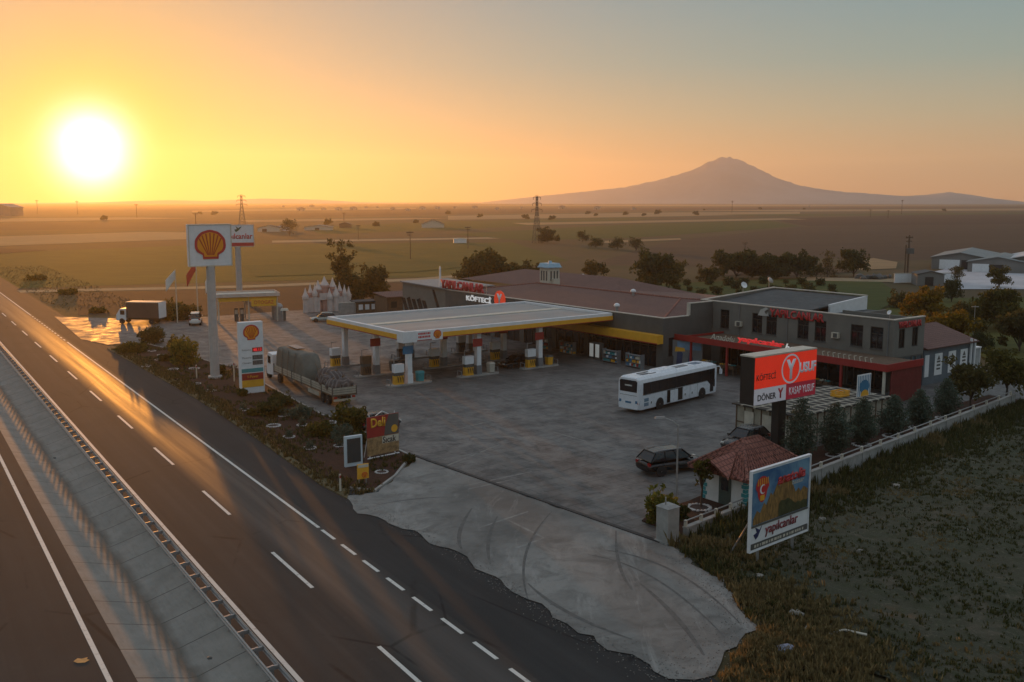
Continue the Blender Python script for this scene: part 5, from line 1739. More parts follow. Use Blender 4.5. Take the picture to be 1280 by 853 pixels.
def car(name, label, loc, rz, L_, W_, H_, paint, hood=.28, estate=True, bonnet_h=.6, group=None):
    """hatchback or estate; paint = body colour"""
    t = thing(name, label, 'car', loc, rz, group)
    h = L_ / 2; w2 = W_ / 2; belt = H_ * .60; r = H_ * .205
    def ring(x, zb, zt, wb, wt):
        return [(x, -wb, zb), (x, -wb - .02, (zb + zt) / 2), (x, -wt, zt), (x, wt, zt), (x, wb + .02, (zb + zt) / 2), (x, wb, zb)]
    xs = [(-h - .06, .36, .84 * belt, .9, .84), (-h + .07, .28, .95 * belt, .93, .86), (-h + .5, .2, belt, .97, .92), (-.1 * L_, .2, belt, 1.0, .95),
          (h - hood * L_, .2, belt * .97, 1.0, .94), (h - .35, .22, belt * .84, .95, .88), (h - .08, .3, belt * .72, .86, .80), (h, .4, belt * .58, .74, .72)]
    body = MB().loft([ring(x, zb, zt, wb * w2, wt * w2) for x, zb, zt, wb, wt in xs]).build('body', paint, t, smooth=True)
    sd = body.modifiers.new('round', 'SUBSURF'); sd.levels = sd.render_levels = 2
    rear_top = -h + (.66 if estate else 1.1)
    g0, g1 = -h + (.1 if estate else .5), h - hood * L_ + .1
    t0, t1 = rear_top, h - hood * L_ - .75
    zb = belt * .985
    cab = MB()
    wb, wt = w2 * .93, w2 * .70
    vs = [(g0, -wb, zb), (g1, -wb, zb), (g1, wb, zb), (g0, wb, zb), (t0, -wt, H_ - .10), (t1, -wt, H_ - .05), (t1, wt, H_ - .05), (t0, wt, H_ - .10)]
    cab.add(vs, [(3, 2, 1, 0), (4, 5, 6, 7), (0, 1, 5, 4), (1, 2, 6, 5), (2, 3, 7, 6), (3, 0, 4, 7)])
    cab.build('window', m_glass, t, bevel=.09)
    mb = MB()
    mb.loft([[(t0 - .12, -wt, H_ - .12), (t0 - .12, wt, H_ - .12), (t0 - .1, wt * .8, H_ - .06), (t0 - .1, -wt * .8, H_ - .06)], [((t0 + t1) / 2, -wt - .03, H_ - .06), ((t0 + t1) / 2, wt + .03, H_ - .06), ((t0 + t1) / 2, wt * .8, H_ + .02), ((t0 + t1) / 2, -wt * .8, H_ + .02)], [(t1 + .1, -wt - .01, H_ - .06), (t1 + .1, wt + .01, H_ - .06), (t1 + .05, wt * .8, H_ - .01), (t1 + .05, -wt * .8, H_ - .01)]])
    rf = mb.build('roof', paint, t, bevel=.02)
    mb = MB()
    for a, b_ in ((0, 4), (1, 5), (2, 6), (3, 7)):
        mb.tube(vs[a], vs[b_], .05, .045, 5)
    for sgn in (-1, 1):
        for k in (.34, .66):
            xb = g0 + (g1 - g0) * k; xt = t0 + (t1 - t0) * k
            mb.tube((xb, sgn * (wb + .005), zb), (xt, sgn * (wt + .005), H_ - .05), .04, .035, 5)
    mb.build('pillar', m_pillar, t)
    if estate:
        mb = MB()
        for sgn in (-1, 1):
            mb.tube((t0 + .1, sgn * (wt - .04), H_ + .04), (t1 - .1, sgn * (wt - .04), H_ + .04), .022, .022, 5)
        mb.build('roof_rail', m_steel, rf)
    for x in (-h + .19 * L_, h - .18 * L_):
        for sgn in (-1, 1):
            wheel(t, x, sgn * (w2 - .09), r)
            o = MB().lathe([(r * 1.22, -.01), (r * 1.22, .012)], 18).build('wheel_arch', m_black, t)
            o.rotation_euler = (math.pi / 2, 0, 0); o.location = (x, sgn * (w2 * 1.0 + .008), r + .02)
    for sgn in (-1, 1):
        MB().box(h - .16, h - .01, sgn * w2 * .62 - .16, sgn * w2 * .62 + .16, belt * .60, belt * .72).build('headlight', m_head, t)
        MB().box(-h - .01, -h + .16, sgn * w2 * .74 - .14, sgn * w2 * .74 + .14, belt * .72, belt * .92).build('tail_light', m_tail, t)
        MB().box(g1 - .35, g1 - .18, sgn * (w2 + .1) - .08, sgn * (w2 + .1) + .08, zb + .0, zb + .15).build('mirror', paint, t)
        mb = MB()
        for k in (.3, .62):
            mb.box(g0 + (g1 - g0) * k - .008, g0 + (g1 - g0) * k + .008, sgn * (w2 * 1.0 + .012) - .008, sgn * (w2 * 1.0 + .012) + .008, .4, zb)
        mb.build('door_seam', m_black, t)
    MB().box(-h - .025, -h + .1, -.28, .28, belt * .50, belt * .64).build('number_plate', m_plate, t)
    MB().box(h - .05, h + .02, -.4, .4, belt * .32, belt * .5).build('grille', m_black, t)
    return t
m_carblack = mat('black_car_paint', (.008, .008, .009), .18, .1, 1)
m_carwhite = mat('white_car_paint', (.62, .62, .60), .25, .05, 1)
m_cargrey = mat('dark_grey_car_paint', (.03, .032, .034), .25, .1, 1)
g = ST(49.7, 52.3, .015)
car('suv', 'black estate car with roof rails parked near the guard hut', g, R(27), 5.2, 2.02, 1.82, m_carblack)
car('saloon_car', 'black car refuelling under the canopy beside the front pumps', ST(93.2, 71.0, .015), R(180 + 31), 4.6, 1.82, 1.46, m_carblack, estate=False)
car('parked_car', 'pale hatchback parked in front of the toy castle', tuple(G(404, 402)), R(200), 4.2, 1.75, 1.5, mat('pale_green_car_paint', (.33, .38, .36), .25, .1, 1))
g = G(473, 536)
car('hatchback_car', 'dark car with pale roof parked beside bushes behind the food banner', (g.x, g.y, .02), R(40), 4.0, 1.72, 1.5, m_cargrey)
car('parked_car', 'dark car parked between guard hut and market kiosk', ST(51.0, 62.2, .02), R(180 + 40), 4.6, 1.85, 1.65, m_cargrey)
# white van
g = G(241, 407)
t = car('van', 'white van with dark rear window parked by the flagpoles', (g.x, g.y + 1.5, .015), R(105), 4.5, 1.85, 2.0, m_carwhite, hood=.2)
t['category'] = 'van'

# coach
a_, b_ = ST(66.5, 63.7), ST(68.2, 77.0)
t = thing('coach', 'white touring coach with black window band and open luggage door on the forecourt', 'coach', ((a_.x + b_.x) / 2, (a_.y + b_.y) / 2, .015), math.atan2(b_.y - a_.y, b_.x - a_.x) + R(1))
m_bus = mat('coach_white', (.68, .71, .76), .3, .05, .8)
LB = 13.2; hb = LB / 2
def bring(x, wk=1.0, top=3.42, bot=.32):
    w_ = 1.27 * wk
    return [(x, -w_ * .97, bot), (x, -w_, .8), (x, -w_, 2.75), (x, -w_ * .93, 3.18), (x, -w_ * .72, top), (x, w_ * .72, top), (x, w_ * .93, 3.18), (x, w_, 2.75), (x, w_, .8), (x, w_ * .97, bot)]
body = MB().loft([bring(-hb, .93, 3.3, .5), bring(-hb + .12, .985, 3.4, .36), bring(-hb + .5), bring(hb - 1.2), bring(hb - .5, .985, 3.36), bring(hb - .12, .95, 3.2, .34), bring(hb, .9, 3.02, .45)]).build('body', m_bus, t)
mb = MB()
for sgn in (-1, 1):
    mb.box(-hb + .62, hb - .55, sgn * 1.272 - .012, sgn * 1.272 + .012, 1.72, 2.86)
    mb.add([(hb - 1.9, sgn * 1.285, 1.72), (hb - .5, sgn * 1.285, 1.72), (hb - .5, sgn * 1.285, .95), (hb - 1.0, sgn * 1.285, 1.0)], [(0, 1, 2, 3)])
sw = mb.build('side_window', m_glass, t)
mb = MB()
for sgn in (-1, 1):
    for k in range(8):
        mb.box(-hb + 1.7 + k * 1.42, -hb + 1.73 + k * 1.42, sgn * 1.287 - .004, sgn * 1.287 + .004, 1.74, 2.84)
mb.build('window_seam', m_black, sw)
MB().add([(-hb - .014, -1.0, 2.0), (-hb - .014, 1.0, 2.0), (-hb - .014, 1.05, 3.0), (-hb - .014, .9, 3.12), (-hb - .014, -.9, 3.12), (-hb - .014, -1.05, 3.0)], [(0, 1, 2, 3, 4, 5)]).box(-hb - .012, -hb + .02, -.98, .98, 2.02, 3.0).build('rear_window', m_glass, t)
MB().box(-hb - .02, -hb - .005, -.42, .42, 2.55, 2.68).build('rear_lettering', m_plate, t)
MB().box(hb - .02, hb + .012, -1.08, 1.08, 1.1, 2.9).build('windscreen', m_glass, t)
for x, nm in ((-hb + 3.3, 0), (hb - 2.75, 1)):
    for sgn in (-1, 1):
        wheel(t, x, sgn * 1.14, .5, .3)
        o = MB().lathe([(.62, -.01), (.62, .012)], 20).build('wheel_arch', m_black, t)
        o.rotation_euler = (math.pi / 2, 0, 0); o.location = (x, sgn * 1.272, .52)
MB().box(-.2 - hb + 5.95, -hb + 7.0, -1.285, -1.262, .45, 1.66).build('luggage_opening', m_black, t)
MB().box(-hb + 4.55, -hb + 5.75, -1.62, -1.57, .5, 1.7).build('luggage_door', m_bus, t)
MB().box(-hb + 4.45, -hb + 4.55, -1.285, -1.262, .45, 1.66).box(-hb + 4.55, -hb + 5.75, -1.278, -1.262, .45, 1.66).build('luggage_recess', m_black, t)
MB().box(-hb + 5.7, -hb + 5.75, -1.60, -1.27, 1.62, 1.68).build('door_arm', m_steel, t)
MB().box(hb - 1.35, hb - .75, -1.282, -1.262, .5, 1.62).build('entry_door', m_glass, t)
for k in range(2):
    MB().box(-hb + .8, -hb + 1.5, -1.282, -1.262, .62 + k * .42, .95 + k * .42).build('vent_grille', mat('pale_blue_grille', (.16, .25, .33), .5, .15, 5), t)
for x in (-hb + 1.85, hb - 4.6, hb - 5.8):
    MB().box(x, x + .16, -1.28, -1.262, .75, .95).build('side_lamp', m_walldark, t)
for sgn in (-1, 1):
    MB().add([(-hb - .015, sgn * 1.13, .85), (-hb + .1, sgn * 1.255, .85), (-hb + .06, sgn * 1.2, 1.45), (-hb - .012, sgn * 1.05, 1.05)], [(0, 1, 2, 3), (3, 2, 1, 0)]).build('tail_light', m_tail, t)
    MB().box(-hb - .015, -hb + .02, sgn * .95 - .12, sgn * .95 + .12, .95, 1.2).build('reflector', m_blue, t)
    MB().path([(hb - .1, sgn * 1.1, 2.95), (hb + .35, sgn * 1.25, 2.95), (hb + .45, sgn * 1.35, 2.6)], .05, 6).box(hb + .33, hb + .55, sgn * 1.35 - .11, sgn * 1.35 + .11, 2.15, 2.65).build('mirror', m_bus, t)
    MB().box(hb - .05, hb + .015, sgn * .85 - .2, sgn * .85 + .2, .7, .9).build('headlight', m_head, t)
MB().box(-hb - .012, -hb + .02, -.35, .35, .9, 1.08).build('rear_badge', m_blue, t)
MB().box(-hb - .02, -hb + .1, -1.1, 1.1, .36, .52).build('bumper', m_bus, t)
MB().box(-hb - .014, -hb + .01, -1.0, 1.0, 1.66, 1.69).build('hood_seam', m_walldark, t)
hs = MB().frustum((-2.6, .2, -.75, .75), (-2.4, .0, -.6, .6), 3.42, 3.58).build('air_conditioner', m_bus, t)
MB().box(.55, 2.6, -.32, .32, 3.42, 3.47).build('roof_hatch', m_greymetal, t)
MB().box(3.6, 4.9, -.42, .42, 3.42, 3.46).build('roof_hatch', mat('blue_tinted_hatch', (.10, .16, .24), .3, .1, 2), t)
MB().box(-4.9, -4.1, -.4, .4, 3.42, 3.5).build('roof_hatch', m_greymetal, t)
MB().box(-3.9, -3.0, -.5, -.42, 3.42, 3.47).box(-3.9, -3.0, .42, .5, 3.42, 3.47).box(-3.9, -3.82, -.42, .42, 3.42, 3.47).build('hatch_frame', m_walldark, t)
mb = MB()
for sgn in (-1,):
    for x in (-hb + 7.05, -hb + 8.3, -hb + 9.6):
        mb.box(x, x + .02, -1.282, -1.268, .42, 1.66)
    mb.box(-hb + .5, hb - 1.4, -1.28, -1.268, 1.665, 1.69)
mb.build('panel_seam', m_greymetal, t)

# lorry with open flat bed
a_, b_ = G(431, 508), G(335, 466)
dv = (a_ - b_).normalized()
head = math.atan2(-dv.y, -dv.x)
t = thing('flatbed_lorry', 'long open sided lorry parked along the planting bed behind the price board', 'lorry', (a_.x, a_.y, .015), head)
BL = 16.6
m_side = mat('weathered_side_board', (.36, .33, .27), .75, .25, 1.4)
MB().box(0, BL, -1.2, 1.2, 1.05, 1.2).build('bed', m_wood, t)
mb = MB()
for sgn in (-1, 1):
    for k in range(6):
        x = k * BL / 6
        mb.box(x + .05, x + BL / 6 - .05, sgn * 1.22 - .03, sgn * 1.22 + .03, 1.2, 1.85)
mb.box(-.03, .03, -1.18, 1.18, 1.2, 1.85)
sb = mb.build('side_board', m_side, t)
mb = MB()
for sgn in (-1, 1):
    for k in range(7):
        x = k * BL / 6
        mb.box(x - .05, x + .05, sgn * 1.26 - .04, sgn * 1.26 + .04, 1.0, 2.0)
    for z in (1.4, 1.62):
        mb.box(0, BL, sgn * 1.256 - .006, sgn * 1.256 + .006, z, z + .03)
mb.box(-.06, -.031, -1.2, 1.2, 1.4, 1.43).box(-.06, -.031, -1.2, 1.2, 1.62, 1.65)
mb.build('stake', m_walldark, sb)
MB().box(.2, BL + 2, -.45, -.3, .75, 1.05).box(.2, BL + 2, .3, .45, .75, 1.05).build('chassis', m_walldark, t)
MB().box(-.1, .0, -1.15, 1.15, .55, .75).build('rear_bar', m_side, t)
for sgn in (-1, 1):
    MB().box(-.08, .02, sgn * .95 - .15, sgn * .95 + .15, .8, 1.0).build('tail_light', m_tail, t)
    MB().box(3.6, 6.6, sgn * 1.18 - .03, sgn * 1.18 + .03, .5, .95).build('under_guard', m_side, t)
for x in (1.6, 2.9, BL - 1.2, BL + 2.4):
    for sgn in (-1, 1):
        wheel(t, x, sgn * .98, .5, .35)
cb = MB().loft([[(BL + .6, -1.2, .6), (BL + .6, 1.2, .6), (BL + .6, 1.2, 2.9), (BL + .6, -1.2, 2.9)], [(BL + 2.2, -1.2, .5), (BL + 2.2, 1.2, .5), (BL + 2.2, 1.15, 3.0), (BL + 2.2, -1.15, 3.0)], [(BL + 2.75, -1.15, .5), (BL + 2.75, 1.15, .5), (BL + 2.75, 1.15, 1.9), (BL + 2.75, -1.15, 1.9)]]).build('cab', m_white, t, bevel=.05)
for sgn in (-1, 1):
    MB().box(BL + 1.3, BL + 2.15, sgn * 1.185 - .03, sgn * 1.185 + .03, 1.8, 2.6).build('cab_window', m_glass, cb)
root = t
def on_bed(x, y, z):
    return tuple(Vector(root.location) + Matrix.Rotation(head, 3, 'Z') @ Vector((x, y, z)))
m_tarp = mat('grey_green_tarpaulin', (.115, .12, .105), .8, .25, .8, bump=.5, bscale=3)
t = thing('tarpaulin_load', 'tall load wrapped in a grey green tarpaulin on the lorry bed', 'load', on_bed(12.1, 0, 1.2), head)
bm_ = MB()
nx, ny = 22, 9
rgl = random.Random(4)
rings = []
for i in range(nx):
    x = -4.3 + 8.6 * i / (nx - 1)
    k = min(1, (x + 4.3) / 1.5 + .12) ; k2 = min(1, (4.3 - x) / .8 + .25)
    hgt = 2.9 * min(1, .35 + .75 * k) * min(1, .7 + .4 * k2)
    wt = .98 * min(1, .85 + .15 * k)
    j = lambda: rgl.uniform(-.05, .05)
    rings.append([(x + j(), -1.22 + j(), -.35 + j() * 3), (x + j(), -1.2 + j(), .7), (x + j(), -1.08 * wt + j(), hgt - .35), (x + j(), -1.0 * wt + j(), hgt - .02), (x + j(), 1.0 * wt + j(), hgt - .02), (x + j(), 1.08 * wt + j(), hgt - .35), (x + j(), 1.2 + j(), .7), (x + j(), 1.22 + j(), -.35 + j() * 3)])
cv = bm_.loft(rings).build('cover', m_tarp, t, smooth=True)
sd = cv.modifiers.new('folds', 'SUBSURF'); sd.levels = sd.render_levels = 1
mb = MB()
for x in (-1.8, .2, 2.0):
    for sgn in (-1, 1):
        mb.path([(x, sgn * 1.27, -.3), (x + .1, sgn * 1.26, .7), (x + .1, sgn * 1.02, 2.8)], .02, 5)
mb.build('rope', m_wood, t)
MB().box(-.6, 2.2, -.5, .45, 2.98, 3.05).build('folded_sheet', m_greymetal, t)
m_sack, nt, b = new_mat('striped_sack')
sx = nt.nodes.new('ShaderNodeSeparateXYZ'); nt.links.new(_coord(nt, rot=R(15)), sx.inputs[0])
wv = nt.nodes.new('ShaderNodeMath'); wv.operation = 'PINGPONG'; nt.links.new(sx.outputs['X'], wv.inputs[0]); wv.inputs[1].default_value = .17
c = _mix(nt, _range(nt, wv.outputs[0], .10, .13), (.075, .062, .06), (.15, .14, .138))
c = _mix(nt, _range(nt, _noise(nt, 2.5, 4, .6, _coord(nt)), .4, .7, 0, .6), c, (.05, .042, .04))
nt.links.new(c, b.inputs['Base Color']); b.inputs['Roughness'].default_value = .85
for k, (x, y, z, r_, lb) in enumerate([(1.2, -.45, .75, .9, 'large striped bundle nearest the tailboard on the lorry bed, highway side'), (1.3, .55, .7, .85, 'striped bundle at the tailboard of the lorry, forecourt side'),
                                       (3.0, -.4, .95, .95, 'middle striped bundle on the lorry bed, highway side'), (3.1, .6, .8, .8, 'middle striped bundle on the lorry bed, forecourt side'),
                                       (4.9, .0, .95, 1.0, 'dark bundle against the foot of the tarpaulin load')]):
    q = thing('sack_bundle', lb, 'bundle', on_bed(x, y, 1.2), head + k, 'bundles on the lorry bed')
    MB().blob((0, 0, z * .95), (r_, r_ * .95, z), k, .28, 3).build('cloth', m_sack, q, smooth=True)
    MB().tube((-.1, 0, z * 1.85), (.05, .05, z * 2.05), .09, .16, 7).build('knot', m_wood, q)
t = thing('loading_pole', 'pair of thin crossed poles leaning over the bundles on the lorry', 'poles', on_bed(3.0, .9, 1.25), head)
MB().tube((-1.6, .1, .6), (1.7, .2, 2.4), .035, .03, 6).build('long_pole', m_wood, t)
MB().tube((.2, .1, .5), (1.3, .2, 2.0), .03, .03, 6).build('short_pole', m_wood, t)

# box lorry by the exit
g = G(176, 405)
t = thing('box_lorry', 'lorry with dark brown box body and white cab parked by the station exit', 'lorry', (g.x, g.y + .6, .015), R(180 - 8))
MB().box(-3.6, 2.0, -1.2, 1.2, 1.0, 3.5).build('box_body', mat('brown_box_body', (.085, .055, .045), .7, .15, .5), t, bevel=.04)
MB().box(-3.62, 2.02, -1.22, 1.22, 3.502, 3.6).build('box_roof', m_offwhite, t)
MB().box(-3.66, -3.602, -1.2, 1.2, 1.0, 3.5).build('rear_door', m_white, t)
MB().box(-3.6, 3.8, -.6, .6, .65, 1.0).build('chassis', m_black, t)
cb = MB().loft([[(2.15, -1.05, .6), (2.15, 1.05, .6), (2.15, 1.05, 2.5), (2.15, -1.05, 2.5)], [(3.3, -1.05, .5), (3.3, 1.05, .5), (3.2, 1.0, 2.45), (3.2, -1.0, 2.45)], [(3.9, -1.0, .5), (3.9, 1.0, .5), (3.9, .98, 1.45), (3.9, -.98, 1.45)]]).build('cab', m_white, t, bevel=.05)
for sgn in (-1, 1):
    MB().box(2.4, 3.15, sgn * 1.035 - .03, sgn * 1.035 + .03, 1.5, 2.2).build('cab_window', m_glass, cb)
for x in (-2.2, 2.9):
    for sgn in (-1, 1):
        wheel(t, x, sgn * .95, .45, .3)
MB().box(-2.4, -1.2, -1.24, -1.201, 1.2, 3.3).build('side_panel', m_offwhite, t)

# ---------------------------------------------------------------- planting
m_bark = mat('tree_bark', (.055, .04, .03), .9, .3, 4)
L_DK = leaf_mat('leaf_dark_green', (.035, .044, .016), (.075, .082, .028), (.11, .10, .034))
L_CON = leaf_mat('needle_blue_green', (.06, .085, .06), (.11, .15, .11), (.16, .20, .15))
L_YG = leaf_mat('leaf_olive_green', (.05, .052, .014), (.11, .10, .022), (.17, .135, .025))
L_YE = leaf_mat('leaf_autumn_yellow', (.10, .07, .010), (.24, .15, .015), (.34, .21, .02))
L_BR = leaf_mat('leaf_brown_green', (.05, .05, .018), (.105, .092, .03), (.15, .12, .035))
L_LT = leaf_mat('leaf_fresh_green', (.08, .085, .018), (.18, .165, .03), (.28, .23, .04))

def leaves(rg, clumps, n, size, flat=.6):
    """leaf-sized quads spread through clumps: (centre, radii)"""
    vs, fs = [], []
    wts = [c[1][0] * c[1][1] * c[1][2] for c in clumps]
    tot = sum(wts)
    for (c, r_), w_ in zip(clumps, wts):
        for _ in range(max(6, int(n * w_ / tot))):
            while True:
                p = Vector((rg.uniform(-1, 1), rg.uniform(-1, 1), rg.uniform(-1, 1)))
                if p.length <= 1:
                    break
            p = p * rg.uniform(.85, 1.2)
            q = Vector((c[0] + p.x * r_[0], c[1] + p.y * r_[1], c[2] + p.z * r_[2]))
            a = Vector((rg.gauss(0, 1), rg.gauss(0, 1), rg.gauss(0, flat))).normalized()
            b_ = a.orthogonal().normalized()
            b_ = Matrix.Rotation(rg.uniform(0, 6.3), 3, a) @ b_
            cc = a.cross(b_)
            s_ = size * rg.uniform(.55, 1.3)
            o = len(vs)
            vs += [q - b_ * s_, q - cc * s_ * .5, q + b_ * s_, q + cc * s_ * .5]
            fs.append((o, o + 1, o + 2, o + 3))
    return MB().add(vs, fs)

def broadleaf(name, label, cat, loc, h, wd, lm, seed, n=2200, trunk=.28, leaf=.26, group=None, open_=.5, shape='round'):
    rg = random.Random(seed)
    t = thing(name, label, cat, loc, rg.uniform(0, 6.28), group)
    th = h * trunk
    mb = MB()
    r0 = max(.06, h * .022)
    mb.tube((0, 0, -.15), (rg.uniform(-.1, .1), rg.uniform(-.1, .1), th), r0, r0 * .75, 8)
    clumps = []
    nl = rg.randint(7, 10)
    for k in range(nl):
        a = k * 2.4 + rg.uniform(-.4, .4)
        u = k / (nl - 1)
        if shape == 'tall':
            rr = wd / 2 * (.9 - .75 * u) * rg.uniform(.5, .9); zz = th + (h - th) * (u * .92 + .04)
            sz = wd * rg.uniform(.17, .27) * (1.1 - .55 * u)
        else:
            rr = wd / 2 * rg.uniform(.3, .72); zz = th + (h - th) * (rg.uniform(.18, .82) if k else .72)
            sz = wd * rg.uniform(.16, .27)
            if zz > th + (h - th) * .6:
                rr *= .65
        c = (math.cos(a) * rr, math.sin(a) * rr, zz)
        clumps.append((c, (sz, sz, sz * .8 * min(1.2, (h - th) / wd * 1.1))))
        mid = Vector((c[0] * .45, c[1] * .45, th + (zz - th) * .45))
        mb.tube((0, 0, th * .9), mid, r0 * .6, r0 * .4, 6).tube(mid, c, r0 * .4, r0 * .12, 5)
        for q in range(2):
            cc = (c[0] + rg.uniform(-1, 1) * sz * 1.1, c[1] + rg.uniform(-1, 1) * sz * 1.1, c[2] + rg.uniform(-.7, .9) * sz)
            clumps.append((cc, (sz * .5, sz * .5, sz * .42)))
    clumps.append(((0, 0, th + (h - th) * .5), (wd * .2, wd * .2, (h - th) * .28)))
    for q in range(14):
        a = rg.uniform(0, 6.283); u = rg.uniform(.08, .97)
        rr = wd / 2 * (1.08 - .75 * max(0, u - .45)) * rg.uniform(.5, .92)
        clumps.append(((math.cos(a) * rr, math.sin(a) * rr, th + (h - th) * u), (wd * rg.uniform(.07, .12),) * 3))
    mb.build('trunk', m_bark, t)
    leaves(rg, clumps, n, leaf).build('crown', lm, t)
    return t

def conifer(loc, h, wd, seed, label, n=5200):
    rg = random.Random(seed)
    t = thing('young_conifer', label, 'conifer', loc, rg.uniform(0, 6.28), 'row of young conifers in the wall bed')
    mb = MB().tube((0, 0, -.1), (.05, .03, h * .95), .09, .02, 7)
    clumps = []
    z = h * .10
    while z < h * .97:
        u = (z - h * .16) / (h * .84)
        rad = wd / 2 * (1 - u) ** .6 * rg.uniform(.8, 1.1) * (min(1, .6 + u * 2.5))
        nb = rg.randint(5, 7)
        for k in range(nb):
            a = k * 6.283 / nb + rg.uniform(-.4, .4)
            rr = rad * rg.uniform(.75, 1.15)
            e = (math.cos(a) * rr, math.sin(a) * rr, z + rr * .18)
            mb.tube((0, 0, z), e, .025, .008, 4)
            for f in (.45, .8):
                clumps.append(((e[0] * f, e[1] * f, z + (e[2] - z) * f), (.2 + rr * .27, .2 + rr * .27, .2 + .14 * (1 - u))))
        z += h * .095
    clumps.append(((0, 0, h * .95), (.12, .12, h * .07)))
    mb.build('trunk', m_bark, t)
    leaves(rg, clumps, n, .10, 1.0).build('crown', L_CON, t)
    return t

def shrub(name, label, loc, h, wd, lm, seed, n=900, leaf=.16, group=None, cat='shrub'):
    rg = random.Random(seed)
    t = thing(name, label, cat, loc, rg.uniform(0, 6.28), group)
    mb = MB(); clumps = []
    for k in range(6):
        a = k * 1.05 + rg.uniform(-.3, .3)
        c = (math.cos(a) * wd * .26, math.sin(a) * wd * .26, h * rg.uniform(.4, .72))
        clumps.append((c, (wd * .25, wd * .25, h * .27)))
        mb.tube((0, 0, -.05), c, .04, .012, 5)
    clumps.append(((0, 0, h * .42), (wd * .3, wd * .3, h * .4)))
    for q in range(5):
        a = q * 1.26 + rg.uniform(-.3, .3)
        clumps.append(((math.cos(a) * wd * .28, math.sin(a) * wd * .28, h * .2), (wd * .2, wd * .2, h * .2)))
    for q in range(12):
        a = rg.uniform(0, 6.283); u = rg.uniform(.15, 1.0)
        rr = wd / 2 * (1.05 - .6 * max(0, u - .4)) * rg.uniform(.7, 1.12)
        clumps.append(((math.cos(a) * rr, math.sin(a) * rr, h * u), (wd * rg.uniform(.05, .1),) * 3))
    mb.build('stem', m_bark, t)
    leaves(rg, clumps, n, leaf).build('crown', lm, t)
    return t

# the row of conifers and trees by the long wall
CON = [(1000, 577, 4.8, 3.3, 'conifer directly right of the red billboard post, first of the wall row'), (1042, 570, 4.1, 3.2, 'conifer with a bare white ring at its foot, second of the wall row'),
       (1077, 557, 3.8, 2.9, 'narrow conifer in front of the kiosk end, third of the wall row'), (1116, 545, 3.4, 3.0, 'conifer in front of the canopy side panel, fourth of the wall row'),
       (1148, 535, 3.3, 3.0, 'conifer in front of the glazed bay, fifth of the wall row'), (1182, 523, 3.6, 2.8, 'conifer in front of the annex posters, last of the wall row')]
for k, (x, y, h, wd, lb) in enumerate(CON):
    g = G(x, y)
    conifer((g.x, g.y, .1), h, wd, 20 + k, lb)
DEC = [(1213, 516, 4.6, 4.6, 'round leafy tree beside the annex, nearest of the broadleaf row'), (1257, 503, 5.2, 5.4, 'wider leafy tree at the wall end near the right edge'), (1300, 496, 6.5, 6.5, 'leafy tree cut by the right edge of view')]
for k, (x, y, h, wd, lb) in enumerate(DEC[:2]):
    g = G(x, y)
    broadleaf('leafy_tree', lb, 'tree', (g.x, g.y, .05), h, wd, L_YG if k else L_BR, 40 + k, 3200, .3, .2)

# white stone rings round the plants
ring0 = thing('stone_ring', 'white painted ring of stones', 'stone ring', (0, 0, 0), 0, 'white stone rings in the beds')
mb = MB()
rgr = random.Random(2)
for k in range(18):
    a = k * 2 * math.pi / 18
    mb.blob((math.cos(a) * .5, math.sin(a) * .5, .03), (.10, .10, .06), k, .4, 1)
mb.build('stone', mat('whitewashed_stone', (.42, .41, .40), .8, .3, 3), ring0)
MB().lathe([(.44, .0), (.44, .03)], 16).build('soil', m_ledge, ring0)
RINGS = [(216.6, 463, 'by the large bright shrub, left of it'), (243, 462, 'between the bright shrub and the tall sign pole'), (246, 481, 'left of the tall sign pole foot'), (263, 490, 'in front of the tall sign pole foot'),
         (305, 514, 'below the price board, towards the highway'), (354, 521, 'with a small grey plant, between the price board and the lorry'), (378, 533, 'in the middle of the bed beside the lorry wheels'),
         (361, 548, 'nearest the highway in the middle of the bed'), (342, 534, 'half hidden one in the middle of the bed'), (183, 459, 'nearest the verge at the far end of the bed'),
         (198.6, 451, 'second from the far end of the bed'), (201, 445, 'third from the far end of the bed'), (190, 440, 'at the far end of the bed'), (413, 530, 'beside the bush at the lorry tail'),
         (387, 562, 'nearest the verge below the bush at the lorry tail'), (424, 559, 'left of the white framed notice board'), (477, 592, 'in front of the food banner'),
         (874, 637, 'round the slender young tree by the guard hut'), (1042, 571, 'under the second conifer of the wall row'), (1077, 558, 'under the third conifer of the wall row'),
         (1115, 547, 'under the fourth conifer of the wall row'), (1147, 537, 'under the fifth conifer of the wall row'), (1180, 525, 'under the last conifer of the wall row')]
for k, (x, y, lb) in enumerate(RINGS):
    g = G(x, y)
    p = (g.x, g.y, .1)
    sc_ = rgr.uniform(.85, 1.15) * (1.25 if x > 800 else 1.0)
    lab = 'white painted stone ring ' + lb
    if k == 0:
        ring0.location = p; ring0.scale = (sc_,) * 3; ring0['label'] = lab
    else:
        dup(ring0, p, rgr.uniform(0, 6), lab, sc_)
SAP = [(354, 521, 'in the ring between the price board and the lorry'), (378, 533, 'in the ring beside the lorry wheels'), (305, 514, 'in the ring below the price board'), (361, 548, 'in the ring nearest the highway'), (387, 562, 'in the ring nearest the verge below the tail bush'), (263, 490, 'in the ring before the tall sign pole'), (424, 559, 'in the ring beside the notice board')]
for k, (x, y, lb) in enumerate(SAP):
    g = G(x, y)
    shrub('bed_seedling', 'small grey green seedling ' + lb, (g.x, g.y, .1), .75, .7, L_CON, 60 + k, 160, .1, 'seedlings in the stone rings', 'seedling')
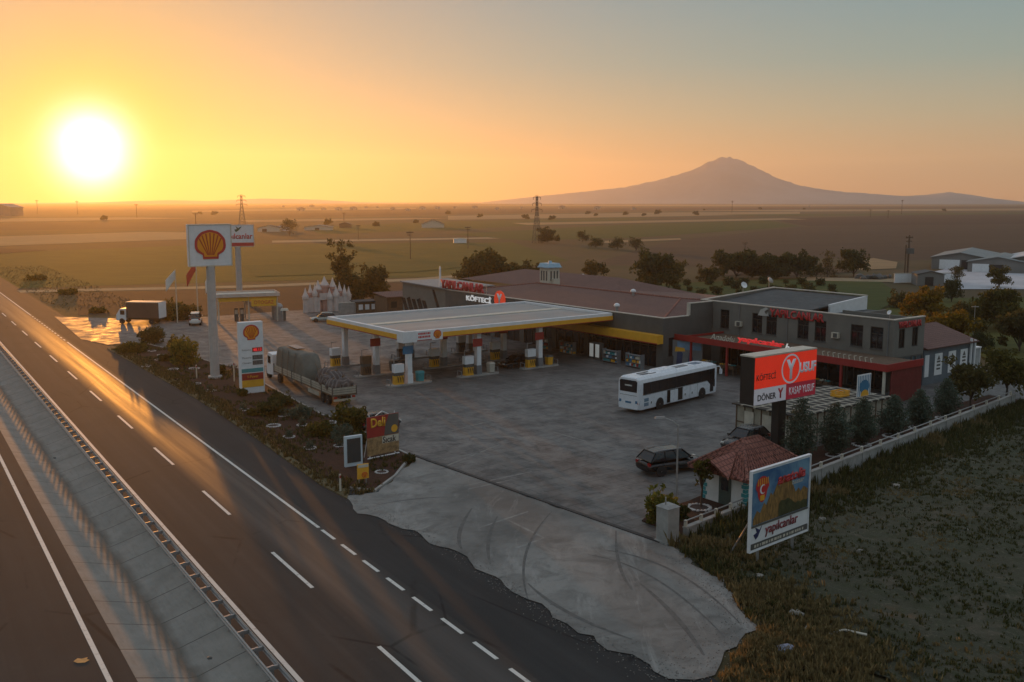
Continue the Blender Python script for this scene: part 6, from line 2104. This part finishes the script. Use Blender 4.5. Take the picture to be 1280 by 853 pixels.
SHR = [(190, 430, 2.5, 3.6, L_BR, 'round dark shrub at far end of the bed in front of the box lorry'), (231, 457, 3.6, 3.7, L_LT, 'largest bright green shrub left of the tall sign pole'),
       (224, 450, 3.0, 2.6, L_YG, 'olive shrub just behind the largest bright shrub'), (165, 441, 1.4, 4.0, L_YG, 'low olive shrub at the verge beyond the bed'), (206, 452, .9, 1.6, L_DK, 'low dark shrub between the far stone rings'),
       (440, 540, 2.6, 3.2, L_YG, 'tall olive bush at the lorry tail'), (376, 524, 1.3, 2.0, L_CON, 'grey green rounded shrub beside the lorry wheels'), (338, 520, 1.5, 2.6, L_DK, 'dark low shrub right of the price board'),
       (352, 508, 1.3, 2.4, L_DK, 'dark low shrub under the lorry side boards'), (428, 552, 1.4, 1.8, L_CON, 'grey green shrub in front of the tail bush'), (400, 545, 1.2, 2.4, L_YG, 'low olive shrub in the middle of the bed'),
       (303, 496, .7, 1.0, L_YG, 'tiny shrub at the left foot of the price board'), (275, 470, 1.2, 1.3, L_DK, 'dark shrub right behind the tall sign pole'), (827, 655, 2.2, 2.1, L_LT, 'bright bush left behind the grey gate pillar'),
       (512, 578, .5, .9, L_DK, 'low dark plant at the bed corner by the drain end'), (848, 650, 1.0, 1.3, L_DK, 'small dark bush right behind the gate pillar'), (316, 520, .6, 1.1, L_YG, 'little tuft shrub below the price board'),
       (450, 556, 1.0, 1.3, L_DK, 'dark plant between the tail bush and the notice board')]
for k, (x, y, h, wd, lm, lb) in enumerate(SHR):
    g = G(x, y)
    shrub('garden_shrub', lb, (g.x, g.y, .05), h, wd, lm, 80 + k, int(500 + 320 * wd), .15 + .02 * h, 'shrubs of the station beds')
g = G(876, 636)
broadleaf('young_tree', 'slender young tree with pale stem in white ring by guard hut', 'tree', (g.x, g.y, .1), 3.3, 1.35, L_YG, 71, 520, .45, .13)

# trees and thickets round and beyond the station: (x, base y, top y, width px, leaf, shape, label)
BG = [(428, 380, 301, 46, L_BR, 'tall', 'tallest brown green tree behind the toy castle'), (466, 380, 332, 48, L_BR, 'round', 'broad tree right of the tallest tree behind the dark low hut'),
      (446, 382, 340, 36, L_DK, 'round', 'dark tree between the two behind the toy castle'), (408, 384, 366, 26, L_DK, 'round', 'low tree just behind the castle turrets'),
      (606, 352, 321, 72, L_DK, 'round', 'widest dark tree behind the red rooftop letters'), (655, 352, 333, 50, L_BR, 'round', 'lower dark tree right of the widest dark tree'),
      (684, 304, 286, 30, L_DK, 'round', 'dark tree at the foot of the lattice pylon in the fields'), (728, 303, 289, 19, L_DK, 'round', 'leftmost small tree of the field track row right of the pylon'),
      (745, 310, 297, 22, L_DK, 'round', 'second small tree of the field track row right of the pylon'), (772, 312, 297, 22, L_DK, 'round', 'third small tree of the field track row right of the pylon'), (795, 314, 295, 20, L_DK, 'round', 'last small tree of the field track row right of the pylon'),
      (744, 347, 328, 34, L_BR, 'round', 'brown bush behind the tiled roof right of the white turret'), (818, 362, 321, 62, L_DK, 'round', 'dark tree standing behind the end of the tiled roof'), (842, 352, 328, 36, L_YG, 'round', 'olive tree right of the dark tree behind the tiled roof'),
      (920, 348, 317, 62, L_DK, 'round', 'left dark tree of the thicket behind the dark flat roof'), (958, 348, 319, 50, L_DK, 'round', 'middle dark tree of the thicket behind the dark flat roof'), (996, 348, 319, 52, L_DK, 'round', 'right dark tree of the thicket behind the dark flat roof'),
      (1034, 346, 314, 24, L_BR, 'tall', 'upright dark tree left of the dense round tree near wooden pylon'), (1067, 346, 311, 40, L_DK, 'round', 'dense round dark tree left of the wooden pylon'),
      (1153, 402, 362, 48, L_YE, 'round', 'bright yellow autumn tree behind the grey building corner'), (1184, 432, 384, 56, L_YE, 'round', 'larger yellow tree above the annex roof'), (1189, 378, 348, 26, L_DK, 'round', 'dark green tree below the red bush before warehouse'),
      (1195, 356, 331, 20, L_BR, 'round', 'small reddish tree in front of the warehouse doors'), (1249, 360, 333, 28, L_YG, 'round', 'green tree standing in the white warehouse yard'), (1245, 412, 360, 56, L_YG, 'round', 'large olive tree at the right, below the warehouse yard'),
      (1274, 440, 386, 52, L_BR, 'round', 'large brown green tree at right edge above the wall end trees'), (1208, 415, 378, 40, L_BR, 'round', 'brown tree between the yellow tree and large olive tree'), (1225, 440, 412, 30, L_DK, 'round', 'low dark tree behind the annex roof'),
      (362, 295, 273, 20, L_BR, 'round', 'single dark tree beside the far farm sheds'), (1130, 385, 368, 34, L_BR, 'round', 'low brown bush left of the bright yellow tree'),
      (1020, 346, 331, 24, L_DK, 'round', 'low tree right of the thicket behind the flat roof'), (885, 352, 336, 30, L_BR, 'round', 'low brown tree left of the thicket behind flat roof')]
for k, (x, yb, yt, wpx, lm, shp, lb) in enumerate(BG):
    g = G(x, yb)
    h = height_at(x, yb, yt)
    wd = wpx / FPX * g.length
    broadleaf('field_tree', lb, 'tree', (g.x, g.y, -.05), h, wd, lm, 200 + k, 4200 if wpx > 40 else (2400 if wpx > 24 else 1200), .1, max(.14, .04 * wd), None, .5, shp)
# garden plants in rows behind the buildings
gp = shrub('garden_plant', 'small dark plant', (0, 0, 0), 1.7, 2.1, L_DK, 500, 420, .2, 'plants of the garden plot behind the flat roof', 'plant')
rg = random.Random(77)
k = 0
for row, y in enumerate((356, 363, 370, 378)):
    for i in range(9):
        x = 838 + i * 24 + rg.uniform(-6, 6) + row * 5
        if x > 1075 or (x > 905 and y > 372):
            continue
        g = G(x, y + rg.uniform(-2, 2))
        lb = 'small dark plant in the %s row of the garden plot, %s' % (('far', 'second', 'third', 'near')[row], ('first', 'second', 'third', 'fourth', 'fifth', 'sixth', 'seventh', 'eighth', 'ninth')[i] + ' along it')
        if k == 0:
            gp.location = (g.x, g.y, -.02); gp['label'] = lb
        else:
            dup(gp, (g.x, g.y, -.02), rg.uniform(0, 6), lb, rg.uniform(.6, 1.3))
        k += 1
# hedge behind the box lorry and bushes on the bank along the far highway
HB = [(200, 400, 3.4, 6.0, L_YG, 'hedge bush right behind the box lorry'), (216, 400, 3.0, 6.0, L_YG, 'hedge bush left of the first flagpole foot'), (232, 399, 2.6, 5.5, L_BR, 'hedge bush behind the white van'),
      (46, 350, 1.2, 5, L_YG, 'bush on the bank nearest the left edge of view'), (84, 368, 1.2, 4, L_YG, 'olive bush on the bank above the exit'), (122, 391, .9, 3, L_YG, 'low bush beside the bright exit paving')]
for k, (x, y, h, wd, lm, lb) in enumerate(HB):
    g = G(x, y)
    shrub('bank_bush', lb, (g.x, g.y, -.05), h, wd, lm, 600 + k, 1100, .3, 'bushes along the bank and hedge', 'bush')

# weeds: on the verge, along the wall and over the rough field - nobody could count them
def tufts(name, spots, lm, seed):
    rg = random.Random(seed)
    vs, fs = [], []
    for p, h in spots:
        for _ in range(rg.randint(4, 7)):
            a = rg.uniform(0, 6.283); lean = rg.uniform(.1, .7) * h; wd = rg.uniform(.02, .05) + h * .05
            bx, by = p.x + rg.uniform(-.12, .12), p.y + rg.uniform(-.12, .12)
            hh = h * rg.uniform(.6, 1.2)
            o = len(vs)
            ca, sa = math.cos(a), math.sin(a)
            vs += [(bx - sa * wd, by + ca * wd, p.z - .04), (bx + sa * wd, by - ca * wd, p.z - .04), (bx + ca * lean * .5 + sa * wd * .8, by + sa * lean * .5 - ca * wd * .8, p.z + hh * .6), (bx + ca * lean, by + sa * lean, p.z + hh)]
            fs += [(o, o + 1, o + 2), (o, o + 2, o + 3)]
    o = MB().add(vs, fs).build(name, lm)
    o['kind'] = 'stuff'
    return o
L_WEED = leaf_mat('weed_mix', (.035, .042, .014), (.085, .085, .03), (.16, .13, .06))
L_DRY = leaf_mat('dry_grass', (.11, .085, .035), (.22, .165, .075), (.30, .23, .11))
rg = random.Random(31)
spots, dry = [], []
while len(spots) < 24000:
    s_, t_ = rg.uniform(-6, 46), rg.uniform(36, 108)
    d = in_field(s_, t_)
    if d < .15:
        continue
    p = ST(s_, t_)
    nz = mnoise.noise(Vector((p.x * .16, p.y * .16, 3)))
    near = max(0, 1 - (wall_s(t_) - s_) / 5) + max(0, 1 - d / 7)
    if rg.random() > .5 + nz * .9 + near * .7:
        continue
    p.z = -.02 + rough_h(p.x, p.y)
    h = rg.uniform(.07, .2) + .38 * near * rg.random()
    (dry if mnoise.noise(Vector((p.x * .3, p.y * .3, 9))) > .28 else spots).append((p, h))
tufts('field_weeds', spots, L_WEED, 1)
for x, y, r_, n in ((985, 800, 3.0, 500), (1000, 770, 2.5, 300), (985, 840, 3.5, 400), (1060, 815, 2.0, 250), (930, 810, 1.5, 150), (960, 745, 2.5, 350), (1010, 820, 4.0, 600), (920, 700, 2.0, 250)):
    c_ = G(x, y)
    for _ in range(n):
        p = Vector((c_.x + rg.gauss(0, r_ * .5), c_.y + rg.gauss(0, r_ * .5), 0)); p.z = rough_h(p.x, p.y)
        if in_field(p.dot(SU), p.dot(SV)) > .2:
            dry.append((p, rg.uniform(.15, .4)))
tufts('dry_grass', dry, L_DRY, 2)
vs_ = []
for (x0, y0), (x1, y1) in [((139, 438), (246, 499)), ((246, 499), (324, 551)), ((324, 551), (400, 606)), ((400, 606), (434, 622))]:
    a_, b_ = G(x0, y0), G(x1, y1)
    for _ in range(int((b_ - a_).length * 22)):
        p = a_.lerp(b_, rg.random()); p = p + RN * rg.uniform(.0, 2.0); p.z = .06
        vs_.append((p, rg.uniform(.12, .38)))
tufts('verge_grass', vs_, leaf_mat('verge_grass_mix', (.06, .05, .02), (.14, .11, .045), (.22, .17, .08)), 3)
vs_ = []
BEDP = [G(x, y) for x, y in BED]
def inside(p, poly):
    c = False
    for i in range(len(poly)):
        a, b_ = poly[i], poly[i - 1]
        if (a.y > p.y) != (b_.y > p.y) and p.x < (b_.x - a.x) * (p.y - a.y) / (b_.y - a.y) + a.x:
            c = not c
    return c
while len(vs_) < 1500:
    p = Vector((rg.uniform(-75, -8), rg.uniform(65, 165), .09))
    if inside(p, BEDP) and mnoise.noise(p * .25) > -.05:
        vs_.append((p, rg.uniform(.1, .35)))
tufts('bed_weeds', vs_, L_WEED, 4)
vs_ = []
for _ in range(1500):   # rough grass on the bank beyond the exit
    s_ = rg.uniform(195, 330); p = RO(s_, rg.uniform(26.8, 42)); p.z = -.05
    vs_.append((p, rg.uniform(.1, .28)))
tufts('bank_grass', vs_, L_DRY, 5)

# loose gravel spilling over the apron's ragged edges
rg = random.Random(91)
mbg = MB()
for (x0, y0), (x1, y1), n, sp in [((434, 622), (573, 691), 260, .35), ((573, 691), (677, 764), 260, .4), ((677, 764), (838, 851), 320, .5), ((942, 787), (905, 733), 420, .9), ((905, 733), (832, 679), 320, .8), ((838, 851), (942, 787), 420, 1.0)]:
    a_, b_ = G(x0, y0), G(x1, y1)
    for _ in range(n):
        p = a_.lerp(b_, rg.random()); r_ = rg.uniform(.012, .045)
        q = Vector((p.x + rg.gauss(0, sp), p.y + rg.gauss(0, sp), .02 + r_ * .2))
        vs_ = [(q.x + r_, q.y, q.z), (q.x - r_ * .4, q.y + r_, q.z), (q.x - r_, q.y - r_ * .5, q.z), (q.x + r_ * .2, q.y - r_, q.z), (q.x, q.y, q.z + r_ * .8)]
        mbg.add(vs_, [(0, 1, 4), (1, 2, 4), (2, 3, 4), (3, 0, 4)])
o = mbg.build('gravel', mat('loose_gravel', (.16, .15, .135), .9, .35, 5)); o['kind'] = 'stuff'

# stones and litter in the weeds
def rock(x, y, r_, label, m_=None):
    g = G(x, y); z = rough_h(g.x, g.y)
    t = MB().blob((0, 0, 0), (r_ * .8, r_ * .6, r_ * .4), x, .7, 2).build('boulder', m_ or mat('field_stone', (.24, .22, .19), .9, .3, 3))
    t.location = (g.x, g.y, z + r_ * .2); t.rotation_euler.z = x
    tag(t, label, 'stone', 'loose stones in the weeds')
for x, y, r_, lb in ((970, 748, .4, 'pale stone in the weeds left below the billboard'), (995, 772, .5, 'long pale stone in the weeds by the apron tip'), (1120, 612, .38, 'pale stone on the field right of the billboard'), (1208, 664, .22, 'small white stone out in the open field'),
                     (1027, 650, .3, 'stone beside the billboard right edge'), (1075, 690, .25, 'grey stone in mid field below the billboard'), (950, 725, .3, 'grey stone nearest the billboard foot'), (1010, 790, .25, 'stone among the dry orange grass')):
    rock(x, y, r_, lb)
g = G(983, 817); z = rough_h(g.x, g.y)
t = MB().blob((0, 0, .12), (.45, .3, .22), 5, .6, 2).build('litter_bag', mat('blue_grey_plastic', (.20, .22, .30), .5, .2, 3), smooth=True)
t.location = (g.x, g.y, z); tag(t, 'crumpled blue grey plastic bag lying in the dry orange grass', 'litter')
g = G(1058, 798); z = rough_h(g.x, g.y)
t = MB().path([(-.8, 0, .1), (.0, .35, .16), (.9, -.1, .12)], .06, 6).build('bent_pipe', m_offwhite)
t.location = (g.x, g.y, z); tag(t, 'pale bent pipe lying in the weeds near bottom of the field', 'pipe')
g = G(103, 826)
t = MB().prism([(-.35, -.1), (-.1, -.25), (.2, -.2), (.3, .05), (.15, .12), (.1, .3), (-.1, .15), (-.3, .2)], 0, .008).build('cardboard_scrap', mat('orange_cardboard', (.55, .27, .09), .8, .3, 4))
t.location = (g.x, g.y, .008); tag(t, 'torn orange scrap lying on the opposite carriageway', 'litter')
for k, (x, y, lb) in enumerate(((68.5, 571, 'dark small stone on the upper ditch concrete'), (262, 820, 'dark scrap low in the ditch near the view bottom'))):
    g = G(x, y)
    t = MB().blob((0, 0, 0), (.14, .1, .07), k, .5, 1).build('pebble', m_walldark); t.location = (g.x, g.y, -.1); tag(t, lb, 'stone')

# ---------------------------------------------------------------- the far plain: masts, sheds, houses
def lattice(px, yb, yt, label, wd, arms=3):
    g = G(px, yb); h = height_at(px, yb, yt)
    t = thing('lattice_pylon', label, 'pylon', (g.x, g.y, -.05), R(25))
    r_ = wd * .028
    mb = MB()
    def w_at(z):
        return wd / 2 * (1 - .78 * min(1, z / (h * .75))) if z < h * .75 else wd / 2 * .22
    lv = [h * k / 9 for k in range(10)]
    for a, b_ in zip(lv, lv[1:]):
        wa, wb = w_at(a), w_at(b_)
        cs = [(-1, -1), (1, -1), (1, 1), (-1, 1)]
        for i, (x, y) in enumerate(cs):
            x2, y2 = cs[(i + 1) % 4]
            mb.tube((x * wa, y * wa, a), (x * wb, y * wb, b_), r_, r_, 4)
            mb.tube((x * wa, y * wa, a), (x2 * wb, y2 * wb, b_), r_ * .6, r_ * .6, 4)
            mb.tube((x2 * wa, y2 * wa, a), (x * wb, y * wb, b_), r_ * .6, r_ * .6, 4)
    mb.build('tower', m_walldark, t)
    for k in range(arms):
        z = h * (.97 - .13 * k); L_ = wd * (.55 + .12 * k)
        MB().tube((-L_, 0, z), (L_, 0, z), r_ * 1.1, r_ * 1.1, 4).tube((-L_, 0, z), (0, 0, z + h * .05), r_ * .7, r_ * .7, 4).tube((L_, 0, z), (0, 0, z + h * .05), r_ * .7, r_ * .7, 4) \
            .tube((-L_, 0, z), (-L_, 0, z - h * .05), r_, r_, 4).tube((L_, 0, z), (L_, 0, z - h * .05), r_, r_, 4).build('cross_arm', m_walldark, t)
lattice(671, 304, 245, 'tall lattice pylon standing in the fields left of the volcano', 3.4)
lattice(303, 284, 244, 'lattice pylon on the plain above the second sign box', 5.0)
def pole(px, yb, yt, label, arm=1.2, r_=.14):
    g = G(px, yb); h = height_at(px, yb, yt)
    t = thing('utility_pole', label, 'pole', (g.x, g.y, -.05), R(20), 'utility poles across the plain')
    MB().tube((0, 0, 0), (0, 0, h), r_, r_ * .7, 6).build('shaft', m_wood, t)
    MB().box(-arm, arm, -.08, .08, h * .93, h * .96).box(-arm * .8, arm * .8, -.08, .08, h * .85, h * .87).build('cross_arm', m_wood, t)
    mb = MB()
    for k in (-1, -.5, .5, 1):
        mb.tube((arm * k * .9, 0, h * .96), (arm * k * .9, 0, h * .96 + .3), .07, .07, 5)
    mb.build('insulator', m_walldark, t)
    return t
t = pole(1134, 347, 294, 'thick wooden pole with transformer left of the warehouse', 1.1, .3)
MB().box(-1.0, 1.0, -.9, -.2, 6.2, 7.6).build('transformer', m_walldark, t)
MB().tube((-.9, .0, 0), (-.9, 0, 8.5), .22, .18, 6).build('second_shaft', m_wood, t)
for a in ((513, 324, 289, 'utility pole in the olive field above the restaurant wedge'), (585, 311, 283, 'utility pole in the olive field left of the lattice pylon'), (931, 320, 303, 'short utility pole in the brown field behind the thicket'),
          (448, 300, 281, 'utility pole in the olive field above the canopy corner'), (915, 266, 251, 'far pole below the volcano summit'), (1127, 268, 250, 'far pole below the right slope of the volcano'), (1088, 272, 262, 'far pole on the right plain, first of two'), (1110, 273, 263, 'far pole on the right plain, second of two'),
          (47, 268, 250, 'far pole under the setting sun, left one'), (97, 268, 251, 'far pole under the setting sun, middle one'), (171, 272, 255, 'far pole right of the setting sun'), (245, 285, 266, 'far pole just left of the square sign box'), (430, 276, 266, 'far pole above the tallest castle tree')):
    pole(*a, arm=2.0 if a[1] < 290 else 1.2, r_=.35 if a[1] < 290 else .16)
# service mast beside the yellow trees
g = G(1216, 428); t = thing('thin_mast', 'thin pale mast rising behind the annex roof', 'mast', (g.x, g.y, 0), 0)
MB().tube((0, 0, 0), (0, 0, 5.2), .06, .04, 6).build('shaft', m_steel, t); MB().box(-.5, .5, -.05, .05, 5.0, 5.1).build('cross_arm', m_steel, t)

def shed(name, label, px, py, rz, lx, ly, h, wallm, roofm, doors=(), rise=.18, cat='shed'):
    g = G(px, py)
    t = thing(name, label, cat, (g.x, g.y, -.05), rz)
    MB().yprism([(0, 0), (0, h), (ly / 2, h + ly * rise), (ly, h), (ly, 0)], 0, lx).build('wall', wallm, t) if False else None
    mb = MB()
    mb.xprism([(0, 0), (lx, 0), (lx, h), (lx / 2, h + lx * rise), (0, h)], 0, ly)
    mb.build('wall', wallm, t)
    e = lx * .03
    sl = rise
    mb = MB()
    mb.xprism([(-e, h + .01 - e * sl), (lx / 2, h + lx * rise + .02), (lx / 2, h + lx * rise + .02 + h * .05), (-e, h + h * .05)], -e, ly + e)
    mb.xprism([(lx + e, h + .01 - e * sl), (lx + e, h + h * .05), (lx / 2 + .001, h + lx * rise + .02 + h * .05), (lx / 2 + .001, h + lx * rise + .02)], -e, ly + e)
    mb.build('roof', roofm, t)
    for (a, b_, z, m_) in doors:
        MB().box(lx * a, lx * b_, -.15, -.002, .05, h * z).build('door', m_, t)
    return t
m_sheet2 = mat('grey_green_roof_sheet', (.15, .17, .17), .6, .15, .15)
m_sheetwall = mat('grey_sheet_wall', (.16, .16, .155), .7, .15, .2)
m_palesheet = mat('pale_roof_sheet', (.40, .42, .44), .6, .12, .1)
shed('warehouse', 'grey gabled warehouse with one white door and one dark opening, left one', 1164, 336, R(-30), 15, 34, 3.3, m_sheetwall, m_sheet2, ((.14, .5, .85, m_white), (.53, .93, .85, m_black)), .10, 'warehouse')
shed('warehouse', 'lower grey warehouse with white sliding door beside dark opening, middle one', 1209, 340, R(-30), 15, 26, 2.8, m_sheetwall, m_sheet2, ((.08, .36, .85, m_white), (.37, .6, .8, m_black)), .10, 'warehouse')
t = shed('warehouse', 'long pale roofed warehouse at the right edge of view', 1252, 340, R(-30), 26, 30, 3.2, m_sheetwall, m_palesheet, ((.25, .3, .9, m_offwhite),), .12, 'warehouse')
shed('small_hut', 'small grey hut with pitched roof in front of the warehouse yard', 1146, 357, R(-10), 6, 6, 2.6, m_sheetwall, m_roofdark, ((.3, .6, .8, m_black),), .12, 'hut')
t = thing('yard_wall', 'low white wall panels at the left of the warehouse yard', 'wall', tuple(G(1118, 354)), R(8))
MB().box(0, 16, 0, .3, 0, 2.2).build('wall_face', m_white, t); MB().box(-.1, 16.1, -.08, .38, 2.202, 2.35).build('coping', m_trim, t)
t = thing('rubble_pile', 'dark heap of rubble left of the small grey hut', 'rubble', tuple(G(1100, 349)), 0)
mb = MB()
rg = random.Random(8)
for k in range(24):
    mb.blob((rg.uniform(-6, 6), rg.uniform(-2, 2), rg.uniform(.1, .9)), (rg.uniform(.6, 1.4), rg.uniform(.6, 1.2), rg.uniform(.4, .9)), k, .5, 1)
mb.build('heap', m_walldark, t)
shed('farm_shed', 'dark barn with pale base alone in the fields left of centre', 527, 285, R(5), 16, 12, 2.6, m_offwhite, m_roofdark, (), .2, 'barn')
shed('farm_shed', 'pale block beside the utility pole in the olive field', 567, 304, R(5), 6, 4, 1.8, m_white, m_offwhite, (), .05, 'shed')
shed('farm_shed', 'dark roofed farm shed right of the second sign box', 322, 290, R(8), 14, 10, 2.4, m_offwhite, m_roofdark, ((.2, .4, .8, m_black),), .12, 'barn')
shed('farm_shed', 'pale farm shed between the dark one and the single tree', 341, 289, R(8), 10, 8, 2.4, m_white, m_tile, (), .12, 'barn')
shed('farm_shed', 'long pale farm shed right of the single dark tree', 380, 288, R(3), 18, 8, 2.0, m_offwhite, m_sheet2, ((.4, .55, .8, m_black),), .08, 'barn')
shed('farm_shed', 'small dark farm shed above the tallest castle tree', 424, 285, R(3), 8, 7, 2.6, m_wood, m_roofdark, (), .15, 'barn')
shed('grain_store', 'big hazy gabled store at the left edge under the sun', -14, 270, R(-10), 30, 24, 10, m_sheetwall, m_sheet2, (), .15, 'barn')
rg = random.Random(55)
hb0 = None
m_farwall = mat('village_wall', (.40, .34, .28), .8, .2, .1)
VIL = [(x, rg.uniform(258.5, 264)) for x in (352, 371, 386, 401, 419, 437, 455, 470, 489, 506, 524, 543, 566, 590, 618, 650, 700, 742, 790, 1010)]
for k, (x, y) in enumerate(VIL):
    lb = 'far village house, %s from the left in the scattered row on the plain' % ('first second third fourth fifth sixth seventh eighth ninth tenth eleventh twelfth thirteenth fourteenth fifteenth sixteenth seventeenth eighteenth nineteenth last'.split()[k])
    if hb0 is None:
        hb0 = shed('village_house', lb, x, y, R(10), 9, 7, 3.2, m_farwall, m_tile, ((.4, .55, .6, m_black),), .2, 'house')
        hb0['group'] = 'far village houses'
    else:
        g = G(x, y)
        dup(hb0, (g.x, g.y, -.05), R(rg.uniform(-30, 30)), lb, rg.uniform(.7, 1.5))
ft = broadleaf('plain_tree', 'far dark tree', 'tree', (0, 0, 0), 4.5, 8, L_DK, 900, 500, .08, .8, 'far trees dotted over the plain')
FT = [(657, 274), (690, 275), (735, 268), (745, 270), (782, 269), (805, 270), (822, 268), (870, 269), (600, 272), (560, 268), (520, 279), (470, 283), (410, 281), (1180, 264), (1005, 262), (250, 268), (268, 269), (130, 275), (880, 263), (950, 262)]
for k, (x, y) in enumerate(FT):
    g = G(x, y)
    lb = 'far dark tree, ' + ['left of the lattice pylon foot', 'right of the lattice pylon', 'below the left volcano foot', 'just right of the one below the left volcano foot', 'in the middle of the strip left of the summit', 'third in the strip left of the summit', 'last in the strip left of the summit', 'below the summit on the strip',
           'above the widest dark tree', 'above the pale block shed', 'left of the lone barn', 'above the restaurant wedge end', 'right of the long pale farm shed', 'below the right volcano foot', 'under the right slope', 'left of the square sign box, first of pair', 'left of the square sign box, second of pair', 'under the sun on the right', 'far strip just below the summit', 'far strip right of summit'][k]
    if k == 0:
        ft.location = (g.x, g.y, -.05); ft['label'] = lb
    else:
        dup(ft, (g.x, g.y, -.05), rg.uniform(0, 6), lb, rg.uniform(.6, 1.3))
